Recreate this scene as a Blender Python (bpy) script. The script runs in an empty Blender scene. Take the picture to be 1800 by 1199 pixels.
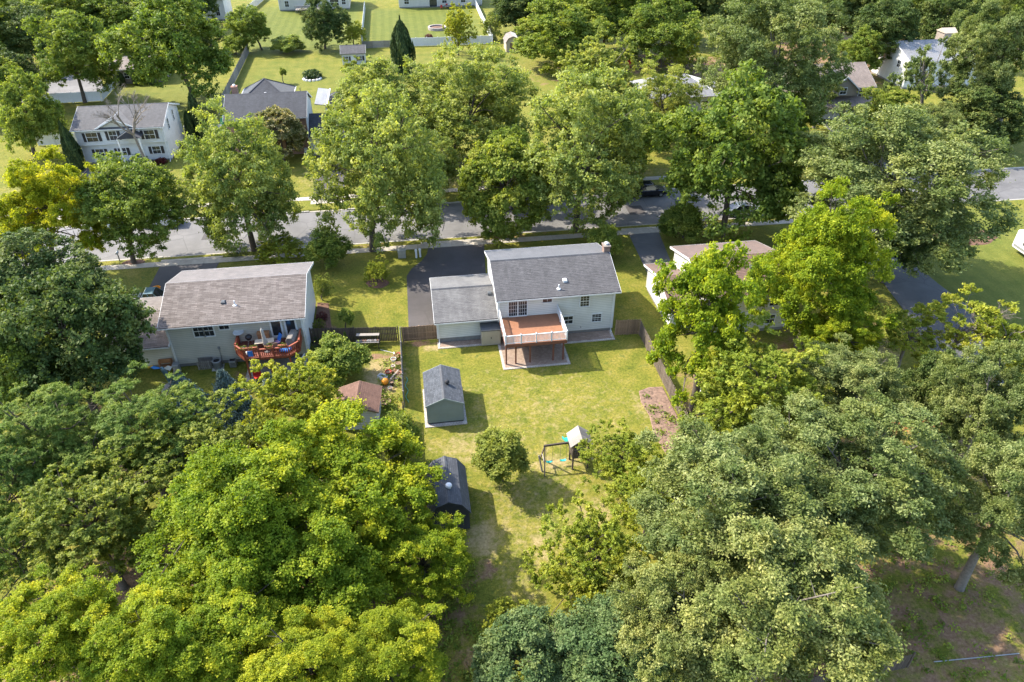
import bpy, math, random
import numpy as np
from mathutils import Vector, Matrix

S = bpy.context.scene
COL = S.collection
R = math.radians

# ------------------------------------------------------------------ camera
cam_d = bpy.data.cameras.new('camera')
cam_d.sensor_width = 36.0
cam_d.lens = 1290.0 / 1800.0 * 36.0
cam_d.clip_start = 0.5
cam_d.clip_end = 3000.0
cam = bpy.data.objects.new('camera', cam_d)
COL.objects.link(cam)
cam.location = (0, 0, 42.0)
cam.rotation_euler = (R(90 - 35.7), 0, R(-8.24))
S.camera = cam

# ------------------------------------------------------------------ world, sun, exposure
SUN_ELEV = 44.5
SUN_AZ = 60.7          # degrees from +Y towards -X
W = bpy.data.worlds.new('World')
S.world = W
W.use_nodes = True
wn = W.node_tree
bg = wn.nodes['Background']
sky = wn.nodes.new('ShaderNodeTexSky')
sky.sky_type = 'NISHITA'
sky.sun_disc = False
sky.sun_elevation = R(SUN_ELEV)
sky.sun_rotation = R(-SUN_AZ)
sky.air_density = 1.0
sky.dust_density = 1.5
wn.links.new(sky.outputs[0], bg.inputs[0])
bg.inputs[1].default_value = 0.15
sun_d = bpy.data.lights.new('sun', 'SUN')
sun_d.energy = 3.0
sun_d.angle = R(0.6)
sun_d.color = (1.0, 0.92, 0.78)
sun = bpy.data.objects.new('sun', sun_d)
COL.objects.link(sun)
sdir = Vector((-math.sin(R(SUN_AZ)) * math.cos(R(SUN_ELEV)), math.cos(R(SUN_AZ)) * math.cos(R(SUN_ELEV)), math.sin(R(SUN_ELEV))))
sun.rotation_euler = (-sdir).to_track_quat('-Z', 'Y').to_euler()
sun.location = sdir * 100
S.view_settings.view_transform = 'Standard'
S.view_settings.look = 'None'
S.view_settings.gamma = 1.0
S.view_settings.exposure = 2.05
S.cycles.max_bounces = 6
S.cycles.diffuse_bounces = 4
S.cycles.transmission_bounces = 4
S.cycles.use_denoising = True

# ------------------------------------------------------------------ materials
MATS = {}
def newmat(name):
    m = bpy.data.materials.new(name)
    m.use_nodes = True
    nt = m.node_tree
    b = nt.nodes['Principled BSDF']
    MATS[name] = m
    return m, nt, b
def node(nt, t, **kw):
    n = nt.nodes.new(t)
    for k, v in kw.items():
        setattr(n, k, v)
    return n
def coords(nt, kind='Object', scale=(1, 1, 1)):
    tc = node(nt, 'ShaderNodeTexCoord')
    mp = node(nt, 'ShaderNodeMapping')
    mp.inputs['Scale'].default_value = scale
    nt.links.new(tc.outputs[kind], mp.inputs['Vector'])
    return mp.outputs['Vector']
def noise(nt, vec, scale, detail=4, rough=0.6):
    n = node(nt, 'ShaderNodeTexNoise')
    n.inputs['Scale'].default_value = scale
    n.inputs['Detail'].default_value = detail
    n.inputs['Roughness'].default_value = rough
    nt.links.new(vec, n.inputs['Vector'])
    return n.outputs['Fac']
def ramp(nt, fac, stops):
    r = node(nt, 'ShaderNodeValToRGB')
    el = r.color_ramp.elements
    while len(el) < len(stops):
        el.new(0.5)
    for e, (p, c) in zip(el, stops):
        e.position = p
        e.color = (c[0], c[1], c[2], 1) if not isinstance(c, (int, float)) else (c, c, c, 1)
    nt.links.new(fac, r.inputs['Fac'])
    return r.outputs['Color']
def mix(nt, fac, a, b, mode='MIX'):
    m = node(nt, 'ShaderNodeMix', data_type='RGBA', blend_type=mode)
    for sock, v in ((0, fac), (6, a), (7, b)):
        if isinstance(v, bpy.types.NodeSocket):
            nt.links.new(v, m.inputs[sock])
        elif sock == 0:
            m.inputs[0].default_value = v
        else:
            m.inputs[sock].default_value = (v[0], v[1], v[2], 1)
    return m.outputs[2]
def bump(nt, b, h, strength, dist=0.02):
    bp = node(nt, 'ShaderNodeBump')
    bp.inputs['Strength'].default_value = strength
    bp.inputs['Distance'].default_value = dist
    nt.links.new(h, bp.inputs['Height'])
    nt.links.new(bp.outputs[0], b.inputs['Normal'])
KA = 0.79   # albedo scale of everything built or paved, set against the exposure
def ka(c):
    return tuple(x * KA for x in c)
def dk(c, k):
    return tuple(x * k for x in c)

def plain(name, c, rough=0.6, var=0.18, scale=3.0, metal=0.0, spec=0.4):
    c = ka(c)
    m, nt, b = newmat(name)
    v = coords(nt)
    f = noise(nt, v, scale, 5, 0.65)
    col = ramp(nt, f, [(0.3, dk(c, 1 - var)), (0.7, dk(c, 1 + var * 0.6))])
    nt.links.new(col, b.inputs['Base Color'])
    b.inputs['Roughness'].default_value = rough
    b.inputs['Metallic'].default_value = metal
    b.inputs['Specular IOR Level'].default_value = spec
    return m
def siding(name, c):
    c = ka(c)
    m, nt, b = newmat(name)
    v = coords(nt)
    f = noise(nt, v, 0.7, 5, 0.6)
    col = ramp(nt, f, [(0.3, dk(c, 0.9)), (0.7, dk(c, 1.05))])
    streak = noise(nt, coords(nt, 'Object', (0.8, 0.8, 0.12)), 1.5, 3, 0.5)
    col = mix(nt, 0.3, col, ramp(nt, streak, [(0.3, (0.8, 0.79, 0.76)), (0.65, (1, 1, 1))]), 'MULTIPLY')
    # dark joint line painted along every lap's lower edge, stands in for its shadow
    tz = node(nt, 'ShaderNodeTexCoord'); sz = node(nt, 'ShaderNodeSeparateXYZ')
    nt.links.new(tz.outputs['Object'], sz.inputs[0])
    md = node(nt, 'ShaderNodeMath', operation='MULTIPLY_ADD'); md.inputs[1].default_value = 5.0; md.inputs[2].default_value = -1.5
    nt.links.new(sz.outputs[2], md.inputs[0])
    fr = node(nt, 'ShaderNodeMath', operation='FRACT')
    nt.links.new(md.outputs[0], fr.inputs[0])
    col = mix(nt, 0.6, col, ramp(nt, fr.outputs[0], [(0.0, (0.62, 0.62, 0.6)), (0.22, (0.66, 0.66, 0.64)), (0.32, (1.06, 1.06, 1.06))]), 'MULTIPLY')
    nt.links.new(col, b.inputs['Base Color'])
    b.inputs['Roughness'].default_value = 0.55
    return m
def shingle(name, c1, c2, c3, w=0.32, h=0.14, rot=False, stain=0.5):
    c1, c2, c3 = ka(c1), ka(c2), ka(c3)
    m, nt, b = newmat(name)
    tc = node(nt, 'ShaderNodeTexCoord')
    vec = tc.outputs['Object']
    mp = node(nt, 'ShaderNodeMapping')
    if rot:
        mp.inputs['Rotation'].default_value = (0, 0, R(90))
    nt.links.new(vec, mp.inputs['Vector'])
    br = node(nt, 'ShaderNodeTexBrick')
    br.offset = 0.37
    br.squash = 1.0
    br.inputs['Scale'].default_value = 1.0
    br.inputs['Brick Width'].default_value = w
    br.inputs['Row Height'].default_value = h
    br.inputs['Mortar Size'].default_value = 0.008
    br.inputs['Bias'].default_value = 0.0
    br.inputs['Color1'].default_value = (*c1, 1)
    br.inputs['Color2'].default_value = (*c2, 1)
    br.inputs['Mortar'].default_value = (*dk(c1, 0.55), 1)
    nt.links.new(mp.outputs[0], br.inputs['Vector'])
    f = noise(nt, vec, 0.45, 6, 0.65)
    col = mix(nt, ramp(nt, f, [(0.4, 0.0), (0.75, stain)]), br.outputs['Color'], c3)
    st = noise(nt, coords(nt, 'Object', (0.25, 1.6, 1.0) if rot else (1.6, 0.25, 1.0)), 1.0, 5, 0.65)
    col = mix(nt, 0.6, col, ramp(nt, st, [(0.35, (0.72, 0.72, 0.72)), (0.6, (1.12, 1.12, 1.12))]), 'MULTIPLY')
    g = noise(nt, vec, 28, 2, 0.7)
    col = mix(nt, 0.55, col, ramp(nt, g, [(0.3, (0.55, 0.55, 0.55)), (0.7, (1.25, 1.25, 1.25))]), 'MULTIPLY')
    nt.links.new(col, b.inputs['Base Color'])
    b.inputs['Roughness'].default_value = 0.8
    b.inputs['Specular IOR Level'].default_value = 0.3
    b.inputs['Sheen Weight'].default_value = 0.35 if name in ('shingle_dark', 'shingle_charcoal', 'shingle_rust') else 0.9
    b.inputs['Sheen Roughness'].default_value = 0.3
    bump(nt, b, g, 0.4, 0.01)
    return m
def wood(name, c1, c2, c3, rough=0.8):
    c1, c2, c3 = ka(c1), ka(c2), ka(c3)
    m, nt, b = newmat(name)
    oi = node(nt, 'ShaderNodeObjectInfo')
    f = noise(nt, coords(nt, 'Object', (6, 6, 0.8)), 3.0, 6, 0.7)
    col = ramp(nt, f, [(0.25, c1), (0.5, c2), (0.75, c3)])
    col = mix(nt, 0.8, col, ramp(nt, oi.outputs['Random'], [(0, (0.62, 0.6, 0.58)), (1, (1.25, 1.2, 1.15))]), 'MULTIPLY')
    nt.links.new(col, b.inputs['Base Color'])
    b.inputs['Roughness'].default_value = rough
    bump(nt, b, f, 0.3, 0.01)
    return m
def pavers(name, c1, c2, mortar, w, h, rough=0.85):
    c1, c2, mortar = ka(c1), ka(c2), ka(mortar)
    m, nt, b = newmat(name)
    v = coords(nt)
    br = node(nt, 'ShaderNodeTexBrick')
    br.inputs['Scale'].default_value = 1.0
    br.inputs['Brick Width'].default_value = w
    br.inputs['Row Height'].default_value = h
    br.inputs['Mortar Size'].default_value = 0.012
    br.inputs['Color1'].default_value = (*c1, 1)
    br.inputs['Color2'].default_value = (*c2, 1)
    br.inputs['Mortar'].default_value = (*mortar, 1)
    nt.links.new(v, br.inputs['Vector'])
    f = noise(nt, v, 0.9, 6, 0.7)
    col = mix(nt, 0.8, br.outputs['Color'], ramp(nt, f, [(0.3, (0.72, 0.72, 0.72)), (0.7, (1.2, 1.18, 1.15))]), 'MULTIPLY')
    nt.links.new(col, b.inputs['Base Color'])
    b.inputs['Roughness'].default_value = rough
    bump(nt, b, br.outputs['Fac'], -0.4, 0.01)
    return m
def brickwall(name, c1, c2, mortar):
    c1, c2, mortar = ka(c1), ka(c2), ka(mortar)
    m, nt, b = newmat(name)
    tc = node(nt, 'ShaderNodeTexCoord')
    sx = node(nt, 'ShaderNodeSeparateXYZ')
    nt.links.new(tc.outputs['Object'], sx.inputs[0])
    ad = node(nt, 'ShaderNodeMath', operation='ADD')
    nt.links.new(sx.outputs[0], ad.inputs[0]); nt.links.new(sx.outputs[1], ad.inputs[1])
    cx = node(nt, 'ShaderNodeCombineXYZ')
    nt.links.new(ad.outputs[0], cx.inputs[0]); nt.links.new(sx.outputs[2], cx.inputs[1])
    br = node(nt, 'ShaderNodeTexBrick')
    br.inputs['Scale'].default_value = 1.0
    br.inputs['Brick Width'].default_value = 0.22
    br.inputs['Row Height'].default_value = 0.075
    br.inputs['Mortar Size'].default_value = 0.008
    br.inputs['Color1'].default_value = (*c1, 1)
    br.inputs['Color2'].default_value = (*c2, 1)
    br.inputs['Mortar'].default_value = (*mortar, 1)
    nt.links.new(cx.outputs[0], br.inputs['Vector'])
    nt.links.new(br.outputs['Color'], b.inputs['Base Color'])
    b.inputs['Roughness'].default_value = 0.85
    bump(nt, b, br.outputs['Fac'], -0.5, 0.01)
    return m
def asphalt(name, c, crack=0.3):
    c = ka(c)
    m, nt, b = newmat(name)
    v = coords(nt)
    f = noise(nt, v, 0.25, 6, 0.65)
    g = noise(nt, v, 18, 3, 0.7)
    col = ramp(nt, f, [(0.3, dk(c, 0.72)), (0.52, c), (0.72, dk(c, 1.35))])
    col = mix(nt, 0.5, col, ramp(nt, g, [(0.3, (0.7, 0.7, 0.7)), (0.7, (1.2, 1.2, 1.2))]), 'MULTIPLY')
    vo = node(nt, 'ShaderNodeTexVoronoi', feature='DISTANCE_TO_EDGE')
    vo.inputs['Scale'].default_value = 0.22
    wv = mix(nt, 0.12, v, noise_col(nt, v, 0.9))
    nt.links.new(wv, vo.inputs['Vector'])
    col = mix(nt, ramp(nt, vo.outputs['Distance'], [(0.0, crack * 2), (0.014, 0.0)]), col, dk(c, 0.45))
    nt.links.new(col, b.inputs['Base Color'])
    b.inputs['Roughness'].default_value = 0.8
    bump(nt, b, g, 0.25, 0.01)
    return m
def noise_col(nt, v, s):
    n = node(nt, 'ShaderNodeTexNoise')
    n.inputs['Scale'].default_value = s
    n.inputs['Detail'].default_value = 3
    nt.links.new(v, n.inputs['Vector'])
    return n.outputs['Color']
def concrete(name, c):
    c = ka(c)
    m, nt, b = newmat(name)
    oi = node(nt, 'ShaderNodeObjectInfo')
    v = coords(nt)
    f = noise(nt, v, 1.2, 7, 0.7)
    col = ramp(nt, f, [(0.3, dk(c, 0.75)), (0.7, dk(c, 1.12))])
    col = mix(nt, 0.7, col, ramp(nt, oi.outputs['Random'], [(0, (0.82, 0.8, 0.77)), (1, (1.1, 1.1, 1.1))]), 'MULTIPLY')
    nt.links.new(col, b.inputs['Base Color'])
    b.inputs['Roughness'].default_value = 0.85
    return m
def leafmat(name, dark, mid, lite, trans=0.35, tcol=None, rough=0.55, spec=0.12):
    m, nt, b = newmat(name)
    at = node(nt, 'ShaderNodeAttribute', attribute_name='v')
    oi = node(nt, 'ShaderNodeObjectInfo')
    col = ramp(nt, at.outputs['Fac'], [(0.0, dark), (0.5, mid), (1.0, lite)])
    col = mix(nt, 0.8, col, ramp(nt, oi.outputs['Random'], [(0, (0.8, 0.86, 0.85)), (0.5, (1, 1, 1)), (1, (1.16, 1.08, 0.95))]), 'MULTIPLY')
    hue = noise(nt, coords(nt), 2.2, 3, 0.6)
    col = mix(nt, 0.85, col, ramp(nt, hue, [(0.33, (0.74, 0.84, 0.85)), (0.5, (1.0, 1.0, 1.0)), (0.67, (1.26, 1.14, 0.95))]), 'MULTIPLY')
    nt.links.new(col, b.inputs['Base Color'])
    b.inputs['Roughness'].default_value = rough
    b.inputs['Specular IOR Level'].default_value = spec
    tr = node(nt, 'ShaderNodeBsdfTranslucent')
    tc = mix(nt, 1.0, col, tcol or (1.65, 1.45, 0.5), 'MULTIPLY')
    nt.links.new(tc, tr.inputs['Color'])
    ms = node(nt, 'ShaderNodeMixShader')
    ms.inputs[0].default_value = trans
    nt.links.new(b.outputs[0], ms.inputs[1]); nt.links.new(tr.outputs[0], ms.inputs[2])
    nt.links.new(ms.outputs[0], nt.nodes['Material Output'].inputs['Surface'])
    return m

plain('white_trim', (0.78, 0.78, 0.76), 0.45, 0.06)
plain('white_vinyl', (0.72, 0.74, 0.75), 0.4, 0.08, 1.5)
plain('white_metal', (0.75, 0.75, 0.75), 0.35, 0.06)
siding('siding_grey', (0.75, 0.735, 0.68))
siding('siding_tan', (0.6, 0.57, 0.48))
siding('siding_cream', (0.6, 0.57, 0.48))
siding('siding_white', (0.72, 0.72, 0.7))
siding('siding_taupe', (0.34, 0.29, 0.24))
shingle('shingle_grey', (0.085, 0.082, 0.085), (0.125, 0.121, 0.124), (0.058, 0.056, 0.059))
shingle('shingle_grey_worn', (0.115, 0.112, 0.112), (0.16, 0.156, 0.154), (0.23, 0.225, 0.215), stain=0.6)
shingle('shingle_brown', (0.12, 0.097, 0.086), (0.21, 0.178, 0.162), (0.15, 0.125, 0.113), w=0.55, h=0.19, stain=0.25)
shingle('shingle_slate', (0.045, 0.053, 0.066), (0.095, 0.107, 0.126), (0.06, 0.068, 0.08), w=0.25, h=0.14, rot=True, stain=0.2)
shingle('shingle_charcoal', (0.07, 0.075, 0.085), (0.105, 0.112, 0.126), (0.06, 0.064, 0.073), rot=True, stain=0.4)
shingle('shingle_rust', (0.145, 0.075, 0.052), (0.205, 0.112, 0.08), (0.115, 0.062, 0.045), w=0.3, h=0.16, rot=True)
shingle('shingle_maroon', (0.15, 0.092, 0.07), (0.21, 0.13, 0.1), (0.125, 0.08, 0.063))
shingle('shingle_dark', (0.048, 0.051, 0.06), (0.072, 0.076, 0.088), (0.042, 0.045, 0.053))
shingle('shingle_pale', (0.23, 0.23, 0.24), (0.3, 0.3, 0.31), (0.2, 0.2, 0.21))
shingle('shingle_taupe', (0.24, 0.19, 0.16), (0.31, 0.25, 0.215), (0.2, 0.16, 0.14))
brickwall('brick_red', (0.26, 0.11, 0.07), (0.34, 0.17, 0.11), (0.3, 0.26, 0.22))
brickwall('brick_brown', (0.2, 0.11, 0.08), (0.27, 0.16, 0.12), (0.24, 0.21, 0.18))
concrete('concrete', (0.42, 0.38, 0.32))
concrete('concrete_pale', (0.42, 0.4, 0.36))
plain('foundation', (0.25, 0.24, 0.22), 0.9, 0.2)
asphalt('asphalt_street', (0.145, 0.14, 0.138))
asphalt('asphalt_drive', (0.06, 0.053, 0.053), 0.15)
asphalt('asphalt_old', (0.11, 0.108, 0.11), 0.3)
pavers('pavers_brown', (0.27, 0.19, 0.14), (0.38, 0.285, 0.22), (0.14, 0.1, 0.075), 0.22, 0.12)
pavers('pavers_pale', (0.42, 0.37, 0.33), (0.52, 0.47, 0.42), (0.2, 0.17, 0.15), 0.24, 0.24)
wood('wood_brown', (0.15, 0.09, 0.052), (0.28, 0.185, 0.115), (0.44, 0.32, 0.22))
wood('wood_dark', (0.05, 0.038, 0.028), (0.09, 0.068, 0.05), (0.14, 0.11, 0.085))
wood('wood_grey', (0.16, 0.145, 0.13), (0.27, 0.25, 0.225), (0.37, 0.345, 0.315))
wood('wood_weathered', (0.08, 0.06, 0.045), (0.17, 0.135, 0.105), (0.28, 0.235, 0.19))
wood('wood_red', (0.22, 0.045, 0.02), (0.32, 0.075, 0.035), (0.4, 0.11, 0.055), 0.6)
wood('wood_orange', (0.3, 0.13, 0.05), (0.38, 0.18, 0.08), (0.45, 0.23, 0.11), 0.6)
plain('deck_board', (0.31, 0.142, 0.075), 0.65, 0.12, 2.0)
plain('deck_skirt', (0.2, 0.075, 0.045), 0.7, 0.15)
plain('deck_red', (0.2, 0.055, 0.035), 0.65, 0.2, 2.0)
plain('bark', (0.11, 0.085, 0.065), 0.9, 0.4, 6.0)
plain('bark_pale', (0.19, 0.162, 0.135), 0.9, 0.35, 6.0)
plain('bark_dead', (0.25, 0.21, 0.17), 0.9, 0.3, 5.0)
plain('black', (0.02, 0.02, 0.022), 0.5, 0.2)
plain('rubber', (0.018, 0.018, 0.018), 0.8, 0.2)
plain('metal_grey', (0.36, 0.37, 0.37), 0.45, 0.12, 3, 0.4)
plain('metal_dark', (0.1, 0.11, 0.12), 0.5, 0.15, 3, 0.3)
plain('cover_grey', (0.2, 0.18, 0.16), 0.8, 0.3)
plain('fabric_grey', (0.42, 0.39, 0.34), 0.9, 0.25, 6)
plain('fabric_blue', (0.04, 0.2, 0.62), 0.5, 0.3, 4)
plain('plastic_teal', (0.02, 0.42, 0.36), 0.4, 0.1)
plain('plastic_green', (0.02, 0.3, 0.12), 0.4, 0.15)
plain('plastic_blue', (0.03, 0.22, 0.6), 0.4, 0.12)
plain('plastic_yellow', (0.75, 0.42, 0.02), 0.4, 0.1)
plain('plastic_orange', (0.8, 0.3, 0.02), 0.35, 0.08)
plain('plastic_red', (0.5, 0.03, 0.025), 0.4, 0.1)
plain('plastic_beige', (0.44, 0.39, 0.3), 0.5, 0.1, 1.5)
plain('plastic_pink', (0.6, 0.32, 0.45), 0.5, 0.2)
plain('terracotta', (0.4, 0.2, 0.13), 0.8, 0.2)
plain('tan_paint', (0.5, 0.42, 0.32), 0.7, 0.1)
plain('stone', (0.38, 0.33, 0.3), 0.9, 0.25)
plain('soil', (0.23, 0.15, 0.1), 0.95, 0.5, 7)
plain('mulch_red', (0.225, 0.145, 0.105), 0.95, 0.6, 3.5)
plain('mulch', (0.16, 0.085, 0.055), 0.95, 0.4, 6)
plain('t111_green', (0.27, 0.32, 0.29), 0.7, 0.08, 1.5)
plain('barn_navy', (0.045, 0.05, 0.062), 0.6, 0.15)
plain('shutter_dark', (0.035, 0.03, 0.03), 0.5, 0.1)
plain('car_black', (0.012, 0.013, 0.018), 0.2, 0.1, 2, 0.0, 0.6)
plain('car_white', (0.75, 0.76, 0.77), 0.25, 0.04, 2, 0.0, 0.6)
plain('car_silver', (0.33, 0.36, 0.36), 0.28, 0.05, 2, 0.5, 0.6)
plain('car_teal', (0.12, 0.2, 0.22), 0.25, 0.05, 2, 0.3, 0.6)
plain('lamp_glass', (0.75, 0.75, 0.7), 0.1, 0.05)
def glassmat():
    m, nt, b = newmat('glass')
    f = noise(nt, coords(nt), 0.8, 2, 0.5)
    nt.links.new(ramp(nt, f, [(0.35, (0.015, 0.018, 0.022)), (0.7, (0.05, 0.05, 0.048))]), b.inputs['Base Color'])
    b.inputs['Roughness'].default_value = 0.07
    b.inputs['Specular IOR Level'].default_value = 0.7
glassmat()

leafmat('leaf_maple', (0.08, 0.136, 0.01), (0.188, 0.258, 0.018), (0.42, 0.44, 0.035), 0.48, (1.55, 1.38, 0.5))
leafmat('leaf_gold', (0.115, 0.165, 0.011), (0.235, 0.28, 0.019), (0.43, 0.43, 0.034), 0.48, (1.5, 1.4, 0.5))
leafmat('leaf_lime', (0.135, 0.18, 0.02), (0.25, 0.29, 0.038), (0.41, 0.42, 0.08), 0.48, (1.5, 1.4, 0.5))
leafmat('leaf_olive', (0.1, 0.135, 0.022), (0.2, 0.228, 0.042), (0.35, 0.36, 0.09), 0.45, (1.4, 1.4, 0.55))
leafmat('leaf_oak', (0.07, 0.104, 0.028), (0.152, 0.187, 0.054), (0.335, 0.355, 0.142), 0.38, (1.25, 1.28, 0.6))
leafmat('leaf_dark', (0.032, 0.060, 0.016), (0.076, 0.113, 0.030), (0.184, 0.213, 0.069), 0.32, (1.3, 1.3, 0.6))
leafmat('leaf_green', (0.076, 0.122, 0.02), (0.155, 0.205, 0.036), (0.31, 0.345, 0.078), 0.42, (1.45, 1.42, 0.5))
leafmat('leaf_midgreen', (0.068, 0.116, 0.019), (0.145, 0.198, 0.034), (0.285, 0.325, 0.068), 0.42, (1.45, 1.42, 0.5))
leafmat('leaf_pale', (0.104, 0.142, 0.032), (0.21, 0.252, 0.062), (0.39, 0.41, 0.13), 0.44, (1.45, 1.42, 0.55))
leafmat('leaf_locust', (0.046, 0.087, 0.017), (0.108, 0.169, 0.032), (0.240, 0.290, 0.069), 0.38, (1.3, 1.3, 0.6))
leafmat('leaf_teal', (0.038, 0.076, 0.026), (0.086, 0.135, 0.048), (0.175, 0.225, 0.095), 0.32, (1.2, 1.3, 0.8))
leafmat('leaf_spruce', (0.068, 0.102, 0.09), (0.13, 0.178, 0.16), (0.25, 0.31, 0.275), 0.1, (1.0, 1.0, 1.0))
leafmat('leaf_conifer', (0.022, 0.042, 0.016), (0.045, 0.074, 0.025), (0.09, 0.12, 0.04), 0.15, (1.1, 1.1, 0.7))
leafmat('leaf_cream', (0.065, 0.09, 0.025), (0.15, 0.16, 0.06), (0.48, 0.42, 0.26), 0.35)
leafmat('leaf_red', (0.08, 0.02, 0.02), (0.14, 0.04, 0.03), (0.2, 0.07, 0.05), 0.25)

def groundmat():
    m, nt, b = newmat('lawn')
    v = coords(nt)
    at = node(nt, 'ShaderNodeAttribute', attribute_name='zone')
    sp = node(nt, 'ShaderNodeSeparateColor')
    nt.links.new(at.outputs['Color'], sp.inputs[0])
    big = noise(nt, v, 0.09, 5, 0.6)
    med = noise(nt, v, 0.55, 7, 0.68)
    fine = noise(nt, v, 4.5, 6, 0.75)
    vfine = noise(nt, v, 14, 3, 0.7)
    pat = noise(nt, v, 0.22, 6, 0.7)
    g = ramp(nt, med, [(0.28, (0.066, 0.09, 0.011)), (0.42, (0.118, 0.128, 0.018)), (0.54, (0.172, 0.158, 0.028)), (0.66, (0.225, 0.188, 0.05)), (0.8, (0.3, 0.235, 0.1))])
    g = mix(nt, ramp(nt, pat, [(0.45, 0.0), (0.66, 0.6)]), g, (0.112, 0.13, 0.017))
    g = mix(nt, ramp(nt, big, [(0.45, 0.0), (0.65, 0.5)]), g, (0.165, 0.158, 0.026))
    weed = noise(nt, v, 1.1, 3, 0.5)
    g = mix(nt, ramp(nt, weed, [(0.6, 0.0), (0.68, 0.55)]), g, (0.05, 0.095, 0.014))
    g = mix(nt, 0.9, g, ramp(nt, fine, [(0.3, (0.4, 0.48, 0.34)), (0.5, (0.95, 0.97, 0.92)), (0.7, (1.6, 1.45, 1.45))]), 'MULTIPLY')
    g = mix(nt, 0.8, g, ramp(nt, vfine, [(0.3, (0.5, 0.56, 0.45)), (0.7, (1.4, 1.34, 1.3))]), 'MULTIPLY')
    wv = node(nt, 'ShaderNodeTexWave', wave_type='BANDS', bands_direction='X')
    wv.inputs['Scale'].default_value = 0.16
    wv.inputs['Distortion'].default_value = 0.6
    nt.links.new(v, wv.inputs['Vector'])
    lush = mix(nt, ramp(nt, med, [(0.3, 0.0), (0.7, 1.0)]), (0.078, 0.1, 0.018), (0.125, 0.135, 0.027))
    lush = mix(nt, 0.5, lush, ramp(nt, wv.outputs['Fac'], [(0.4, (0.85, 0.88, 0.8)), (0.6, (1.12, 1.1, 1.1))]), 'MULTIPLY')
    lush = mix(nt, 0.7, lush, ramp(nt, fine, [(0.3, (0.7, 0.74, 0.65)), (0.7, (1.25, 1.22, 1.2))]), 'MULTIPLY')
    g = mix(nt, at.outputs['Alpha'], g, lush)
    # dry grass where the lawn is worn (zone G), bare brown ground (zone R), red clay (zone B)
    def thresh(chan, noise_fac, lo, hi):
        a = node(nt, 'ShaderNodeMath', operation='ADD')
        nt.links.new(chan, a.inputs[0])
        s = node(nt, 'ShaderNodeMath', operation='MULTIPLY_ADD')
        nt.links.new(noise_fac, s.inputs[0]); s.inputs[1].default_value = 1.6; s.inputs[2].default_value = -0.8
        nt.links.new(s.outputs[0], a.inputs[1])
        mr = node(nt, 'ShaderNodeMapRange')
        mr.inputs['From Min'].default_value = lo; mr.inputs['From Max'].default_value = hi
        nt.links.new(a.outputs[0], mr.inputs['Value'])
        return mr.outputs[0]
    mixn = noise(nt, v, 1.6, 7, 0.75)
    dry = ramp(nt, fine, [(0.3, (0.19, 0.145, 0.055)), (0.7, (0.38, 0.295, 0.155))])
    g = mix(nt, thresh(sp.outputs[1], mixn, 0.45, 0.85), g, dry)
    dirt = ramp(nt, fine, [(0.3, (0.115, 0.065, 0.036)), (0.55, (0.21, 0.13, 0.077)), (0.75, (0.33, 0.225, 0.15))])
    g = mix(nt, thresh(sp.outputs[0], med, 0.4, 0.65), g, dirt)
    clay = ramp(nt, fine, [(0.3, (0.24, 0.07, 0.025)), (0.7, (0.4, 0.16, 0.07))])
    g = mix(nt, thresh(sp.outputs[2], med, 0.45, 0.6), g, clay)
    nt.links.new(g, b.inputs['Base Color'])
    b.inputs['Roughness'].default_value = 0.9
    b.inputs['Specular IOR Level'].default_value = 0.15
    h = mix(nt, 0.5, fine, vfine)
    bump(nt, b, h, 0.8, 0.12)
groundmat()

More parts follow.
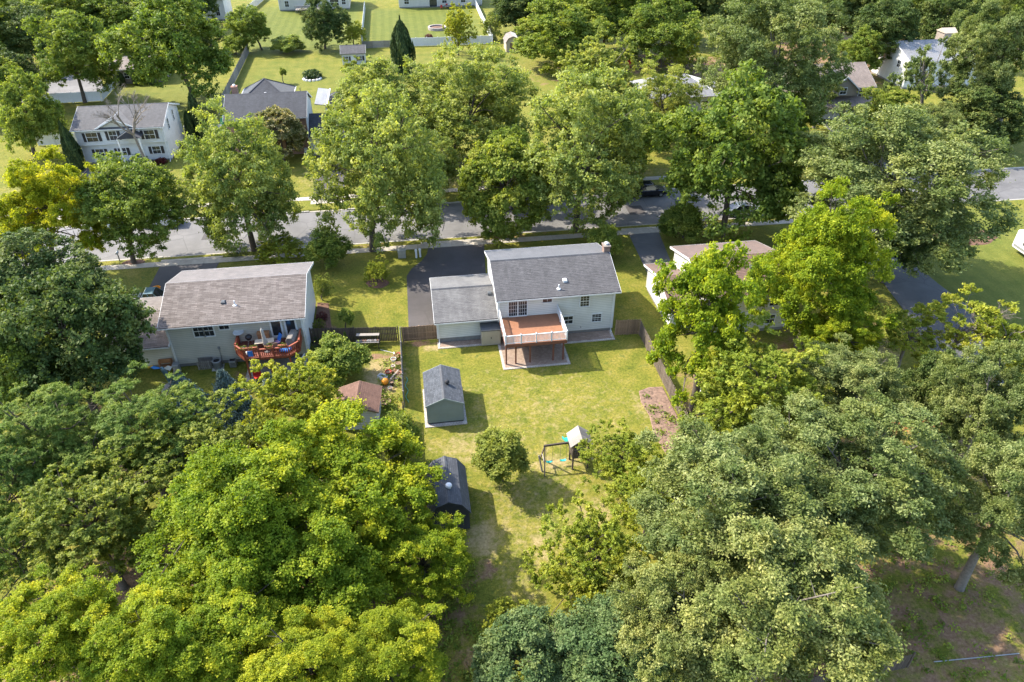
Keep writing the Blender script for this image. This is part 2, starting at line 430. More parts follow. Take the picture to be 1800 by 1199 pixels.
# ------------------------------------------------------------------ mesh helpers
class MB:
    def __init__(s):
        s.v = []; s.f = []
    def add(s, vs, fs):
        o = len(s.v)
        s.v += [tuple(p) for p in vs]
        s.f += [tuple(i + o for i in f) for f in fs]
        return s
    def box(s, x0, x1, y0, y1, z0, z1):
        return s.add([(x0, y0, z0), (x1, y0, z0), (x1, y1, z0), (x0, y1, z0), (x0, y0, z1), (x1, y0, z1), (x1, y1, z1), (x0, y1, z1)],
                     [(0, 3, 2, 1), (4, 5, 6, 7), (0, 1, 5, 4), (1, 2, 6, 5), (2, 3, 7, 6), (3, 0, 4, 7)])
    def bar(s, a, b, w, h=None):
        a = Vector(a); b = Vector(b); h = h or w
        d = (b - a).normalized()
        u = d.cross(Vector((0, 0, 1)))
        if u.length < 1e-4:
            u = Vector((1, 0, 0))
        u.normalize(); n = u.cross(d)
        vs = []
        for p in (a, b):
            for i, j in ((-1, -1), (1, -1), (1, 1), (-1, 1)):
                vs.append(p + u * (i * w / 2) + n * (j * h / 2))
        return s.add(vs, [(0, 1, 2, 3), (7, 6, 5, 4), (0, 4, 5, 1), (1, 5, 6, 2), (2, 6, 7, 3), (3, 7, 4, 0)])
    def tube(s, pts, rad, n=8, cap=True):
        pts = [Vector(p) for p in pts]
        rads = rad if isinstance(rad, (list, tuple)) else [rad] * len(pts)
        vs = []; fs = []
        ref = Vector((0.31, 0.95, 0.05))
        for i, p in enumerate(pts):
            d = (pts[min(i + 1, len(pts) - 1)] - pts[max(i - 1, 0)])
            d.normalize()
            u = d.cross(ref)
            if u.length < 0.05:
                u = d.cross(Vector((1, 0, 0)))
            u.normalize(); w = d.cross(u)
            for k in range(n):
                a = 2 * math.pi * k / n
                vs.append(p + (u * math.cos(a) + w * math.sin(a)) * rads[i])
        for i in range(len(pts) - 1):
            for k in range(n):
                a = i * n + k; b = i * n + (k + 1) % n
                fs.append((a, b, b + n, a + n))
        if cap:
            fs.append(tuple(range(n - 1, -1, -1)))
            fs.append(tuple(range((len(pts) - 1) * n, len(pts) * n)))
        return s.add(vs, fs)
    def lathe(s, prof, n=20, c=(0, 0, 0), cap=True):
        vs = []; fs = []
        for r, z in prof:
            for k in range(n):
                a = 2 * math.pi * k / n
                vs.append((c[0] + r * math.cos(a), c[1] + r * math.sin(a), c[2] + z))
        for i in range(len(prof) - 1):
            for k in range(n):
                a = i * n + k; b = i * n + (k + 1) % n
                fs.append((a, b, b + n, a + n))
        if cap:
            fs.append(tuple(range(n - 1, -1, -1)))
            fs.append(tuple(range((len(prof) - 1) * n, len(prof) * n)))
        return s.add(vs, fs)
    def prism(s, poly, z0, z1):
        n = len(poly)
        vs = [(x, y, z0) for x, y in poly] + [(x, y, z1) for x, y in poly]
        return s.add(vs, [tuple(range(n - 1, -1, -1)), tuple(range(n, 2 * n))] + [(i, (i + 1) % n, (i + 1) % n + n, i + n) for i in range(n)])
    def extrude(s, prof, t0, t1, axis='x'):
        # prof: (horizontal, z) polygon; swept along x (horizontal is y) or along y (horizontal is x)
        n = len(prof)
        P = (lambda t, q: (t, q[0], q[1])) if axis == 'x' else (lambda t, q: (q[0], t, q[1]))
        vs = [P(t0, q) for q in prof] + [P(t1, q) for q in prof]
        return s.add(vs, [tuple(range(n - 1, -1, -1)), tuple(range(n, 2 * n))] + [(i, (i + 1) % n, (i + 1) % n + n, i + n) for i in range(n)])
    def mesh(s, name, smooth=False):
        me = bpy.data.meshes.new(name)
        me.from_pydata(s.v, [], s.f)
        me.update()
        if smooth:
            me.polygons.foreach_set('use_smooth', [True] * len(me.polygons))
        return me

def put(name, me, mat, parent=None, loc=(0, 0, 0), rz=0.0, kind=None, smooth=False, label=None):
    if isinstance(me, MB):
        me = me.mesh(name, smooth)
    o = bpy.data.objects.new(name, me)
    COL.objects.link(o)
    if mat is not None:
        if len(me.materials) == 0:
            me.materials.append(MATS[mat])
        elif me.materials[0] != MATS[mat]:
            o.material_slots[0].link = 'OBJECT'
            o.material_slots[0].material = MATS[mat]
    o.location = loc
    o.rotation_euler = (0, 0, rz)
    if parent is not None:
        o.parent = parent
    if kind:
        o['kind'] = kind
    if label:
        o['label'] = label
    return o
def bevel(o, w=0.02, seg=2):
    m = o.modifiers.new('bevel', 'BEVEL')
    m.width = w; m.segments = seg; m.limit_method = 'ANGLE'
    return o
def thing(name, label, cat, loc=(0, 0, 0), rz=0.0, group=None):
    o = bpy.data.objects.new(name, None)
    COL.objects.link(o)
    o.empty_display_size = 0.3
    o.location = loc; o.rotation_euler = (0, 0, rz)
    return tag(o, label, cat, group)
def tag(o, label, cat, group=None):
    o['label'] = label; o['category'] = cat
    if group:
        o['group'] = group
    return o
def struct(name, mb, mat, label=None, loc=(0, 0, 0)):
    return put(name, mb, mat, None, loc, kind='structure', label=label)

# ------------------------------------------------------------------ ground
STREET_Y0, STREET_Y1 = 80.2, 90.4
ZONES = [  # x, y, rx, ry, channel (0 brown earth, 1 dry grass, 2 red clay), strength
    (9, 46, 15, 13, 1, 0.45), (8, 36, 10, 8, 1, 0.5), (3.5, 43.5, 5, 3, 1, 0.62), (10, 47.5, 4, 2.5, 1, 0.52), (5, 30, 3, 5, 1, 0.5), (26, 22, 16, 12, 0, 0.55), (36, 24, 9, 12, 0, 0.54), (34, 36, 8, 6, 0, 0.5), (36, 19, 8, 5, 1, 0.5), (42, 36, 6, 6, 0, 0.5), (40.1, 41.1, 3.4, 1.0, 2, 1.5), (38, 41, 6, 3, 1, 0.7),
    (-14, 28, 18, 14, 0, 0.8), (-6, 20, 9, 6, 0, 0.7), (11, 19, 7, 4, 0, 0.6), (7, 33, 1.3, 2.2, 1, 0.7), (2.9, 34.2, 1.5, 2.2, 1, 0.9), (2.6, 31.6, 1.0, 1.6, 0, 0.7),
    (-4.0, 54.2, 2.6, 4.2, 1, 0.9), (-3.3, 52.0, 1.2, 4.5, 0, 0.45), (-4.0, 57.2, 2.0, 0.8, 0, 0.7), (-0.6, 58.7, 2.6, 0.7, 0, 0.7), (0.5, 57.9, 1.6, 0.8, 1, 0.8),
    (-1.9, 42.5, 0.5, 6, 0, 0.5), (9.5, 40.8, 2.6, 1.3, 1, 0.75), (1.5, 44.0, 4, 2.0, 1, 0.5), (6, 45, 6, 4, 1, 0.42), (14, 50, 7, 5, 1, 0.25), (4.5, 51.5, 3, 3, 1, 0.35),
    (11.5, 35.2, 2.2, 1.4, 1, 0.8), (18.0, 46.5, 0.5, 3.0, 1, 0.6), (20.6, 52, 0.4, 5, 1, 0.7), (24, 46, 3.5, 7, 0, 0.55), (25.5, 50, 3, 4, 1, 0.6), (7.3, 52.6, 1.5, 0.8, 1, 0.4),
    (-22, 52, 8, 4, 1, 0.25), (-27, 50, 6, 6, 0, 0.6), (-16, 56.0, 4, 1.6, 0, 0.45), (-9.5, 62.2, 1.6, 1.4, 0, 0.75), (-4.5, 64, 3, 3, 1, 0.35), (-20, 45, 9, 5, 0, 0.55),
    (-35, 99, 30, 4, 1, 0.4), (-52, 100, 8, 7, 1, 0.55), (-14.5, 101, 2.5, 7, 1, 0.5), (8, 97, 8, 4, 1, 0.6), (4, 100, 5, 3, 0, 0.35), (30, 96, 14, 3, 1, 0.55), (0, 140, 40, 25, 1, 0.2),
    (25, 150, 12, 12, 1, 0.45), (48, 152, 12, 10, 0, 0.7), (62, 145, 14, 12, 0, 0.75), (100, 150, 35, 25, 0, 0.75), (30, 142, 8, 8, 0, 0.4), (75, 105, 12, 6, 0, 0.4),
    (-70, 160, 20, 18, 0, 0.5), (-63, 147, 12, 6, 0, 0.25), (44, 58, 3, 6, 0, 0.5), (42.5, 52, 4, 5, 1, 0.7), (34, 52, 5, 6, 0, 0.45), (0, 79.6, 60, 0.5, 1, 0.3), (12, 79.5, 8, 0.8, 0, 0.6),
    (-5, 79.6, 4, 0.7, 0, 0.6), (35, 78.5, 6, 3, 0, 0.6), (30, 74, 5, 5, 0, 0.3), (-32.5, 79.6, 2, 0.7, 0, 0.7), (58, 56, 4, 3, 1, 0.3), (12, 180, 18, 20, 1, -0.6), (-20, 195, 18, 25, 1, -0.6)]
def ground():
    def lines(a, b, step, extra, far):
        l = list(np.arange(a, b + 0.01, step)) + extra
        l += [a - far, a - far * 0.3, b + far * 0.3, b + far]
        return np.array(sorted(set(round(float(t), 3) for t in l)))
    xs = lines(-95, 140, 1.0, [], 900)
    ys = lines(10, 70, 0.5, list(np.arange(71, 235, 1.0)) + [STREET_Y0 - 0.02, STREET_Y0, STREET_Y1, STREET_Y1 + 0.02], 900)
    X, Y = np.meshgrid(xs, ys)
    Z = np.where((Y > STREET_Y0 - 0.001) & (Y < STREET_Y1 + 0.001), -0.13, 0.0)
    nx, ny = len(xs), len(ys)
    co = np.stack([X, Y, Z], -1).reshape(-1, 3)
    i = np.arange(nx * ny).reshape(ny, nx)
    f = np.stack([i[:-1, :-1], i[:-1, 1:], i[1:, 1:], i[1:, :-1]], -1).reshape(-1, 4)
    me = fast_mesh('ground', co, f)
    z = np.zeros((len(co), 4), np.float32)
    for x, y, rx, ry, s in ((6, 192, 13, 19, 1.0), (-23, 195, 13, 24, 1.0), (-18, 145, 14, 20, 0.45), (-43, 135, 11, 14, 0.6), (66, 66, 12, 13, 0.8), (12, 152, 16, 16, 0.3)):
        d = np.maximum(np.abs(co[:, 0] - x) / rx, np.abs(co[:, 1] - y) / ry)
        z[:, 3] = np.maximum(z[:, 3], np.clip((1.12 - d) * 5, 0, 1) * s)
    for x, y, rx, ry, ch, s in ZONES:
        d = np.sqrt(((co[:, 0] - x) / rx) ** 2 + ((co[:, 1] - y) / ry) ** 2)
        w = np.clip(1.35 - d, 0, 1); w = w * w * (3 - 2 * w) * s
        z[:, ch] = np.where(s > 0, np.maximum(z[:, ch], w), z[:, ch] + w)
    a = me.color_attributes.new('zone', 'FLOAT_COLOR', 'POINT')
    a.data.foreach_set('color', z.ravel())
    o = put('ground', me, 'lawn', kind='structure')
    o['label'] = 'lawns and woodland floor with dry and bare patches'
def fast_mesh(name, co, quads):
    me = bpy.data.meshes.new(name)
    nv, nf = len(co), len(quads); k = quads.shape[1]
    me.vertices.add(nv)
    me.vertices.foreach_set('co', np.ascontiguousarray(co, np.float32).ravel())
    me.loops.add(nf * k)
    me.loops.foreach_set('vertex_index', np.ascontiguousarray(quads, np.int32).ravel())
    me.polygons.add(nf)
    me.polygons.foreach_set('loop_start', np.arange(0, nf * k, k, dtype=np.int32))
    me.update(calc_edges=True)
    return me
ground()

# ------------------------------------------------------------------ street, kerbs, pavements, drives
struct('street', MB().box(-130, 150, STREET_Y0 + 0.25, STREET_Y1 - 0.25, -0.2, -0.1), 'asphalt_street', 'pale grey asphalt street running across behind the houses')
APRON_N = [(-29.5, -22.6), (0.4, 8.0), (25.2, 30.2)]      # driveway aprons on the near side
APRON_F = [(-47.5, -43.0), (-13.6, -8.8), (66, 71)]
def runs(gaps, a, b):
    out = []; t = a
    for g0, g1 in gaps:
        out.append((t, g0)); t = g1
    out.append((t, b))
    return out
for y0, y1, gaps in ((STREET_Y0 + 0.002, STREET_Y0 + 0.26, APRON_N), (STREET_Y1 - 0.26, STREET_Y1 - 0.002, APRON_F)):
    for a, b in runs(gaps, -100, 120):
        k = put('kerb', MB().box(a + 0.01, b - 0.01, y0, y1, -0.2, 0.025), 'concrete_pale', kind='structure')
        bevel(k, 0.03, 2)
for gaps, ya, yb, yc in ((APRON_N, 79.15, STREET_Y0 + 0.27, 0), (APRON_F, 93.55, STREET_Y1 - 0.27, 0)):
    for g0, g1 in gaps:
        base = bpy.data.objects.new('driveway_apron', None); COL.objects.link(base); base['kind'] = 'structure'
        base['label'] = 'concrete driveway apron sloping to the street'
        n = 3
        for k in range(n):
            x0 = g0 + (g1 - g0) * k / n + 0.012; x1 = g0 + (g1 - g0) * (k + 1) / n - 0.012
            lo, hi = (ya, yb) if ya < yb else (yb, ya)
            zl, zh = (0.036, -0.07) if ya < yb else (-0.07, 0.036)
            p = MB().add([(x0, lo, -0.25), (x1, lo, -0.25), (x1, hi, -0.25), (x0, hi, -0.25), (x0, lo, zl), (x1, lo, zl), (x1, hi, zh), (x0, hi, zh)],
                         [(0, 3, 2, 1), (4, 5, 6, 7), (0, 1, 5, 4), (1, 2, 6, 5), (2, 3, 7, 6), (3, 0, 4, 7)])
            put('slab', p, 'concrete', base)
def sidewalk(label, xa, xb, y0, y1):
    s = struct('sidewalk', MB().box(xa, xb, y0 - 0.01, y1 + 0.01, -0.05, 0.006), 'soil', label)
    n = int((xb - xa) / 1.35); w = (xb - xa) / n
    slab = MB().box(0.01, w - 0.01, y0, y1, -0.04, 0.03).mesh('slab')
    for i in range(n):
        put('slab', slab, 'concrete', s, (xa + i * w, 0, random.uniform(-0.004, 0.004)))
random.seed(1)
sidewalk('concrete sidewalk in front of the near houses', -60, 64, 78.0, 79.1)
sidewalk('concrete sidewalk on the far side of the street', -80, 44, 93.6, 94.7)

def drive(name, poly, mat, label, z=0.028):
    return struct(name, MB().prism(poly, -0.06, z), mat, label)
drive('driveway', [(-1.6, 60.1), (1.0, 60.1), (1.0, 66.4), (6.9, 66.4), (7.9, 77.95), (1.2, 77.95), (1.0, 76.6), (0.3, 75.0), (-0.9, 73.4), (-1.5, 71.8)], 'asphalt_drive', 'dark asphalt driveway beside the grey house')
drive('driveway', [(-29.5, 66.6), (-23.6, 66.6), (-22.8, 77.95), (-29.3, 77.95)], 'asphalt_drive', 'dark asphalt driveway of the tan house')
drive('driveway', [(25.2, 65.9), (28.2, 65.9), (29.6, 77.95), (25.8, 77.95)], 'asphalt_old', 'dark asphalt driveway left of the maroon roofed house')
drive('driveway', [(-47.2, 94.75), (-43.2, 94.75), (-42.0, 109.9), (-46.9, 109.9)], 'asphalt_old', 'grey driveway of the white colonial across the street')
drive('driveway', [(-13.4, 94.75), (-9.4, 94.75), (-9.2, 109.6), (-13.8, 109.6)], 'asphalt_drive', 'brown grey driveway of the brick house')
drive('driveway', [(66.2, 90.0), (70.6, 90.0), (72.6, 113), (68.6, 113)], 'asphalt_old', 'driveway of the taupe gabled house')
drive('driveway', [(51.0, 80.4), (57.5, 80.4), (56.3, 72.5), (56.3, 61.7), (56.7, 57.5), (51.5, 44.5), (47.0, 40.0), (44.0, 41.5), (47.5, 49), (49.3, 56), (50.8, 65), (50.8, 73)], 'asphalt_old', 'long blue grey driveway leading down from the street at the right')
drive('court', [(-72, 143), (-57, 142.5), (-56, 150), (-60, 160), (-75, 160)], 'asphalt_street', 'grey paved court behind the white vinyl fence')
drive('path', [(-15.2, 109.75), (-11.2, 109.75), (-11.2, 110.6), (-15.2, 110.6)], 'concrete', 'concrete walk before the brick house', 0.034)
def irregular(cx, cy, rx, ry, n=22, seed=0, j=0.16):
    rnd = random.Random(seed)
    return [(cx + rx * (1 + rnd.uniform(-j, j)) * math.cos(2 * math.pi * k / n), cy + ry * (1 + rnd.uniform(-j, j)) * math.sin(2 * math.pi * k / n)) for k in range(n)]
def bed(name, label, poly, mat='mulch', h=0.05):
    n = len(poly); cx = sum(p[0] for p in poly) / n; cy = sum(p[1] for p in poly) / n
    vs = [(x, y, -0.02) for x, y in poly] + [(cx + (x - cx) * 0.93, cy + (y - cy) * 0.93, h) for x, y in poly]
    o = put(name, MB().add(vs, [tuple(range(n, 2 * n))] + [(i, (i + 1) % n, (i + 1) % n + n, i + n) for i in range(n)]), mat, kind='structure')
    o['label'] = label
bed('garden_bed', 'reddish brown mulched bed along the lattice fence', [(18.5, 48.7), (19.6, 49.1), (20.85, 49.0), (20.9, 44.0), (20.85, 39.4), (19.0, 39.2), (18.4, 40.6), (18.15, 43.0), (18.45, 45.2), (18.25, 47.2)], 'mulch_red', 0.06)
bed('mulch_ring', 'mulch ring under the big pale tree across the street', irregular(6.2, 103.0, 3.0, 2.6, seed=3))
bed('mulch_ring', 'mulch ring at the forked street tree', irregular(-32.5, 79.5, 1.3, 0.6, seed=4))
bed('mulch_ring', 'mulch ring of the little tree by the grey fence', irregular(-7.8, 61.6, 0.95, 0.9, seed=5))
bed('mulch_ring', 'mulch ring of the small front lawn shrub', irregular(-4.7, 70.8, 1.2, 1.1, seed=6))
bed('garden_bed', 'mulched flower bed on the right hand lawn', irregular(65.6, 71.6, 4.6, 2.6, seed=7))
bed('garden_bed', 'mulched flower bed against the tan house gable', [(-11.0, 59.8), (-9.6, 59.8), (-9.2, 62.5), (-9.8, 67.5), (-11.0, 67.8)], 'mulch')
bed('garden_bed', 'flower bed before the white colonial porch', irregular(-40.5, 108.6, 4.2, 1.4, seed=8))
# tar seams, patches, a manhole and wheel-worn lanes on the street
rs = random.Random(31)
for k in range(9):
    x = -46 + k * 13 + rs.uniform(-3, 3); y0 = rs.uniform(81.5, 84); y1 = rs.uniform(86.5, 89.5)
    pts = [(x + rs.uniform(-0.35, 0.35), y0 + (y1 - y0) * i / 7) for i in range(8)]
    struct('tar_seam', MB().prism([(px - 0.05, py) for px, py in pts] + [(px + 0.05, py) for px, py in reversed(pts)], -0.104, -0.095), 'black', 'dark tar seam across the street')
for x, y, w, h in ((-26, 84.2, 3.4, 1.8), (12.5, 86.8, 4.2, 1.6), (27.5, 83.4, 2.2, 2.6), (47, 87, 3.0, 1.8)):
    struct('road_patch', MB().prism([(x, y), (x + w, y + 0.08), (x + w - 0.06, y + h), (x + 0.05, y + h - 0.05)], -0.108, -0.094), 'asphalt_drive', 'dark asphalt repair patch in the street')
struct('manhole_cover', MB().lathe([(0.42, -0.11), (0.42, -0.092), (0.36, -0.09)], 20), 'metal_dark', 'round manhole cover in the street', (-21.0, 86.2, 0))

# ------------------------------------------------------------------ building parts
WIN = {}
def window(parent, x, y, z, w, h, rz=0.0, grid=(2, 2), trim='white_trim', double=True, shutters=None):
    """window centred at x on the wall, sill at z; rz turns its face from -Y"""
    key = (round(w, 2), round(h, 2), grid, double)
    if key not in WIN:
        f = MB(); t = 0.09
        f.box(-w / 2 - t, -w / 2, -0.07, 0.03, -t, h + t).box(w / 2, w / 2 + t, -0.07, 0.03, -t, h + t)
        f.box(-w / 2, w / 2, -0.07, 0.03, h, h + t).box(-w / 2, w / 2, -0.09, 0.03, -t, 0)
        if double:
            f.box(-w / 2, w / 2, -0.045, 0.02, h / 2 - 0.03, h / 2 + 0.03)
        gx, gz = grid
        for i in range(1, gx):
            f.box(-w / 2 + w * i / gx - 0.012, -w / 2 + w * i / gx + 0.012, -0.034, -0.024, 0, h)
        for i in range(1, gz):
            f.box(-w / 2, w / 2, -0.036, -0.026, h * i / gz - 0.012, h * i / gz + 0.012)
        a = MB().box(-w / 2, w / 2, -0.02, 0.0, h / 2 + 0.002, h).mesh('pane')
        b = MB().box(-w / 2, w / 2, -0.012, 0.008, 0, h / 2 - 0.002).mesh('pane')
        WIN[key] = (f.mesh('window'), a, b)
    fm, a, b = WIN[key]
    o = put('window', fm, trim, parent, (x, y, z), rz)
    put('pane', a, 'glass', o); put('pane', b, 'glass', o)
    if shutters:
        for s in (-1, 1):
            m = MB(); sw = 0.4
            m.box(-sw / 2, sw / 2, -0.05, -0.015, 0, h)
            for k in range(int(h / 0.12)):
                m.box(-sw / 2 + 0.05, sw / 2 - 0.05, -0.062, -0.05, 0.05 + k * 0.12, 0.11 + k * 0.12)
            sh = put('shutter', m, shutters, parent, (x, y, z), rz)
            d = s * (w / 2 + 0.1 + sw / 2)
            sh.location = (x + d * math.cos(rz), y + d * math.sin(rz), z)
    return o
def door(parent, x, y, z, w, h, rz=0.0, mat='white_trim', panes=True):
    f = MB(); t = 0.1
    f.box(-w / 2 - t, -w / 2, -0.07, 0.03, 0, h + t).box(w / 2, w / 2 + t, -0.07, 0.03, 0, h + t).box(-w / 2, w / 2, -0.07, 0.03, h, h + t)
    f.box(-w / 2, w / 2, -0.02, 0.02, 0, h)
    for i in (-1, 1):
        for (a, b) in ((0.12, 0.45), (0.55, 0.9)):
            f.box(i * w / 4 - w * 0.17, i * w / 4 + w * 0.17, -0.035, -0.02, a * h, b * h)
    o = put('door', f, mat, parent, (x, y, z), rz)
    put('handle', MB().box(w * 0.36, w * 0.42, -0.09, -0.03, h * 0.47, h * 0.51), 'metal_dark', o)
    return o
def garage_door(parent, x, y, w, h, rz=0.0):
    f = MB(); t = 0.12
    f.box(-w / 2 - t, -w / 2, -0.06, 0.03, 0, h + t).box(w / 2, w / 2 + t, -0.06, 0.03, 0, h + t).box(-w / 2, w / 2, -0.06, 0.03, h, h + t)
    o = put('garage_door', f, 'white_trim', parent, (x, y, 0), rz)
    for k in range(4):
        put('panel', bevelbox(-w / 2, w / 2, -0.03, 0.01, h * k / 4 + 0.01, h * (k + 1) / 4 - 0.01), 'white_trim', o)
def bevelbox(*a):
    return MB().box(*a)
def laps(mb, p0, p1, z0, zf, step=0.2, clip=None):
    """horizontal lap siding from p0 to p1 (outside on the right hand); clip(z) gives the covered span"""
    p0 = Vector((p0[0], p0[1], 0)); p1 = Vector((p1[0], p1[1], 0))
    d = p1 - p0; L = d.length; d.normalize()
    n = Vector((d.y, -d.x, 0))
    k = 0
    z = z0
    while z < zf - 0.02:
        zt = min(z + step, zf)
        a0, a1 = clip(z) if clip else (0, L)
        b0, b1 = clip(zt) if clip else (0, L)
        if a1 - a0 < 0.02:
            break
        q = [p0 + d * a0 + n * 0.022 + Vector((0, 0, z)), p0 + d * a1 + n * 0.022 + Vector((0, 0, z)), p0 + d * b1 + n * 0.004 + Vector((0, 0, zt)), p0 + d * b0 + n * 0.004 + Vector((0, 0, zt)),
             p0 + d * a0 + n * 0.0 + Vector((0, 0, z)), p0 + d * a1 + n * 0.0 + Vector((0, 0, z))]
        mb.add(q, [(0, 1, 2, 3), (4, 5, 1, 0)])
        z = zt
def walls(parent, x0, x1, y0, y1, z0, ze, zr, axis, mat, step=0.2, found='foundation', fh=0.35, gable_mat=None):
    """box walls with gables; axis is the ridge direction; the siding's laps are real"""
    mb = MB(); e = 0.05
    a, b, c, d = x0 + e, x1 - e, y0 + e, y1 - e
    if axis == 'x':
        ym = (c + d) / 2
        mb.extrude([(c, z0), (d, z0), (d, ze), (ym, zr), (c, ze)], a, b, 'x')
        H = (y1 - y0)
        def clip(z):
            if z <= ze: return (0, H)
            t = (z - ze) / (zr - ze) * H / 2
            return (t, H - t)
        laps(mb, (x0, y0), (x1, y0), z0, ze, step); laps(mb, (x1, y1), (x0, y1), z0, ze, step)
        laps(mb, (x1, y0), (x1, y1), z0, zr, step, clip); laps(mb, (x0, y1), (x0, y0), z0, zr, step, clip)
    else:
        xm = (a + b) / 2
        mb.extrude([(a, z0), (b, z0), (b, ze), (xm, zr), (a, ze)], c, d, 'y')
        H = (x1 - x0)
        def clip(z):
            if z <= ze: return (0, H)
            t = (z - ze) / (zr - ze) * H / 2
            return (t, H - t)
        laps(mb, (x0, y0), (x1, y0), z0, zr, step, clip); laps(mb, (x1, y1), (x0, y1), z0, zr, step, clip)
        laps(mb, (x1, y0), (x1, y1), z0, ze, step); laps(mb, (x0, y1), (x0, y0), z0, ze, step)
    w = put('wall', mb, mat, parent)
    for cx, cy in ((x0, y0), (x1, y0), (x1, y1), (x0, y1)):
        put('corner_trim', MB().box(cx - 0.06, cx + 0.06, cy - 0.06, cy + 0.06, z0, ze - 0.02), 'white_trim', w)
    if found:
        put('foundation', MB().box(x0 + 0.03, x1 - 0.03, y0 + 0.03, y1 - 0.03, -0.1, z0 - 0.003), found, parent)
    return w
def stepped(a, za, b, zb, n, lift=0.014):
    """roof surface points from eave to ridge with n shingle courses"""
    pts = []
    for k in range(n):
        t0 = k / n; t1 = (k + 1) / n
        pts.append((a + (b - a) * t0, za + (zb - za) * t0 + lift))
        pts.append((a + (b - a) * t1, za + (zb - za) * t1 + 0.001))
    return pts
def gable_roof(parent, t0, t1, e0, e1, ze, zr, axis, mat, th=0.16, course=0.2, gutter=True, cap='shingle_dark', trim='white_trim'):
    """t0..t1 along the ridge, e0/e1 the eave lines, ze/zr heights of the upper surface"""
    m = (e0 + e1) / 2
    n = max(4, int(abs(m - e0) / course))
    top = stepped(e0, ze, m, zr, n) + list(reversed(stepped(e1, ze, m, zr, n)))
    r = put('roof', MB().extrude([(e0, ze - th)] + top + [(e1, ze - th), (m, zr - th)], t0, t1, axis), mat, parent)
    sl = (zr - ze) / (m - e0)
    put('ridge_cap', MB().extrude([(m - 0.16, zr - 0.16 * sl + 0.0), (m - 0.15, zr - 0.15 * sl + 0.02), (m, zr + 0.03), (m + 0.15, zr - 0.15 * sl + 0.02), (m + 0.16, zr - 0.16 * sl)], t0 + 0.02, t1 - 0.02, axis), cap, r)
    for t in (t0, t1):
        tr = MB()
        s0, s1 = (t - 0.025, t + 0.0) if t == t0 else (t - 0.0, t + 0.025)
        tr.extrude([(e0, ze - th - 0.06), (e0, ze + 0.01), (m, zr + 0.01), (e1, ze + 0.01), (e1, ze - th - 0.06), (m, zr - th - 0.06)], s0, s1, axis)
        put('rake_board', tr, trim, r)
    if gutter:
        for e, sg in ((e0, -1), (e1, 1)):
            a, b = e + sg * 0.003, e + sg * 0.12
            put('gutter', MB().extrude([(a, ze - th - 0.03), (b, ze - th + 0.02), (b, ze - 0.03), (b - sg * 0.015, ze - 0.03), (b - sg * 0.02, ze - th + 0.05), (a, ze - th + 0.03)], t0 - 0.02, t1 + 0.02, axis), trim, r)
    return r
def soffit(parent, x0, x1, y0, y1, z):
    put('soffit', MB().box(x0, x1, y0, y1, z - 0.02, z), 'white_trim', parent)
def downspout(parent, x, y, z, s=-1):
    m = MB()
    m.bar((x, y + s * 0.62, z), (x, y + s * 0.08, z - 0.35), 0.08)
    m.bar((x, y + s * 0.08, z - 0.35), (x, y + s * 0.08, 0.15), 0.08)
    m.bar((x, y + s * 0.08, 0.15), (x, y + s * 0.4, 0.05), 0.08)
    put('downspout', m, 'white_trim', parent)
def vent_pipe(parent, x, y, z, h=0.45, r=0.06, mat='metal_grey', hood=False):
    m = MB().lathe([(0.2, -0.08), (0.2, 0.0), (r * 1.3, 0.05), (r, 0.06), (r, h)], 12)
    if hood:
        m.lathe([(r, h), (r * 2.4, h - 0.02), (r * 2.4, h + 0.05), (r * 1.2, h + 0.16), (0.01, h + 0.19)], 14)
    put('roof_vent', m, mat, parent, (x, y, z))
def box_vent(parent, x, y, z, mat='metal_grey'):
    m = MB().box(-0.2, 0.2, -0.22, 0.2, -0.1, 0.1)
    m.add([(-0.2, -0.22, 0.1), (0.2, -0.22, 0.1), (0.2, 0.2, 0.1), (-0.2, 0.2, 0.1), (-0.13, -0.12, 0.17), (0.13, -0.12, 0.17), (0.13, 0.14, 0.17), (-0.13, 0.14, 0.17)], [(0, 1, 5, 4), (1, 2, 6, 5), (2, 3, 7, 6), (3, 0, 4, 7), (4, 5, 6, 7)])
    put('roof_vent', m, mat, parent, (x, y, z))
def chimney(parent, x, y, z0, z1, w=0.62, d=0.9, mat='brick_red'):
    c = put('chimney', MB().box(-w / 2, w / 2, -d / 2, d / 2, 0, z1 - z0 - 0.15).box(-w / 2 - 0.06, w / 2 + 0.06, -d / 2 - 0.06, d / 2 + 0.06, z1 - z0 - 0.15, z1 - z0), mat, parent, (x, y, z0))
    put('flue_cap', MB().lathe([(0.14, 0), (0.14, 0.16), (0.22, 0.17), (0.22, 0.2), (0.05, 0.32), (0.01, 0.33)], 12), 'white_metal', c, (0, 0, z1 - z0 + 0.002))

# ------------------------------------------------------------------ grey house (the one in the middle)
H1 = thing('house', 'pale grey two storey house with dark grey roof and brown deck in the middle', 'house', (7.1, 58.3, 0))
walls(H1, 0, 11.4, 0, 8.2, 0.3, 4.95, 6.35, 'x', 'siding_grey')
gable_roof(H1, -0.25, 11.75, -0.8, 9.0, 5.0, 6.55, 'x', 'shingle_grey')
soffit(H1, -0.22, 11.72, -0.75, -0.03, 4.84); soffit(H1, -0.22, 11.72, 8.23, 8.95, 4.84)
window(H1, 8.45, -0.03, 3.15, 0.85, 1.15, 0, (3, 4)); window(H1, 6.9, -0.03, 1.25, 0.9, 0.85, 0, (2, 2)); window(H1, 9.75, -0.03, 1.25, 0.9, 0.85, 0, (3, 4)); window(H1, 4.75, -0.03, 3.95, 0.9, 0.5, 0, (2, 1), double=False)
window(H1, 3.0, 8.23, 3.0, 1.6, 1.2, math.pi, (3, 4)); window(H1, 8.5, 8.23, 3.0, 1.6, 1.2, math.pi, (3, 4))
sd = MB(); w, h = 1.75, 2.05
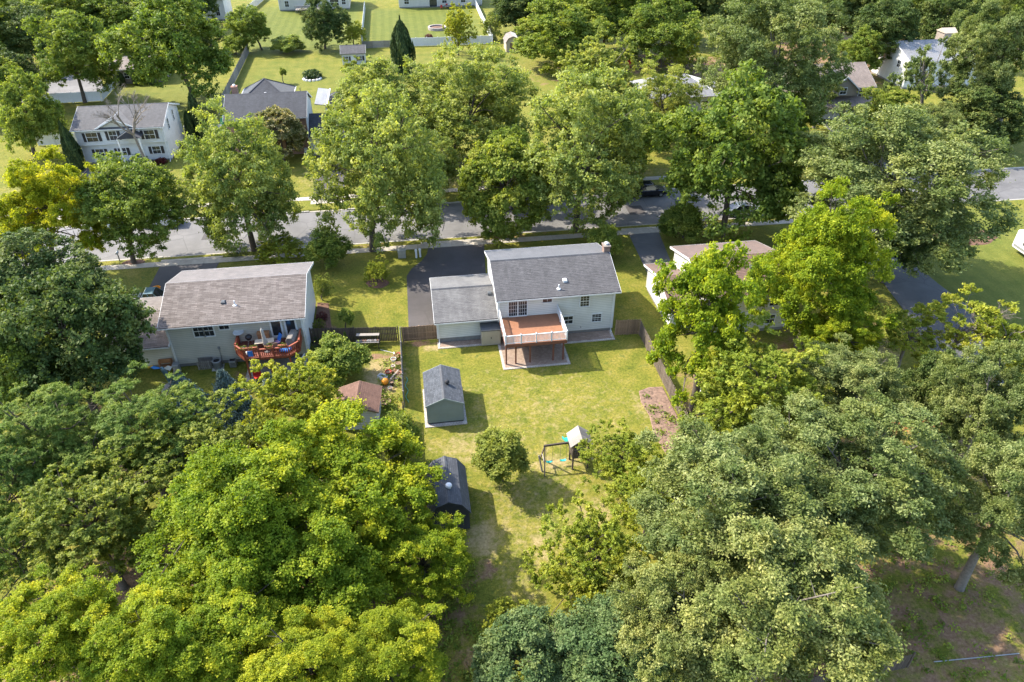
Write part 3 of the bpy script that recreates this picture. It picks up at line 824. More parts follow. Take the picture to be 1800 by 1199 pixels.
sd.box(-w / 2 - 0.1, -w / 2, -0.08, 0.03, 0, h + 0.1).box(w / 2, w / 2 + 0.1, -0.08, 0.03, 0, h + 0.1).box(-w / 2, w / 2, -0.08, 0.03, h, h + 0.1).box(-w / 2, w / 2, -0.08, 0.03, -0.04, 0.06).box(-0.06, 0.06, -0.06, 0.03, 0.06, h)
for i in range(1, 4):
    for s in (-1, 1):
        xx = s * w / 2 * i / 4
        sd.box(xx - 0.012, xx + 0.012, -0.04, -0.03, 0.06, h)
for i in range(1, 5):
    sd.box(-w / 2, w / 2, -0.042, -0.032, h * i / 5 - 0.012, h * i / 5 + 0.012)
sdo = put('sliding_door', sd, 'white_trim', H1, (1.9, -0.03, 2.62))
put('pane', MB().box(-w / 2, -0.06, -0.025, 0.0, 0.06, h), 'glass', sdo); put('pane', MB().box(0.06, w / 2, -0.015, 0.01, 0.06, h), 'glass', sdo)
put('handle', MB().box(0.08, 0.11, -0.09, -0.05, 0.95, 1.2), 'metal_dark', sdo)
downspout(H1, 11.28, -0.02, 4.85); downspout(H1, 0.12, -0.02, 4.85)
chimney(H1, 11.5, 4.6, 0.0, 7.2, 0.62, 0.8, 'brick_brown')
box_vent(H1, 6.6, 0.95, 5.62, 'white_metal'); vent_pipe(H1, 5.85, 0.05, 5.32, 0.42, 0.06, 'white_metal')
put('wall_lamp', MB().lathe([(0.05, 0), (0.09, 0.02), (0.07, 0.22), (0.02, 0.28)], 10), 'metal_dark', H1, (0.55, -0.12, 4.35))
put('hose_bib', MB().tube([(0, 0, 0), (0, -0.12, 0), (0, -0.14, -0.08)], 0.03, 6), 'metal_dark', H1, (8.2, -0.02, 0.75))
# attached garage wing
G1 = thing('garage_wing', 'pale grey one storey garage with worn grey roof left of the deck', 'garage', (1.2, 58.6, 0))
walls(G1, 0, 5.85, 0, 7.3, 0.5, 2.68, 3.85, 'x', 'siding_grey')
gable_roof(G1, -0.25, 5.86, -0.7, 7.75, 2.78, 3.98, 'x', 'shingle_grey_worn')
soffit(G1, -0.2, 5.8, -0.65, -0.03, 2.61)
garage_door(G1, 2.9, 7.34, 4.6, 2.1, math.pi)
box_vent(G1, 5.4, 2.4, 3.72, 'metal_dark')
downspout(G1, 0.12, -0.02, 2.6)

def slab(name, label, x0, x1, y0, y1, mat, edge=None, z=0.06):
    o = struct(name, MB().box(x0, x1, y0, y1, -0.05, z), mat, label)
    if edge:
        e = MB(); t = 0.24
        e.box(x0 - t, x1 + t, y0 - t, y0 - 0.004, -0.05, z + 0.01).box(x0 - t, x0 - 0.004, y0, y1, -0.05, z + 0.01).box(x1 + 0.004, x1 + t, y0, y1, -0.05, z + 0.01)
        put('edging', e, edge, o)
    return o
slab('patio', 'brown paver patio under the deck', 7.15, 13.05, 53.6, 58.25, 'pavers_brown', 'pavers_pale')
slab('path', 'brown paver path behind the garage', 1.35, 6.85, 57.75, 58.55, 'pavers_brown', 'pavers_pale')
slab('path', 'brown paver strip along the grey house wall', 13.4, 18.2, 56.85, 58.25, 'pavers_brown', 'pavers_pale')
# storage box
t = thing('storage_shed', 'beige plastic storage locker with dark lid against the garage', 'storage box', (5.35, 57.35, 0.06))
bevel(put('body', MB().box(0, 1.85, 0, 0.95, 0, 1.7), 'plastic_beige', t), 0.04)
put('lid', MB().extrude([(-0.05, 1.705), (0.99, 1.705), (0.99, 2.05), (-0.05, 1.8)], -0.04, 1.89, 'x'), 'metal_dark', t)
for sx in (0.04, 0.94):
    put('door', MB().box(sx, sx + 0.87, -0.025, -0.002, 0.06, 1.64), 'plastic_beige', t)
put('handle', MB().box(0.89, 0.96, -0.06, -0.026, 0.8, 1.0), 'black', t)

# ------------------------------------------------------------------ main deck
def railing(parent, a, b, z, mats, nposts, skip_last=False, h=0.95, bw=0.05, sp=0.115, pw=0.12, top=0.09, skip_first=False):
    a = Vector((a[0], a[1], 0)); b = Vector((b[0], b[1], 0)); d = b - a; L = d.length; d.normalize()
    rz = math.atan2(d.y, d.x)
    rail = put('railing', MB().box(0, L, -top / 2, top / 2, h - 0.07, h).box(0, L, -0.03, 0.03, 0.08, 0.14), mats, parent, (a.x, a.y, z), rz)
    if ('bal', bw, h) not in WIN:
        WIN[('bal', bw, h)] = MB().box(-bw / 2, bw / 2, -bw / 2, bw / 2, 0.142, h - 0.072).mesh('baluster')
        WIN[('post', pw, h)] = MB().box(-pw / 2, pw / 2, -pw / 2, pw / 2, -0.1, h + 0.06).lathe([(pw * 0.8, h + 0.062), (pw * 0.85, h + 0.09), (0.01, h + 0.16)], 4).mesh('post')
    n = int(L / sp)
    posts = [L * k / (nposts - 1) for k in range(nposts)]
    for k in range(1, n):
        t = L * k / n
        if min(abs(t - p) for p in posts) > pw * 0.7:
            put('baluster', WIN[('bal', bw, h)], mats, rail, (t, 0, 0))
    for k, p in enumerate(posts):
        if (skip_last and k == nposts - 1) or (skip_first and k == 0):
            continue
        put('post', WIN[('post', pw, h)], mats, rail, (p, 0, 0))
D1 = thing('deck', 'raised reddish brown deck with white railing behind the grey house', 'deck', (7.2, 53.75, 0))
bm = MB()
nb = 32; bwid = 4.5 / nb
for k in range(nb):
    bm.box(0, 5.7, k * bwid + 0.004, (k + 1) * bwid - 0.004, 2.53, 2.58)
put('floor_boards', bm, 'deck_board', D1, kind='stuff')
put('skirt', MB().box(-0.03, 5.73, -0.04, -0.002, 2.26, 2.575).box(-0.035, -0.002, 0, 4.5, 2.26, 2.575).box(5.702, 5.735, 0, 4.5, 2.26, 2.575), 'deck_skirt', D1)
jm = MB()
for k in range(13):
    jm.box(0.1 + k * 0.44, 0.15 + k * 0.44, 0.002, 4.5, 2.3, 2.525)
put('joists', jm, 'deck_skirt', D1, kind='stuff')
put('beam', MB().box(0.0, 5.7, 0.35, 0.47, 2.05, 2.295), 'deck_skirt', D1)
pm = MB().box(-0.07, 0.07, -0.07, 0.07, 0.05, 2.05).mesh('support_post')
for px in (0.1, 1.0, 2.35, 4.55, 5.5):
    put('support_post', pm, 'deck_skirt', D1, (px, 0.41, 0))
railing(D1, (0, 0.04), (5.7, 0.04), 2.58, 'white_vinyl', 5)
railing(D1, (0.0, 4.48), (0.0, 0.04), 2.58, 'white_vinyl', 4, True)
railing(D1, (5.7, 0.04), (5.7, 4.48), 2.58, 'white_vinyl', 4, skip_first=True)

# ------------------------------------------------------------------ tan house on the left
H2 = thing('house', 'tan sided house with brown shingle roof and red deck, left of the driveway', 'house', (-23.1, 58.2, 0))
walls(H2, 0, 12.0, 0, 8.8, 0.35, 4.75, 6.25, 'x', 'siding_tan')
gable_roof(H2, -0.4, 12.42, -0.72, 9.5, 4.88, 6.47, 'x', 'shingle_brown', cap='shingle_brown')
put('gable_cladding', MB().extrude([(0.06, 0.4), (8.74, 0.4), (8.74, 4.7), (4.4, 6.2), (0.06, 4.7)], 12.025, 12.05, 'x'), 'white_vinyl', H2)
soffit(H2, -0.35, 12.38, -0.68, -0.03, 4.72)
for xx in (2.75, 3.65):
    window(H2, xx, -0.03, 3.25, 0.82, 1.15, 0, (2, 2))
window(H2, 5.05, -0.03, 3.85, 0.85, 0.5, 0, (2, 1), double=False)
window(H2, 2.5, 8.83, 3.0, 1.5, 1.2, math.pi, (2, 2)); window(H2, 9, 8.83, 3.0, 1.5, 1.2, math.pi, (2, 2))
for xx in (9.6, 10.9):
    o = put('patio_door', MB().box(-0.55, -0.4, -0.07, 0.03, 0, 2.05).box(0.4, 0.55, -0.07, 0.03, 0, 2.05).box(-0.4, 0.4, -0.07, 0.03, 1.9, 2.05).box(-0.4, 0.4, -0.07, 0.03, 0, 0.2), 'white_trim', H2, (xx, -0.03, 2.5))
    put('pane', MB().box(-0.4, 0.4, -0.03, 0.0, 0.2, 1.9), 'glass', o)
downspout(H2, 0.1, -0.02, 4.7); downspout(H2, 11.9, -0.02, 4.7)
box_vent(H2, 5.05, 1.7, 5.62, 'metal_dark'); vent_pipe(H2, 6.1, 1.3, 5.5, 0.45, 0.06, 'white_metal')
G2 = thing('garage_wing', 'tan one storey garage with brown roof left of the tan house', 'garage', (-28.6, 58.4, 0))
walls(G2, 0, 5.45, 0, 7.6, 0.35, 2.6, 3.8, 'x', 'siding_tan')
gable_roof(G2, -0.3, 5.46, -0.7, 8.2, 2.75, 3.92, 'x', 'shingle_brown', cap='shingle_brown')
soffit(G2, -0.25, 5.4, -0.65, -0.03, 2.58)
garage_door(G2, 2.7, 7.64, 4.5, 2.1, math.pi)

# ------------------------------------------------------------------ red deck of the tan house
D2 = thing('deck', 'cluttered red stained deck with chamfered corners behind the tan house', 'deck', (-17.0, 55.3, 0))
poly = [(0.0, 2.8), (0.0, 1.0), (0.85, 0.0), (4.75, 0.0), (5.6, 0.8), (5.6, 2.8)]
bm = MB()
for k in range(20):
    y0 = k * 0.14; y1 = y0 + 0.132
    xa = 0.0 if y0 >= 1.0 else 0.85 * (1 - y0); xb = 5.6 if y0 >= 0.8 else 4.75 + 0.85 * y0 / 0.8
    bm.box(xa, xb, y0 + 0.004, y1, 2.33, 2.38)
put('floor_boards', bm, 'deck_red', D2, kind='stuff')
sk = MB()
for p, q in zip(poly[:-1], poly[1:]):
    sk.bar((p[0], p[1], 2.26), (q[0], q[1], 2.26), 0.04, 0.26)
put('skirt', sk, 'wood_red', D2)
pm = MB().box(-0.07, 0.07, -0.07, 0.07, 0, 2.2).mesh('support_post')
for p in ((0.9, 0.15), (2.9, 0.15), (4.7, 0.15)):
    put('support_post', pm, 'wood_red', D2, (p[0], p[1], 0))
for k, (p, q, n) in enumerate(zip(poly[:-1], poly[1:], (2, 2, 4, 2, 2))):
    railing(D2, p, q, 2.38, 'wood_red', n, skip_last=True, h=0.92, bw=0.06, sp=0.17, pw=0.1, top=0.15)

# ------------------------------------------------------------------ other houses
H3 = thing('house', 'cream house with maroon roof behind the tall yard maple', 'house', (26.7, 56.0, 0))
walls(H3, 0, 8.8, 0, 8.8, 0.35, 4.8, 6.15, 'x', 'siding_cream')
gable_roof(H3, -0.3, 9.1, -0.7, 9.6, 4.9, 6.35, 'x', 'shingle_maroon', cap='shingle_maroon')
for xx in (2.0, 7.2):
    window(H3, xx, -0.03, 3.0, 0.9, 1.2, 0, (2, 2)); window(H3, xx, -0.03, 0.9, 0.9, 1.0, 0, (2, 2))
door(H3, 4.2, -0.03, 0.4, 0.9, 2.0)
box_vent(H3, 5.5, 2.6, 5.98, 'metal_dark')
G3 = thing('garage_wing', 'white gabled garage with maroon roof beside the old driveway', 'garage', (24.2, 57.5, 0))
walls(G3, 0, 2.45, 0, 7.8, 0.3, 2.7, 3.8, 'x', 'siding_white')
gable_roof(G3, -0.35, 2.46, -0.6, 8.4, 2.8, 4.0, 'x', 'shingle_maroon', cap='shingle_maroon')
# small back stair of the maroon house
t = thing('stair', 'pale blue back stair behind the maroon roofed house', 'stairs', (28.9, 53.6, 0))
for k in range(6):
    put('step', MB().box(0, 1.5, 2.2 - 0.34 * (k + 1), 2.2 - 0.34 * k, 0.18 * (6 - k) * 0 + 1.2 - 0.2 * k - 0.05, 1.2 - 0.2 * k), 'white_vinyl', t)
for s in (0.0, 1.5):
    put('stringer', MB().bar((s, 2.3, 1.2), (s, 0.1, 0.05), 0.06, 0.25), 'white_vinyl', t); put('handrail', MB().bar((s, 2.3, 2.1), (s, 0.1, 0.95), 0.06).bar((s, 0.15, 0), (s, 0.15, 1.0), 0.06).bar((s, 2.25, 0), (s, 2.25, 2.1), 0.06), 'white_vinyl', t)

# white colonial across the street
H4 = thing('house', 'white two storey colonial with front gable and dark shutters across the street', 'house', (-47.2, 110.6, 0))
walls(H4, 0, 12.0, 0.45, 9.3, 0.25, 2.9, 3.0, 'x', 'siding_white')
walls(H4, 0.02, 11.98, 0, 9.28, 2.95, 5.3, 7.0, 'x', 'siding_white', found=None)
gable_roof(H4, -0.35, 12.35, -0.55, 9.85, 5.4, 7.2, 'x', 'shingle_grey')
put('front_gable', MB().extrude([(3.0, 5.2), (8.4, 5.2), (5.7, 6.5)], -0.16, 4.0, 'y'), 'siding_cream', H4)
put('front_gable_roof', MB().extrude([(2.45, 5.22), (2.45, 5.08), (5.7, 6.62), (8.95, 5.08), (8.95, 5.22), (5.7, 6.78)], -0.45, 3.9, 'y'), 'shingle_grey', H4)
put('gable_trim', MB().extrude([(2.42, 5.24), (2.42, 5.04), (5.7, 6.6), (8.98, 5.04), (8.98, 5.24), (5.7, 6.8)], -0.5, -0.455, 'y'), 'white_trim', H4)
window(H4, 2.1, -0.03, 3.5, 1.5, 1.3, 0, (2, 2), shutters='shutter_dark'); window(H4, 5.0, -0.03, 3.6, 1.0, 1.3, 0, (2, 2), shutters='shutter_dark'); window(H4, 10.0, -0.03, 3.5, 1.4, 1.3, 0, (2, 2), shutters='shutter_dark')
window(H4, 2.3, 0.42, 1.1, 1.1, 1.1, 0, (2, 2), shutters='shutter_dark'); window(H4, 5.4, 0.42, 1.1, 1.1, 1.1, 0, (2, 2), shutters='shutter_dark'); window(H4, 10.2, 0.42, 1.1, 1.1, 1.1, 0, (2, 2), shutters='shutter_dark')
window(H4, 12.03, 3.0, 3.9, 0.6, 1.5, math.pi / 2, (1, 2)); window(H4, 12.03, 6.3, 4.1, 0.6, 1.5, math.pi / 2, (1, 2))
door(H4, 7.4, -0.03, 2.97, 1.0, 1.9)
put('porch_roof', MB().extrude([(5.9, 4.3), (9.2, 4.3), (7.55, 5.3)], -1.9, -0.05, 'y'), 'shingle_dark', H4)
cm = MB().lathe([(0.2, 0), (0.2, 0.1), (0.14, 0.12), (0.13, 4.0), (0.2, 4.1), (0.2, 4.29)], 14).mesh('column')
for xx in (6.1, 9.0):
    put('column', cm, 'white_trim', H4, (xx, -1.7, 0.0))
put('porch', MB().box(5.9, 9.2, -1.9, 0.4, 0, 0.25).box(6.6, 8.5, -2.4, -1.91, 0, 0.13), 'concrete_pale', H4)
downspout(H4, 11.9, -0.02, 5.2)

# brick house
H5 = thing('house', 'two storey house with dark roof and red brick front across the street', 'house', (-26.3, 110.6, 0))
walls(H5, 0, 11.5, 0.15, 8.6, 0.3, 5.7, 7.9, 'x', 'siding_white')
put('brick_front', MB().box(0.03, 11.47, 0.0, 0.11, 0.05, 5.62), 'brick_red', H5)
gable_roof(H5, -0.2, 11.75, -0.45, 9.2, 5.78, 8.1, 'x', 'shingle_dark')
for xx in (2.0, 5.6, 9.0):
    window(H5, xx, -0.03, 3.5, 1.0, 1.4, 0, (2, 2), shutters='shutter_dark'); window(H5, xx, -0.03, 0.9, 1.0, 1.5, 0, (2, 2), shutters='shutter_dark')
chimney(H5, 1.1, 5.6, 5.5, 8.9, 0.8, 0.8)
box_vent(H5, 5.4, 5.6, 7.6, 'white_metal'); vent_pipe(H5, 10.6, 5.8, 7.6, 0.6, 0.05, 'metal_dark')
G5 = thing('garage_wing', 'one storey wing with dark roof right of the brick house', 'garage', (-14.65, 110.3, 0))
walls(G5, 0, 6.6, 0, 8.4, 0.25, 2.65, 4.6, 'x', 'siding_white')
gable_roof(G5, -0.1, 6.9, -0.45, 8.9, 2.75, 4.8, 'x', 'shingle_dark')
garage_door(G5, 3.5, -0.03, 3.0, 2.1); door(G5, 0.9, -0.03, 0.1, 0.9, 2.0)
t = thing('chair', 'white porch chair before the brick wall', 'chair', (-15.5, 110.0, 0.05))
put('seat', MB().box(-0.25, 0.25, -0.25, 0.25, 0.4, 0.45), 'white_metal', t); put('backrest', MB().box(-0.25, 0.25, 0.2, 0.25, 0.45, 1.0).lathe([(0.25, 0.95), (0.25, 1.05)], 12), 'white_metal', t)
for sx in (-0.22, 0.22):
    for sy in (-0.22, 0.22):
        put('leg', MB().box(sx - 0.02, sx + 0.02, sy - 0.02, sy + 0.02, 0, 0.4), 'white_metal', t)
# sunroom with pyramid roof behind the brick house
def pyramid(parent, n, r, z0, z1, mat, rot=0.0, th=0.1):
    vs = [(r * math.cos(2 * math.pi * k / n + rot), r * math.sin(2 * math.pi * k / n + rot), z0) for k in range(n)]
    vs += [(x, y, z0 - th) for x, y, z in vs] + [(0, 0, z1)]
    fs = [(k, (k + 1) % n, 2 * n) for k in range(n)] + [(k + n, (k + 1) % n + n, (k + 1) % n, k) for k in range(n)] + [tuple(range(2 * n - 1, n - 1, -1))]
    rf = put('roof', MB().add(vs, fs), mat, parent)
    hm = MB()
    for k in range(n):
        hm.bar(Vector(vs[k]) + Vector((0, 0, 0.02)), Vector((0, 0, z1 + 0.02)), 0.22, 0.05)
    put('hip_ridge', hm, mat, rf)
    fm = MB()
    for k in range(n):
        a = vs[k]; b = vs[(k + 1) % n]
        fm.bar((a[0] * 1.01, a[1] * 1.01, z0 - th), (b[0] * 1.01, b[1] * 1.01, z0 - th), 0.1, 0.2)
    put('fascia', fm, 'white_trim', rf)
t = thing('sunroom', 'dark pyramid roof of the sunroom behind the brick house', 'sunroom', (-21.9, 123.3, 0))
put('wall', MB().box(-3.6, 3.6, -3.4, 3.6, 0, 5.2), 'siding_white', t)
pyramid(t, 4, 5.8, 5.3, 7.9, 'shingle_dark', R(45))
for xx in (-2, 0, 2):
    window(t, xx, 3.63, 1.0, 1.2, 1.4, math.pi, (1, 2))
t = thing('gazebo', 'octagonal gazebo with dark roof and white trim beyond the brick house', 'gazebo', (-10.8, 128.6, 0))
pyramid(t, 8, 3.3, 2.5, 4.1, 'shingle_dark', R(22.5))
put('floor', MB().lathe([(2.9, 0), (2.9, 0.25)], 8), 'wood_grey', t)
for k in range(8):
    a = R(22.5 + 45 * k); b = a + R(45)
    p = (2.75 * math.cos(a), 2.75 * math.sin(a)); q = (2.75 * math.cos(b), 2.75 * math.sin(b))
    put('post', MB().box(p[0] - 0.07, p[0] + 0.07, p[1] - 0.07, p[1] + 0.07, 0.25, 2.4), 'white_trim', t)
    put('screen', MB().bar((p[0] * 0.98, p[1] * 0.98, 1.35), (q[0] * 0.98, q[1] * 0.98, 1.35), 0.02, 2.05), 'glass', t)
    put('rail', MB().bar((p[0], p[1], 1.0), (q[0], q[1], 1.0), 0.06, 0.1), 'white_trim', t)
t = thing('awning', 'sloping grey patio awning with white edge between brick house and gazebo', 'awning', (-14.3, 119.5, 0))
put('roof', MB().add([(0, 0, 4.6), (1.8, 0, 4.3), (1.8, 8.5, 4.3), (0, 8.5, 4.6), (0, 0, 4.7), (1.8, 0, 4.4), (1.8, 8.5, 4.4), (0, 8.5, 4.7)], [(0, 3, 2, 1), (4, 5, 6, 7), (0, 1, 5, 4), (1, 2, 6, 5), (2, 3, 7, 6), (3, 0, 4, 7)]), 'shingle_pale', t)
put('edge', MB().box(1.81, 2.0, -0.1, 8.6, 4.2, 4.48), 'white_trim', t)
for yy in (0.2, 8.2):
    put('post', MB().box(1.6, 1.75, yy, yy + 0.15, 0, 4.25), 'white_trim', t)

# grey hip roofed house, taupe gabled house, white house (upper right)
t = thing('house', 'house with pale grey hip roof mostly hidden by trees', 'house', (46.5, 124.0, 0))
put('wall', MB().box(-6, 6, -4.5, 4.5, 0, 3.2), 'siding_cream', t)
put('roof', MB().add([(-6.6, -5.2, 3.2), (6.6, -5.2, 3.2), (6.6, 5.2, 3.2), (-6.6, 5.2, 3.2), (-1.4, 0, 5.6), (1.6, 0, 5.6)], [(0, 1, 5, 4), (1, 2, 5), (2, 3, 4, 5), (3, 0, 4), (3, 2, 1, 0)]), 'shingle_pale', t)
put('wing', MB().box(6.02, 11, -4.0, 3.0, 0, 2.8), 'siding_white', t)
put('wing_roof', MB().extrude([(-4.6, 2.75), (3.6, 2.75), (-0.5, 4.3)], 6.0, 11.4, 'x'), 'shingle_pale', t)
for xx in (-4, 0, 4):
    window(t, xx, -4.53, 1.0, 1.2, 1.3, 0, (2, 2))
t = thing('house', 'low house with pale roof behind the light birch', 'house', (36.5, 112.0, 0))
walls(t, -5, 5, -3.5, 3.5, 0.3, 2.7, 4.1, 'x', 'siding_white')
gable_roof(t, -5.4, 5.4, -4.1, 4.1, 2.8, 4.3, 'x', 'shingle_pale', cap='shingle_pale')
for xx in (-3, 0, 3):
    window(t, xx, -3.53, 0.9, 1.1, 1.2, 0, (2, 2))
t = thing('house', 'taupe two storey house with front gable behind the half bare oak', 'house', (64.5, 114.0, 0))
walls(t, 0, 12.5, 0, 9, 0.3, 5.2, 7.6, 'x', 'siding_taupe')
gable_roof(t, -0.3, 13.0, -0.6, 9.6, 5.3, 7.9, 'x', 'shingle_taupe', cap='shingle_taupe')
put('front_gable', MB().extrude([(4.6, 4.2), (9.0, 4.2), (9.0, 5.4), (6.8, 7.2), (4.6, 5.4)], -1.2, 4.0, 'y'), 'siding_taupe', t)
put('front_gable_roof', MB().extrude([(4.1, 5.2), (4.1, 5.05), (6.8, 7.25), (9.5, 5.05), (9.5, 5.2), (6.8, 7.42)], -1.6, 4.2, 'y'), 'shingle_dark', t)
put('gable_trim', MB().extrude([(4.07, 5.22), (4.07, 5.02), (6.8, 7.23), (9.53, 5.02), (9.53, 5.22), (6.8, 7.44)], -1.65, -1.605, 'y'), 'white_trim', t)
put('porch_roof', MB().extrude([(-2.6, 2.7), (0, 2.7), (0, 3.7), (-2.7, 2.85)], 3.0, 12.8, 'x'), 'shingle_taupe', t)
for xx in (3.2, 5.5, 7.6, 12.6):
    put('column', MB().box(xx - 0.09, xx + 0.09, -2.5, -2.32, 0, 2.7), 'white_trim', t)
garage_door(t, 6.6, -0.03, 2.6, 2.2); door(t, 4.6, -0.03, 0.2, 1.0, 2.1)
for xx in (1.8, 11.0):
    window(t, xx, -0.03, 3.3, 1.2, 1.4, 0, (2, 2))
window(t, 6.8, -1.23, 4.5, 1.1, 1.0, 0, (2, 2))
t = thing('house', 'bright white gabled house with pale grey roof in the upper right woods', 'house', (92.5, 127.6, 0))
walls(t, 0, 14.5, 0, 11.0, 0.3, 5.0, 7.0, 'x', 'siding_white')
gable_roof(t, -0.4, 14.9, -0.6, 11.6, 5.1, 7.3, 'x', 'shingle_pale', cap='shingle_pale')
put('chimney', MB().box(9.6, 12.0, 5.8, 8.2, 6.0, 8.3), 'siding_taupe', t)
put('chimney_cap', MB().extrude([(5.6, 8.302), (8.4, 8.302), (7.0, 9.0)], 9.4, 12.2, 'x'), 'tan_paint', t)
for xx in (3.0, 7.5, 11.5):
    window(t, xx, -0.03, 3.2, 1.1, 1.3, 0, (2, 2)); window(t, xx, -0.03, 0.9, 1.1, 1.3, 0, (2, 2))
for yy in (3.0, 8.0):
    window(t, -0.03, yy, 3.2, 1.0, 1.2, -math.pi / 2, (2, 2))

# far row of houses along the top edge
def far_house(label, x, y, w, d, ze, zr, mat, rmat, wins, doors=()):
    t = thing('house', label, 'house', (x, y, 0), group='houses beyond the far lawns')
    walls(t, 0, w, 0, d, 0.3, ze, zr - 0.15, 'x', mat, 0.4)
    gable_roof(t, -0.4, w + 0.4, -0.5, d + 0.5, ze + 0.1, zr, 'x', rmat)
    for wx, wz, ww, wh in wins:
        window(t, wx, -0.03, wz, ww, wh, 0, (2, 2))
    for dx, dw in doors:
        o = put('patio_door', MB().box(-dw / 2 - 0.1, -dw / 2, -0.08, 0.02, 0.1, 2.2).box(dw / 2, dw / 2 + 0.1, -0.08, 0.02, 0.1, 2.2).box(-dw / 2, dw / 2, -0.08, 0.02, 2.1, 2.2), 'white_trim', t, (dx, -0.03, 0.1))
        put('pane', MB().box(-dw / 2, dw / 2, -0.03, 0.0, 0.1, 2.1), 'glass', o)
    return t
far_house('cream house on the far left lawn at the top edge', -30.5, 213, 18, 10, 5.4, 8.2, 'siding_cream', 'shingle_grey', [(14.2, 1.0, 2.2, 1.5), (16.6, 1.2, 1.0, 1.3), (2, 1, 1, 1.4), (5, 3.4, 1.2, 1.4)])
far_house('cream house above the round stone fire pit at the top edge', 0.5, 212, 22, 10, 5.4, 8.2, 'siding_cream', 'shingle_grey', [(2, 1.0, 1.2, 1.4), (12, 1, 1.2, 1.4), (17, 1.0, 1.2, 1.4), (17, 3.4, 1.2, 1.4)], [(9.0, 2.0)])
far_house('pale blue grey house in the top left behind the big lawn tree', -50.5, 204, 8.0, 9, 5.0, 7.6, 'siding_grey', 'shingle_grey', [(6.3, 1.2, 0.9, 2.0), (4.2, 3.0, 1.0, 1.2)])
far_house('small grey house behind the white vinyl fence corner', -54.5, 152, 9.0, 6, 2.7, 4.3, 'siding_taupe', 'shingle_taupe', [(2.4, 1.0, 0.8, 1.0), (5.8, 1.0, 0.8, 1.0)])
t = thing('deck', 'grey wooden deck behind the cream house on the far left lawn', 'deck', (-26.0, 208.0, 0))
put('floor', MB().box(0, 7, 0, 4.9, 1.0, 1.12), 'wood_grey', t)
for k in range(15):
    put('baluster', MB().box(k * 0.48, k * 0.48 + 0.08, 0, 0.08, 0.2, 2.0), 'wood_grey', t)
put('rail', MB().box(-0.1, 7.1, -0.02, 0.12, 2.0, 2.1), 'wood_grey', t)
t = thing('patio_set', 'patio furniture behind the far cream house', 'patio furniture', (11.5, 209.0, 0))
put('table', MB().lathe([(0.9, 0.72), (0.9, 0.78)], 16).lathe([(0.08, 0), (0.08, 0.72)], 8), 'metal_dark', t, (1.5, 0.5, 0))
for a, b in ((0, 0.4), (3, 0.6), (1.5, 1.9)):
    put('chair', MB().box(a - 0.25, a + 0.25, b - 0.25, b + 0.25, 0.4, 0.47).box(a - 0.25, a + 0.25, b + 0.2, b + 0.26, 0.47, 1.0).box(a - 0.24, a - 0.18, b - 0.24, b + 0.24, 0, 0.4).box(a + 0.18, a + 0.24, b - 0.24, b + 0.24, 0, 0.4), 'plastic_red', t)
t = thing('fire_pit', 'low round stone fire pit on the striped far lawn', 'fire pit', (9.0, 187.5, 0))
put('wall', MB().lathe([(2.2, 0), (2.2, 0.6), (1.8, 0.6), (1.8, 0.1)], 24, cap=False), 'stone', t); put('ember_bed', MB().lathe([(1.79, 0.0), (1.79, 0.3), (0.2, 0.5)], 16), 'mulch', t)

# ------------------------------------------------------------------ sheds
S1 = thing('shed', 'sage green gable shed with slate blue roof on a paver pad in the yard', 'shed', (-0.4, 46.8, 0))
put('pad', MB().box(-0.25, 3.3, -0.35, 4.75, -0.05, 0.07), 'pavers_pale', S1)
put('wall', MB().extrude([(0, 0.2), (3.05, 0.2), (3.05, 2.1), (1.52, 2.72), (0, 2.1)], 0, 4.35, 'y'), 't111_green', S1)
gm = MB()
for k in range(1, 15):
    xx = 3.05 * k / 15
    zz = 2.1 + 0.62 * (1 - abs(xx - 1.52) / 1.52)
    gm.box(xx - 0.012, xx + 0.012, -0.012, -0.002, 0.22, zz - 0.03)
put('batten', gm, 't111_green', S1, kind='stuff')
put('skid', MB().box(0.03, 3.02, 0.04, 4.3, 0.072, 0.195), 'black', S1)
put('corner_trim', MB().box(3.0, 3.07, -0.03, 0.03, 0.2, 2.1).box(-0.02, 0.05, -0.03, 0.03, 0.2, 2.1), 't111_green', S1)
gable_roof(S1, -0.12, 4.5, -0.1, 3.15, 2.14, 2.86, 'y', 'shingle_slate', 0.1, 0.14, False, 'shingle_charcoal', 't111_green')
put('roof_vent', MB().lathe([(0.14, -0.1), (0.14, 0.12), (0.2, 0.14), (0.2, 0.24), (0.12, 0.34), (0.01, 0.36)], 14), 'black', S1, (1.9, 1.95, 2.74))

S2 = thing('barn_shed', 'charcoal gambrel barn shed under the bright maple', 'shed', (-0.75, 35.2, 0))
prof = [(0, 0.1), (2.8, 0.1), (2.8, 1.95), (2.25, 2.75), (1.4, 3.1), (0.55, 2.75), (0, 1.95)]
put('wall', MB().extrude(prof, 0, 4.3, 'y'), 'barn_navy', S2)
for k in range(1, 9):
    xx = 2.8 * k / 9
    put('batten', MB().box(xx - 0.02, xx + 0.02, -0.02, -0.002, 0.12, 1.9), 'barn_navy', S2)
rp = [(-0.1, 1.82), (-0.12, 1.9)] + stepped(-0.12, 1.9, 0.5, 2.83, 6) + stepped(0.5, 2.83, 1.4, 3.2, 6)
rp2 = [(2.8 - x, z) for x, z in rp]
top = rp[1:] + list(reversed(rp2[1:]))
put('roof', MB().extrude([(-0.1, 1.82)] + top + [(2.9, 1.82), (2.24, 2.76), (1.4, 3.11), (0.56, 2.76)], -0.15, 4.45, 'y'), 'shingle_charcoal', S2)
put('ridge_cap', MB().extrude([(1.25, 3.14), (1.25, 3.18), (1.4, 3.25), (1.55, 3.18), (1.55, 3.14)], -0.14, 4.44, 'y'), 'shingle_charcoal', S2)
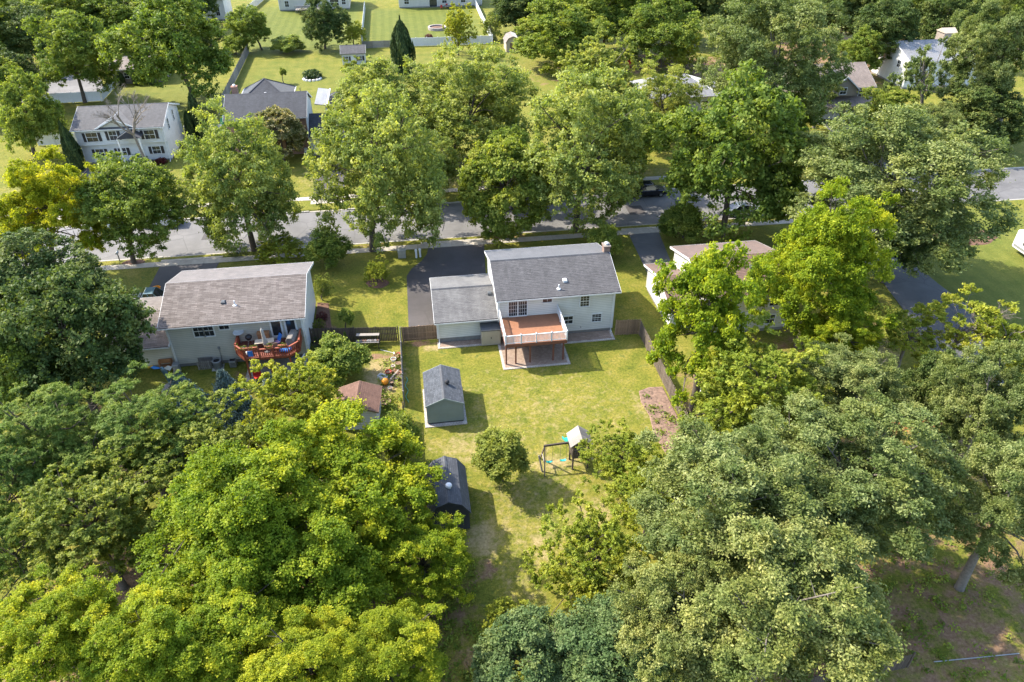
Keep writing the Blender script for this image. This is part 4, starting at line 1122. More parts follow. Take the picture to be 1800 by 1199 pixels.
put('roof_vent', MB().lathe([(0.16, -0.12), (0.16, 0.1), (0.24, 0.14), (0.24, 0.22), (0.2, 0.3), (0.01, 0.36)], 16), 'white_metal', S2, (1.5, 1.3, 3.18))

S3 = thing('shed', 'small shed with rusty brown roof in the tan house yard', 'shed', (-6.15, 47.0, 0), R(-5))
put('wall', MB().extrude([(-1.6, 0), (1.6, 0), (1.6, 1.95), (0, 2.55), (-1.6, 1.95)], 0.1, 3.0, 'y'), 'siding_white', S3)
gable_roof(S3, -0.1, 3.25, -1.85, 1.85, 2.0, 2.7, 'y', 'shingle_rust', 0.08, 0.16, False, 'shingle_rust', 'wood_brown')
S4 = thing('shed', 'white garden shed with grey roof and shutters on the far lawn', 'shed', (-12.0, 158.6, 0))
walls(S4, 0, 4.5, 0, 3.4, 0.2, 2.3, 3.4, 'x', 'siding_white', 0.3)
gable_roof(S4, -0.3, 4.8, -0.4, 3.8, 2.4, 3.6, 'x', 'shingle_grey', 0.1, 0.3, False)
window(S4, 3.6, -0.03, 0.9, 0.6, 0.9, 0, (2, 2), shutters='shutter_dark'); window(S4, 0.9, -0.03, 0.9, 0.6, 0.9, 0, (2, 2), shutters='shutter_dark'); door(S4, 2.2, -0.03, 0.15, 0.85, 1.9)
S5 = thing('shed', 'beige barn shed at the end of the white vinyl fence', 'shed', (22.5, 164.0, 0))
put('wall', MB().extrude([(0, 0), (3.0, 0), (3.0, 2.0), (2.5, 2.8), (1.5, 3.2), (0.5, 2.8), (0, 2.0)], 0, 4, 'y'), 'tan_paint', S5)
put('roof', MB().extrude([(-0.15, 1.9), (-0.15, 2.02), (0.45, 2.92), (1.5, 3.32), (2.55, 2.92), (3.15, 2.02), (3.15, 1.9), (2.5, 2.82), (1.5, 3.22), (0.5, 2.82)], -0.2, 4.2, 'y'), 'shingle_taupe', S5)
put('door', MB().box(0.8, 2.2, -0.05, -0.003, 0.1, 1.9), 'wood_brown', S5)

# ------------------------------------------------------------------ fences
def fence(name, label, p0, p1, h, style, mat, post_gap=2.4, group=None, pw=0.14, gap=0.02, posts=True):
    p0 = Vector((*p0, 0)); p1 = Vector((*p1, 0)); d = p1 - p0; L = d.length
    rz = math.atan2(d.y, d.x)
    t = thing(name, label, 'fence', tuple(p0), rz, group)
    n = max(1, round(L / post_gap)); w = L / n
    pk = MB().box(-0.05, 0.05, -0.05, 0.05, -0.1, h + 0.06).mesh('post')
    if style == 'vinyl':
        pk = MB().box(-0.07, 0.07, -0.07, 0.07, -0.1, h + 0.05).lathe([(0.1, h + 0.052), (0.01, h + 0.15)], 4).mesh('post')
    for k in range(n + 1):
        put('post', pk, mat, t, (k * w, 0, 0))
    if style == 'vinyl':
        pn = MB().box(0.075, w - 0.075, -0.025, 0.025, 0.08, 0.22).box(0.075, w - 0.075, -0.025, 0.025, h - 0.14, h)
        m = max(6, int(w / 0.3))
        for k in range(m):
            a = 0.075 + (w - 0.15) * k / m; b = 0.075 + (w - 0.15) * (k + 1) / m
            pn.box(a + 0.004, b - 0.004, -0.012, 0.012, 0.221, h - 0.141)
        pm = pn.mesh('panel')
        for k in range(n):
            put('panel', pm, mat, t, (k * w, 0, 0))
        return t
    rm = MB().box(0.052, w - 0.052, -0.02, 0.02, 0.0, 0.09).mesh('rail')
    for k in range(n):
        for z in (0.25, h * 0.5, h - 0.3):
            put('rail', rm, mat, t, (k * w, 0, z))
    pick = MB().prism([(-pw / 2, -0.011), (pw / 2, -0.011), (pw / 2, 0.011), (-pw / 2, 0.011)], 0.04, h).mesh('picket')
    rnd = random.Random(int(L * 100))
    if style == 'panel':       # far board fence: one board sheet per bay
        pm = MB()
        for k in range(int(w / 0.15)):
            pm.box(0.06 + k * 0.15, 0.06 + k * 0.15 + 0.14, -0.035, -0.02, 0.05, h + rnd.uniform(-0.03, 0.03))
        pm = pm.mesh('panel')
        for k in range(n):
            put('panel', pm, mat, t, (k * w, 0, 0))
        return t
    x = pw / 2 + 0.02; k = 0
    while x < L - pw / 2:
        off = -0.035 if (style == 'solid' or k % 2 == 0) else 0.035
        put('picket', pick, mat, t, (x, off, rnd.uniform(-0.02, 0.02)))
        x += pw * (0.75 if style == 'shadowbox' else 1.0) + gap; k += 1
    return t
fence('wooden_fence', 'weathered brown picket panel between the driveway and the garage', (-2.2, 59.2), (1.1, 59.2), 1.75, 'shadowbox', 'wood_brown', 1.65)
fence('wooden_fence', 'brown picket panel right of the grey house', (18.65, 57.4), (21.0, 57.2), 1.75, 'shadowbox', 'wood_brown', 1.2)
fence('wooden_fence', 'long weathered board fence between the two back yards, upper part', (-2.35, 59.1), (-2.3, 49.4), 1.8, 'solid', 'wood_grey', 2.4)
fence('wooden_fence', 'long weathered board fence between the two back yards, lower part', (-2.35, 47.9), (-2.45, 36.0), 1.8, 'solid', 'wood_dark', 2.4)
fence('wooden_fence', 'lattice like shadow box fence along the right side of the yard', (21.05, 57.0), (21.0, 39.4), 1.6, 'shadowbox', 'wood_weathered', 2.4)
fence('wooden_fence', 'dark board fence with gate behind the tan house yard', (-11.0, 60.3), (-2.6, 59.4), 1.75, 'solid', 'wood_dark', 2.1)
fence('wooden_fence', 'dark collapsing board fence in the bottom right corner', (20.5, 20.4), (27.2, 20.9), 1.5, 'solid', 'wood_dark', 2.2)
fence('wooden_fence', 'tall grey board fence between the far lawns', (-31.8, 130.5), (-32.6, 172.0), 1.9, 'panel', 'wood_grey', 2.4)
fence('vinyl_fence', 'white vinyl fence in front of the grey paved court', (-66.0, 141.3), (-54.0, 141.5), 1.8, 'vinyl', 'white_vinyl', 2.4)
fence('vinyl_fence', 'white vinyl fence running back along the paved court', (-53.9, 141.8), (-54.1, 151.5), 1.8, 'vinyl', 'white_vinyl', 2.4)
fence('vinyl_fence', 'white vinyl fence left of the white colonial', (-57.0, 119.9), (-47.4, 119.9), 1.8, 'vinyl', 'white_vinyl', 2.4)
fence('vinyl_fence', 'white vinyl fence right of the white colonial', (-35.0, 120.4), (-27.0, 120.4), 1.8, 'vinyl', 'white_vinyl', 2.4)
fence('vinyl_fence', 'stained white vinyl fence at the near end of the striped lawn', (1.0, 172.0), (20.3, 171.6), 1.8, 'vinyl', 'white_vinyl', 2.4)
fence('vinyl_fence', 'white vinyl fence on the left side of the striped lawn', (-8.6, 176.0), (-8.5, 212.0), 1.8, 'vinyl', 'white_vinyl', 2.4)
fence('vinyl_fence', 'white vinyl fence on the right side of the striped lawn', (20.5, 172.0), (20.7, 214.0), 1.8, 'vinyl', 'white_vinyl', 2.4)
fence('vinyl_fence', 'white vinyl fence on the left side of the far left lawn', (-39.5, 200.0), (-36.4, 229.0), 1.8, 'vinyl', 'white_vinyl', 2.4)
fence('wooden_fence', 'low brown board fence behind the white garden shed', (-8.3, 171.8), (0.8, 172.0), 1.5, 'panel', 'wood_grey', 2.4)

# ------------------------------------------------------------------ play set
t = thing('swing_set', 'weathered wooden swing set with roofed tower, teal swings and teal slide', 'play set', (10.5, 39.9, 0))
pm = MB().box(-0.06, 0.06, -0.06, 0.06, 0, 2.55).mesh('tower_post')
for px, py in ((0.1, 0.1), (1.3, 0.1), (0.1, 1.2), (1.3, 1.2)):
    put('tower_post', pm, 'wood_dark', t, (px, py, 0))
for k in range(7):
    put('floor_plank', MB().box(0.05, 1.35, 0.04 + k * 0.17, 0.19 + k * 0.17, 1.2, 1.25), 'wood_grey', t)
pk = MB().box(0, 0.13, -0.015, 0.015, 0, 0.75).mesh('wall_plank')
for k in range(8):
    put('wall_plank', pk, 'wood_grey', t, (0.1 + k * 0.155, 1.28, 1.26))
    put('wall_plank', pk, 'wood_dark', t, (0.02, 0.1 + k * 0.15, 1.26), R(90))
for k in range(5):
    put('wall_plank', pk, 'wood_dark', t, (0.1 + k * 0.155, 0.02, 1.26))
rpk = MB().add([(0, -0.15, 0), (0.88, -0.15, -0.72), (0.88, 0.05, -0.72), (0, 0.05, 0), (0, -0.15, 0.03), (0.9, -0.15, -0.7), (0.9, 0.05, -0.7), (0, 0.05, 0.03)], [(0, 3, 2, 1), (4, 5, 6, 7), (0, 1, 5, 4), (1, 2, 6, 5), (2, 3, 7, 6), (3, 0, 4, 7)]).mesh('roof_plank')
for k in range(8):
    put('roof_plank', rpk, 'wood_grey', t, (0.705, 0.06 + k * 0.205, 3.25))
    put('roof_plank', rpk, 'wood_grey', t, (0.695, -0.04 + k * 0.205, 3.25), R(180))
put('gable_board', MB().extrude([(0.1, 2.6), (1.3, 2.6), (0.7, 3.15)], 0.02, 0.06, 'y'), 'wood_dark', t)
put('swing_beam', MB().bar((0.0, 0.75, 2.32), (-2.15, 0.68, 2.28), 0.11, 0.16), 'wood_dark', t)
for a in ((-2.05, 0.68, 2.25, -2.2, -0.35), (-2.05, 0.68, 2.25, -2.2, 1.65)):
    put('frame_leg', MB().bar(a[:3], (a[3], a[4], 0), 0.1), 'wood_weathered', t)
put('cross_brace', MB().bar((-2.15, 0.15, 1.0), (-2.15, 1.2, 1.0), 0.07), 'wood_grey', t)
for sx in (-1.65, -0.55):
    sw = put('swing_seat', MB().add([(-0.25, -0.1, 0.06), (-0.1, -0.1, 0), (0.1, -0.1, 0), (0.25, -0.1, 0.06), (-0.25, 0.1, 0.06), (-0.1, 0.1, 0), (0.1, 0.1, 0), (0.25, 0.1, 0.06), (-0.25, -0.1, 0.02), (-0.1, -0.1, -0.04), (0.1, -0.1, -0.04), (0.25, -0.1, 0.02)], [(0, 1, 5, 4), (1, 2, 6, 5), (2, 3, 7, 6), (8, 9, 1, 0), (9, 10, 2, 1), (10, 11, 3, 2)]), 'plastic_teal', t, (sx, 0.7, 0.5))
    put('chain', MB().tube([(-0.24, 0, 0.04), (-0.24, 0, 1.75)], 0.012, 5).tube([(0.24, 0, 0.04), (0.24, 0, 1.75)], 0.012, 5), 'metal_dark', sw)
sl = MB()
pts = [(0.65, 1.35, 1.35), (0.55, 2.0, 1.0), (0.3, 2.9, 0.42), (0.2, 3.4, 0.3)]
for a, b in zip(pts[:-1], pts[1:]):
    sl.bar(a, b, 0.5, 0.04)
    for s in (-0.25, 0.25):
        sl.bar((a[0] + s, a[1], a[2] + 0.1), (b[0] + s, b[1], b[2] + 0.1), 0.05, 0.2)
put('slide', sl, 'plastic_teal', t)
put('ladder', MB().bar((1.45, 0.35, 1.25), (2.0, 0.35, 0), 0.07).bar((1.45, 0.95, 1.25), (2.0, 0.95, 0), 0.07).bar((1.6, 0.35, 0.9), (1.6, 0.95, 0.9), 0.06).bar((1.75, 0.35, 0.55), (1.75, 0.95, 0.55), 0.06), 'wood_grey', t)
put('side_rail', MB().bar((1.5, 0.3, 2.0), (1.95, 0.2, 1.0), 0.06).bar((1.5, 1.1, 2.0), (1.95, 1.1, 1.0), 0.06), 'wood_grey', t)
t = tag(put('leaning_plank', MB().bar((0, 0, 0.03), (-0.25, 0.25, 1.55), 0.15, 0.05), 'wood_grey', None, (8.2, 40.1, 0)), 'pale plank leaning at the left end of the swing set', 'plank')

# ------------------------------------------------------------------ things on the red deck (floor z 2.38)
DZ = 2.385
def at_deck(x, y):
    return (-17.0 + x, 55.3 + y, DZ)
t = thing('dining_table', 'long pale table in the middle of the red deck', 'table', at_deck(2.5, 1.5), R(4))
put('top', MB().box(-0.85, 0.85, -0.35, 0.35, 0.7, 0.75), 'tan_paint', t)
for a in (-0.75, 0.75):
    for b in (-0.28, 0.28):
        put('leg', MB().box(a - 0.03, a + 0.03, b - 0.03, b + 0.03, 0, 0.7), 'metal_grey', t)
t = thing('parasol', 'furled grey parasol leaning over the red deck railing', 'parasol', at_deck(2.75, 0.85))
put('pole', MB().tube([(0, 0, 0), (-0.15, 0.1, 2.5)], 0.03, 8), 'metal_grey', t)
put('canopy', MB().tube([(-0.02, 0.02, 0.5), (-0.03, 0.03, 0.75), (-0.06, 0.05, 1.3), (-0.1, 0.08, 1.9), (-0.13, 0.1, 2.3), (-0.15, 0.1, 2.48)], [0.1, 0.24, 0.19, 0.13, 0.14, 0.03], 10), 'fabric_grey', t, smooth=True)
put('base', MB().lathe([(0.28, 0), (0.28, 0.06), (0.06, 0.12), (0.05, 0.3)], 14), 'metal_dark', t)
t = thing('satellite_dish', 'round white dish at the left corner of the red deck', 'satellite dish', at_deck(0.15, 2.55))
put('bowl', MB().lathe([(0.02, 1.05), (0.25, 1.08), (0.45, 1.16), (0.5, 1.2), (0.49, 1.22), (0.2, 1.12), (0.02, 1.1)], 24), 'white_metal', t)
put('mast', MB().tube([(0, 0, 0), (0, 0, 1.06)], 0.035, 8), 'metal_grey', t)
t = thing('kettle_grill', 'black kettle grill on the red deck', 'grill', at_deck(1.05, 2.1))
put('bowl', MB().lathe([(0.05, 0.6), (0.22, 0.66), (0.3, 0.8), (0.31, 0.86)], 18), 'black', t); put('lid', MB().lathe([(0.31, 0.865), (0.29, 0.98), (0.18, 1.1), (0.03, 1.14), (0.02, 1.18)], 18), 'black', t)
for k in range(3):
    a = k * 2.09
    put('leg', MB().bar((0.12 * math.cos(a), 0.12 * math.sin(a), 0.65), (0.32 * math.cos(a), 0.32 * math.sin(a), 0), 0.03), 'metal_grey', t)
t = thing('cabinet', 'orange wooden cabinet against the tan house wall on the red deck', 'cabinet', at_deck(2.3, 2.45))
put('body', MB().box(-0.5, 0.5, -0.2, 0.25, 0.05, 1.0), 'wood_orange', t)
for s in (-0.48, 0.02):
    put('door', MB().box(s, s + 0.46, -0.225, -0.202, 0.1, 0.95), 'wood_orange', t)
put('top', MB().box(-0.55, 0.55, -0.25, 0.28, 1.002, 1.05), 'wood_orange', t)
t = thing('gas_grill', 'covered gas grill at the right side of the red deck', 'grill', at_deck(4.95, 1.6), R(80))
bevel(put('cover', MB().extrude([(-0.35, 0.05), (0.35, 0.05), (0.38, 0.9), (0.25, 1.2), (-0.2, 1.22), (-0.38, 0.9)], -0.75, 0.75, 'x'), 'cover_grey', t), 0.06, 3)
put('side_shelf', MB().box(0.78, 1.1, -0.28, 0.28, 0.8, 0.86), 'metal_dark', t)
t = thing('pool_float', 'crumpled bright blue inflatable on the red deck', 'inflatable', at_deck(4.35, 0.75))
put('ring', MB().tube([(0.45 * math.cos(a * math.pi / 8), 0.3 * math.sin(a * math.pi / 8), 0.15 + 0.05 * math.sin(a * 1.3)) for a in range(17)], 0.14, 8), 'fabric_blue', t, smooth=True)
put('middle', MB().lathe([(0.34, 0.1), (0.3, 0.22), (0.02, 0.26)], 12), 'plastic_blue', t)
t = thing('beach_chair', 'blue and pink folding chair on the red deck', 'chair', at_deck(3.6, 1.75), R(-25))
put('seat', MB().bar((-0.05, -0.25, 0.38), (-0.05, 0.2, 0.33), 0.5, 0.03), 'plastic_pink', t); put('backrest', MB().bar((-0.05, 0.2, 0.33), (0.1, 0.5, 0.95), 0.5, 0.03), 'fabric_blue', t)
for s in (-0.3, 0.2):
    put('leg', MB().bar((s, -0.25, 0.0), (s, 0.3, 0.6), 0.03).bar((s, 0.3, 0.0), (s, -0.25, 0.42), 0.03), 'metal_grey', t)
t = thing('chair', 'brown chair in front of the long deck table', 'chair', at_deck(3.45, 0.95), R(10))
put('seat', MB().box(-0.25, 0.25, -0.25, 0.25, 0.42, 0.47), 'wood_brown', t); put('backrest', MB().box(-0.25, 0.25, -0.27, -0.23, 0.47, 0.95), 'wood_brown', t)
for a in (-0.22, 0.22):
    for b in (-0.22, 0.22):
        put('leg', MB().box(a - 0.02, a + 0.02, b - 0.02, b + 0.02, 0, 0.42), 'metal_dark', t)
def sack(name, label, x, y, z, r, h, mat, seed):
    rnd = random.Random(seed)
    prof = [(r * 0.9, 0), (r, h * 0.3), (r * 0.9, h * 0.65), (r * 0.45, h * 0.9), (0.02, h)]
    m = MB().lathe(prof, 10)
    m.v = [(a * (1 + rnd.uniform(-0.15, 0.15)), b * (1 + rnd.uniform(-0.15, 0.15)), c) for a, b, c in m.v]
    return tag(put(name, m, mat, None, (x, y, z), smooth=True), label, 'bag')
p = at_deck(1.15, 0.62); sack('bag', 'white sack at the left front of the red deck', p[0], p[1], p[2], 0.3, 0.5, 'white_metal', 1)
p = at_deck(0.55, 1.35); sack('bag', 'small white sack by the left railing of the red deck', p[0], p[1], p[2], 0.2, 0.35, 'white_metal', 2)

def tuft(seed, n, r, h, leaf):
    rnd = random.Random(seed); m = MB()
    for _ in range(n):
        a = rnd.uniform(0, 6.28); q = rnd.random() ** 0.5 * r; z = rnd.uniform(0.1, 1) * h * (1 - 0.5 * q / r)
        c = Vector((q * math.cos(a), q * math.sin(a), z)); u = Vector((rnd.uniform(-1, 1), rnd.uniform(-1, 1), rnd.uniform(-0.5, 0.5))).normalized() * leaf
        w = u.cross(Vector((rnd.uniform(-1, 1), rnd.uniform(-1, 1), 1))).normalized() * leaf * 0.5
        m.add([c - u, c + w, c + u, c - w], [(0, 1, 2, 3)])
    return m
POT = [(0.62, 0), (0.8, 0.8), (0.9, 0.82), (0.95, 1.0), (0.82, 1.0), (0.75, 0.8)]
def pot(label, x, y, z, r, h, mat, plant=None, seed=0, group=None):
    t = thing('plant_pot', label, 'pot', (x, y, z), 0, group)
    put('pot', MB().lathe([(a * r, b * h) for a, b in POT], 16), mat, t)
    put('soil', MB().lathe([(0.78 * r, h * 0.8), (0.05, h * 0.84)], 14), 'soil', t)
    if plant:
        put('plant', tuft(seed, 60, r * 1.2, h * 1.6, r * 0.3), plant, t, (0, 0, h * 0.8))
for k, (dx, lab) in enumerate(((0.95, 'leftmost'), (1.75, 'second'), (3.1, 'third'), (4.3, 'rightmost'))):
    t = thing('planter', '%s long red planter on the front rail of the red deck' % lab if lab in ('leftmost', 'rightmost') else '%s long red planter from the left on the front rail of the red deck' % lab, 'planter', (-17 + dx, 55.42, 3.31), 0, 'planters on the red deck rail')
    put('trough', MB().box(-0.38, 0.38, -0.1, 0.1, 0, 0.16), 'wood_red', t)
    put('plant', tuft(k + 10, 50, 0.36, 0.22, 0.07), 'leaf_olive', t, (0, 0, 0.14))
pot('yellow green bushy pot at the left chamfer of the red deck', -16.75, 56.2, DZ, 0.2, 0.5, 'terracotta', 'leaf_gold', 3)
t = tag(put('towel', MB().add([(-0.22, 0.0, 0.0), (0.22, 0.0, 0.0), (0.22, 0.04, -0.62), (-0.22, 0.04, -0.62), (-0.22, 0.02, 0.0), (0.22, 0.02, 0.0), (0.22, 0.055, -0.62), (-0.22, 0.055, -0.62)], [(0, 3, 2, 1), (4, 5, 6, 7), (0, 1, 5, 4), (2, 3, 7, 6), (1, 2, 6, 5), (3, 0, 4, 7)]), 'fabric_blue', None, (-15.55, 55.16, 3.24)), 'blue towel hanging on the red deck railing', 'towel')
t = thing('patio_chair', 'red chair in the shade under the red deck', 'chair', (-15.4, 55.2, 0), R(20))
put('seat', MB().box(-0.35, 0.35, -0.3, 0.3, 0.35, 0.42), 'plastic_red', t); put('backrest', MB().box(-0.35, 0.35, 0.26, 0.32, 0.42, 0.95), 'plastic_red', t); put('leg', MB().box(-0.33, -0.28, -0.28, 0.28, 0, 0.35).box(0.28, 0.33, -0.28, 0.28, 0, 0.35), 'metal_dark', t)
slab('patio', 'grey concrete patio under the red deck', -16.6, -11.2, 55.0, 58.1, 'concrete')
t = thing('screen_panel', 'white lattice panel leaning by the red deck corner', 'panel', (-11.3, 55.4, 0), R(75))
put('frame', MB().bar((0, 0, 0), (0, 0, 1.8), 0.05).bar((0.8, 0, 0), (0.8, 0, 1.8), 0.05).bar((0, 0, 1.8), (0.8, 0, 1.8), 0.05).bar((0, 0, 0.05), (0.8, 0, 0.05), 0.05), 'white_vinyl', t)
put('sheet', MB().box(0.03, 0.77, -0.01, 0.01, 0.08, 1.77), 'white_vinyl', t)

# ------------------------------------------------------------------ behind the tan house
t = thing('air_conditioner', 'round grey air conditioner unit at the tan house wall', 'air conditioner', (-19.35, 57.55, 0))
put('pad', MB().box(-0.5, 0.5, -0.5, 0.5, 0, 0.06), 'concrete_pale', t)
put('body', MB().lathe([(0.42, 0.06), (0.42, 0.85), (0.38, 0.88), (0.3, 0.88), (0.3, 0.8)], 22, cap=False), 'metal_grey', t)
fins = MB()
for k in range(28):
    a = k * 2 * math.pi / 28
    fins.box(0.425 * math.cos(a) - 0.01, 0.425 * math.cos(a) + 0.01, 0.425 * math.sin(a) - 0.01, 0.425 * math.sin(a) + 0.01, 0.1, 0.82)
put('fins', fins, 'metal_dark', t, kind='stuff')
put('fan_grille', MB().lathe([(0.3, 0.8), (0.1, 0.83), (0.02, 0.83)], 16), 'black', t)
put('conduit', MB().tube([(0.35, 0.5, 0.2), (0.35, 0.55, 1.7)], 0.04, 6).box(0.25, 0.45, 0.5, 0.6, 1.7, 1.95), 'metal_grey', t)
t = thing('lattice_crate', 'pale slatted wooden crate left of the round air conditioner', 'crate', (-20.5, 57.75, 0))
for k in range(8):
    put('slat', MB().box(-0.6 + k * 0.16, -0.5 + k * 0.16, -0.3, -0.27, 0, 0.95), 'wood_grey', t)
put('back', MB().box(-0.6, 0.72, 0.25, 0.29, 0, 0.95), 'wood_grey', t)
for z in (0.15, 0.78):
    put('rail', MB().box(-0.6, 0.72, -0.26, -0.22, z, z + 0.09), 'wood_grey', t)
t = thing('air_conditioner', 'small boxy grey unit right of the round air conditioner', 'air conditioner', (-17.95, 57.55, 0))
bevel(put('body', MB().box(-0.3, 0.3, -0.25, 0.25, 0.05, 0.75), 'metal_grey', t), 0.03); put('grille', MB().box(-0.24, 0.24, -0.2, 0.2, 0.752, 0.77), 'black', t)
for z in (0.2, 0.35, 0.5):
    put('louvre', MB().box(-0.24, 0.24, -0.27, -0.252, z, z + 0.06), 'metal_dark', t)
t = thing('bench', 'orange wooden bench against the tan garage wall', 'bench', (-24.0, 58.0, 0))
put('seat', MB().box(-0.6, 0.6, -0.25, 0.2, 0.4, 0.46), 'wood_orange', t); put('backrest', MB().box(-0.6, 0.6, 0.16, 0.22, 0.6, 1.05), 'wood_orange', t)
for a in (-0.55, 0.5):
    put('leg', MB().box(a, a + 0.06, -0.22, 0.22, 0, 1.05), 'wood_orange', t)
tag(bevel(put('storage_bin', MB().box(-0.25, 0.25, -0.3, 0.3, 0, 0.95).box(-0.28, 0.28, -0.33, 0.33, 0.955, 1.05), 'metal_grey', None, (-22.9, 57.3, 0)), 0.03), 'grey lidded bin at the corner between tan house and garage', 'bin')
t = thing('garden_ornament', 'tall blue grey bird sculpture with colourful wings on a round stone pad', 'sculpture', (-22.9, 55.0, 0))
put('pad', MB().lathe([(0.95, -0.03), (0.95, 0.06)], 24), 'stone', t)
put('body', MB().tube([(0, 0, 0.06), (0.02, 0.0, 0.8), (-0.1, 0, 1.6), (-0.25, -0.05, 2.2), (-0.3, -0.08, 2.5)], [0.16, 0.2, 0.22, 0.2, 0.1], 12), 'car_teal', t, smooth=True)
put('wing', MB().add([(-0.2, 0, 2.3), (-0.9, -0.1, 2.75), (-1.35, -0.2, 2.9), (-0.9, -0.25, 2.5), (-0.2, 0.02, 2.26), (-0.9, -0.08, 2.7), (-1.35, -0.18, 2.85), (-0.9, -0.23, 2.45)], [(0, 1, 2, 3), (7, 6, 5, 4), (0, 4, 5, 1), (1, 5, 6, 2), (2, 6, 7, 3), (3, 7, 4, 0)]), 'plastic_blue', t)
put('feather', MB().add([(-0.9, -0.1, 2.78), (-1.7, -0.2, 2.95), (-1.3, -0.35, 2.7), (-0.9, -0.1, 2.73), (-1.7, -0.2, 2.9), (-1.3, -0.35, 2.65)], [(0, 1, 2), (5, 4, 3), (0, 3, 4, 1), (1, 4, 5, 2), (2, 5, 3, 0)]), 'plastic_yellow', t)
put('wing', MB().add([(-0.2, 0, 2.3), (0.3, -0.1, 2.65), (0.65, -0.2, 2.55), (0.4, -0.3, 2.25), (-0.2, 0, 2.24), (0.3, -0.1, 2.6), (0.65, -0.2, 2.5), (0.4, -0.3, 2.2)], [(0, 1, 2, 3), (7, 6, 5, 4), (0, 4, 5, 1), (1, 5, 6, 2), (2, 6, 7, 3), (3, 7, 4, 0)]), 'white_metal', t)
tag(put('bucket', MB().lathe([(0.2, 0), (0.26, 0.5), (0.24, 0.5), (0.2, 0.05)], 14), 'plastic_blue', None, (-27.2, 55.9, 0)), 'blue bucket in the shade of the dark oak', 'bucket')

# ------------------------------------------------------------------ clutter in the tan house yard
t = thing('potting_bench', 'two tier wooden potting bench against the dark fence', 'bench', (-5.5, 59.0, 0), R(-6))
for z, y0, y1 in ((0.75, -0.55, -0.05), (1.2, 0.0, 0.4)):
    put('shelf', MB().box(-1.1, 1.1, y0, y1, z, z + 0.05), 'wood_grey', t)
for a in (-1.05, 1.0):
    put('leg', MB().box(a, a + 0.07, -0.5, -0.43, 0, 0.75).box(a, a + 0.07, 0.3, 0.37, 0, 1.2), 'wood_dark', t)
rnd = random.Random(9)
for k in range(9):
    pot('small flower pot on the potting bench, %s from the left' % ('first', 'second', 'third', 'fourth', 'fifth', 'sixth', 'seventh', 'eighth', 'ninth')[k], -6.4 + k * 0.23, 58.75 - k * 0.02, 0.8, 0.09, 0.16, rnd.choice(['white_metal', 'terracotta', 'metal_grey']), None, 0, 'small pots on the potting bench')
t = thing('wheelbarrow', 'green wheelbarrow in front of the potting bench', 'wheelbarrow', (-6.7, 58.0, 0), R(15))
put('tray', MB().add([(-0.45, -0.25, 0.35), (0.4, -0.25, 0.4), (0.4, 0.25, 0.4), (-0.45, 0.25, 0.35), (-0.6, -0.4, 0.62), (0.6, -0.38, 0.66), (0.6, 0.38, 0.66), (-0.6, 0.4, 0.62)], [(0, 3, 2, 1), (0, 1, 5, 4), (1, 2, 6, 5), (2, 3, 7, 6), (3, 0, 4, 7)]), 'plastic_green', t)
put('wheel', MB().tube([(0.65 + 0.2 * math.cos(a * 0.524), 0, 0.2 + 0.2 * math.sin(a * 0.524)) for a in range(13)], 0.05, 6), 'rubber', t)
for s in (-0.2, 0.2):
    put('handle', MB().bar((0.65, s * 0.4, 0.22), (-1.1, s * 1.4, 0.6), 0.05), 'wood_orange', t)
tag(put('ball', MB().lathe([(0.02, 0), (0.14, 0.05), (0.2, 0.2), (0.14, 0.35), (0.02, 0.4)], 16), 'plastic_green', None, (-6.35, 56.95, 0), smooth=True), 'green ball on the worn grass before the potting bench', 'ball')
tag(put('rake', MB().tube([(0, 0, 0.03), (1.3, -0.75, 0.05)], 0.022, 6).box(1.25, 1.35, -0.95, -0.6, 0.02, 0.08), 'white_metal', None, (-4.4, 58.2, 0)), 'white handled rake lying before the potting bench', 'rake')
potsd = [(-2.9, 56.55, 0.3, 0.35, 'terracotta', 'brown pot nearest the fence corner'), (-3.15, 56.1, 0.28, 0.4, 'white_metal', 'white pot beside the brown corner pot'), (-2.75, 55.5, 0.32, 0.25, 'wood_brown', 'wide brown tub by the fence'), (-3.2, 55.2, 0.2, 0.25, 'white_metal', 'small white pot beside the wide brown tub'),
         (-2.8, 54.75, 0.33, 0.28, 'terracotta', 'wide terracotta pot halfway along the fence'), (-2.75, 54.1, 0.33, 0.28, 'terracotta', 'wide terracotta pot below its twin along the fence'), (-3.25, 54.45, 0.2, 0.3, 'terracotta', 'narrow terracotta pot beside the red pot'), (-3.65, 54.2, 0.32, 0.42, 'plastic_red', 'bright red pot in the tan house yard'),
         (-2.8, 53.5, 0.36, 0.25, 'metal_dark', 'wide dark bowl by the fence'), (-3.35, 52.6, 0.24, 0.42, 'black', 'black bucket right of the orange ball'), (-3.5, 51.9, 0.22, 0.34, 'metal_grey', 'grey pot below the black bucket'), (-3.75, 53.85, 0.16, 0.3, 'plastic_green', 'small green pot between the red pot and the orange ball'),
         (-4.25, 50.55, 0.5, 0.3, 'wood_brown', 'large dark rimmed tub beside the brown roofed shed'), (-3.9, 50.1, 0.48, 0.3, 'wood_brown', 'large dark rimmed tub in front of its neighbour'), (-2.7, 56.95, 0.22, 0.3, 'plastic_red', 'dull red pot in the fence corner')]
for k, (x, y, r, h, m, lab) in enumerate(potsd):
    pot(lab, x, y, 0, r, h, m, 'leaf_olive' if k in (12, 4) else None, k, 'garden pots along the board fence')
t = tag(put('ball', MB().lathe([(0.02, 0), (0.2, 0.06), (0.32, 0.2), (0.34, 0.34), (0.27, 0.52), (0.12, 0.62), (0.02, 0.64)], 18), 'plastic_orange', None, (-3.95, 52.85, 0), smooth=True), 'bright orange ball among the garden pots', 'ball')
t = thing('planter_box', 'white wooden box beside the red pot', 'box', (-4.15, 53.7, 0), R(-40))
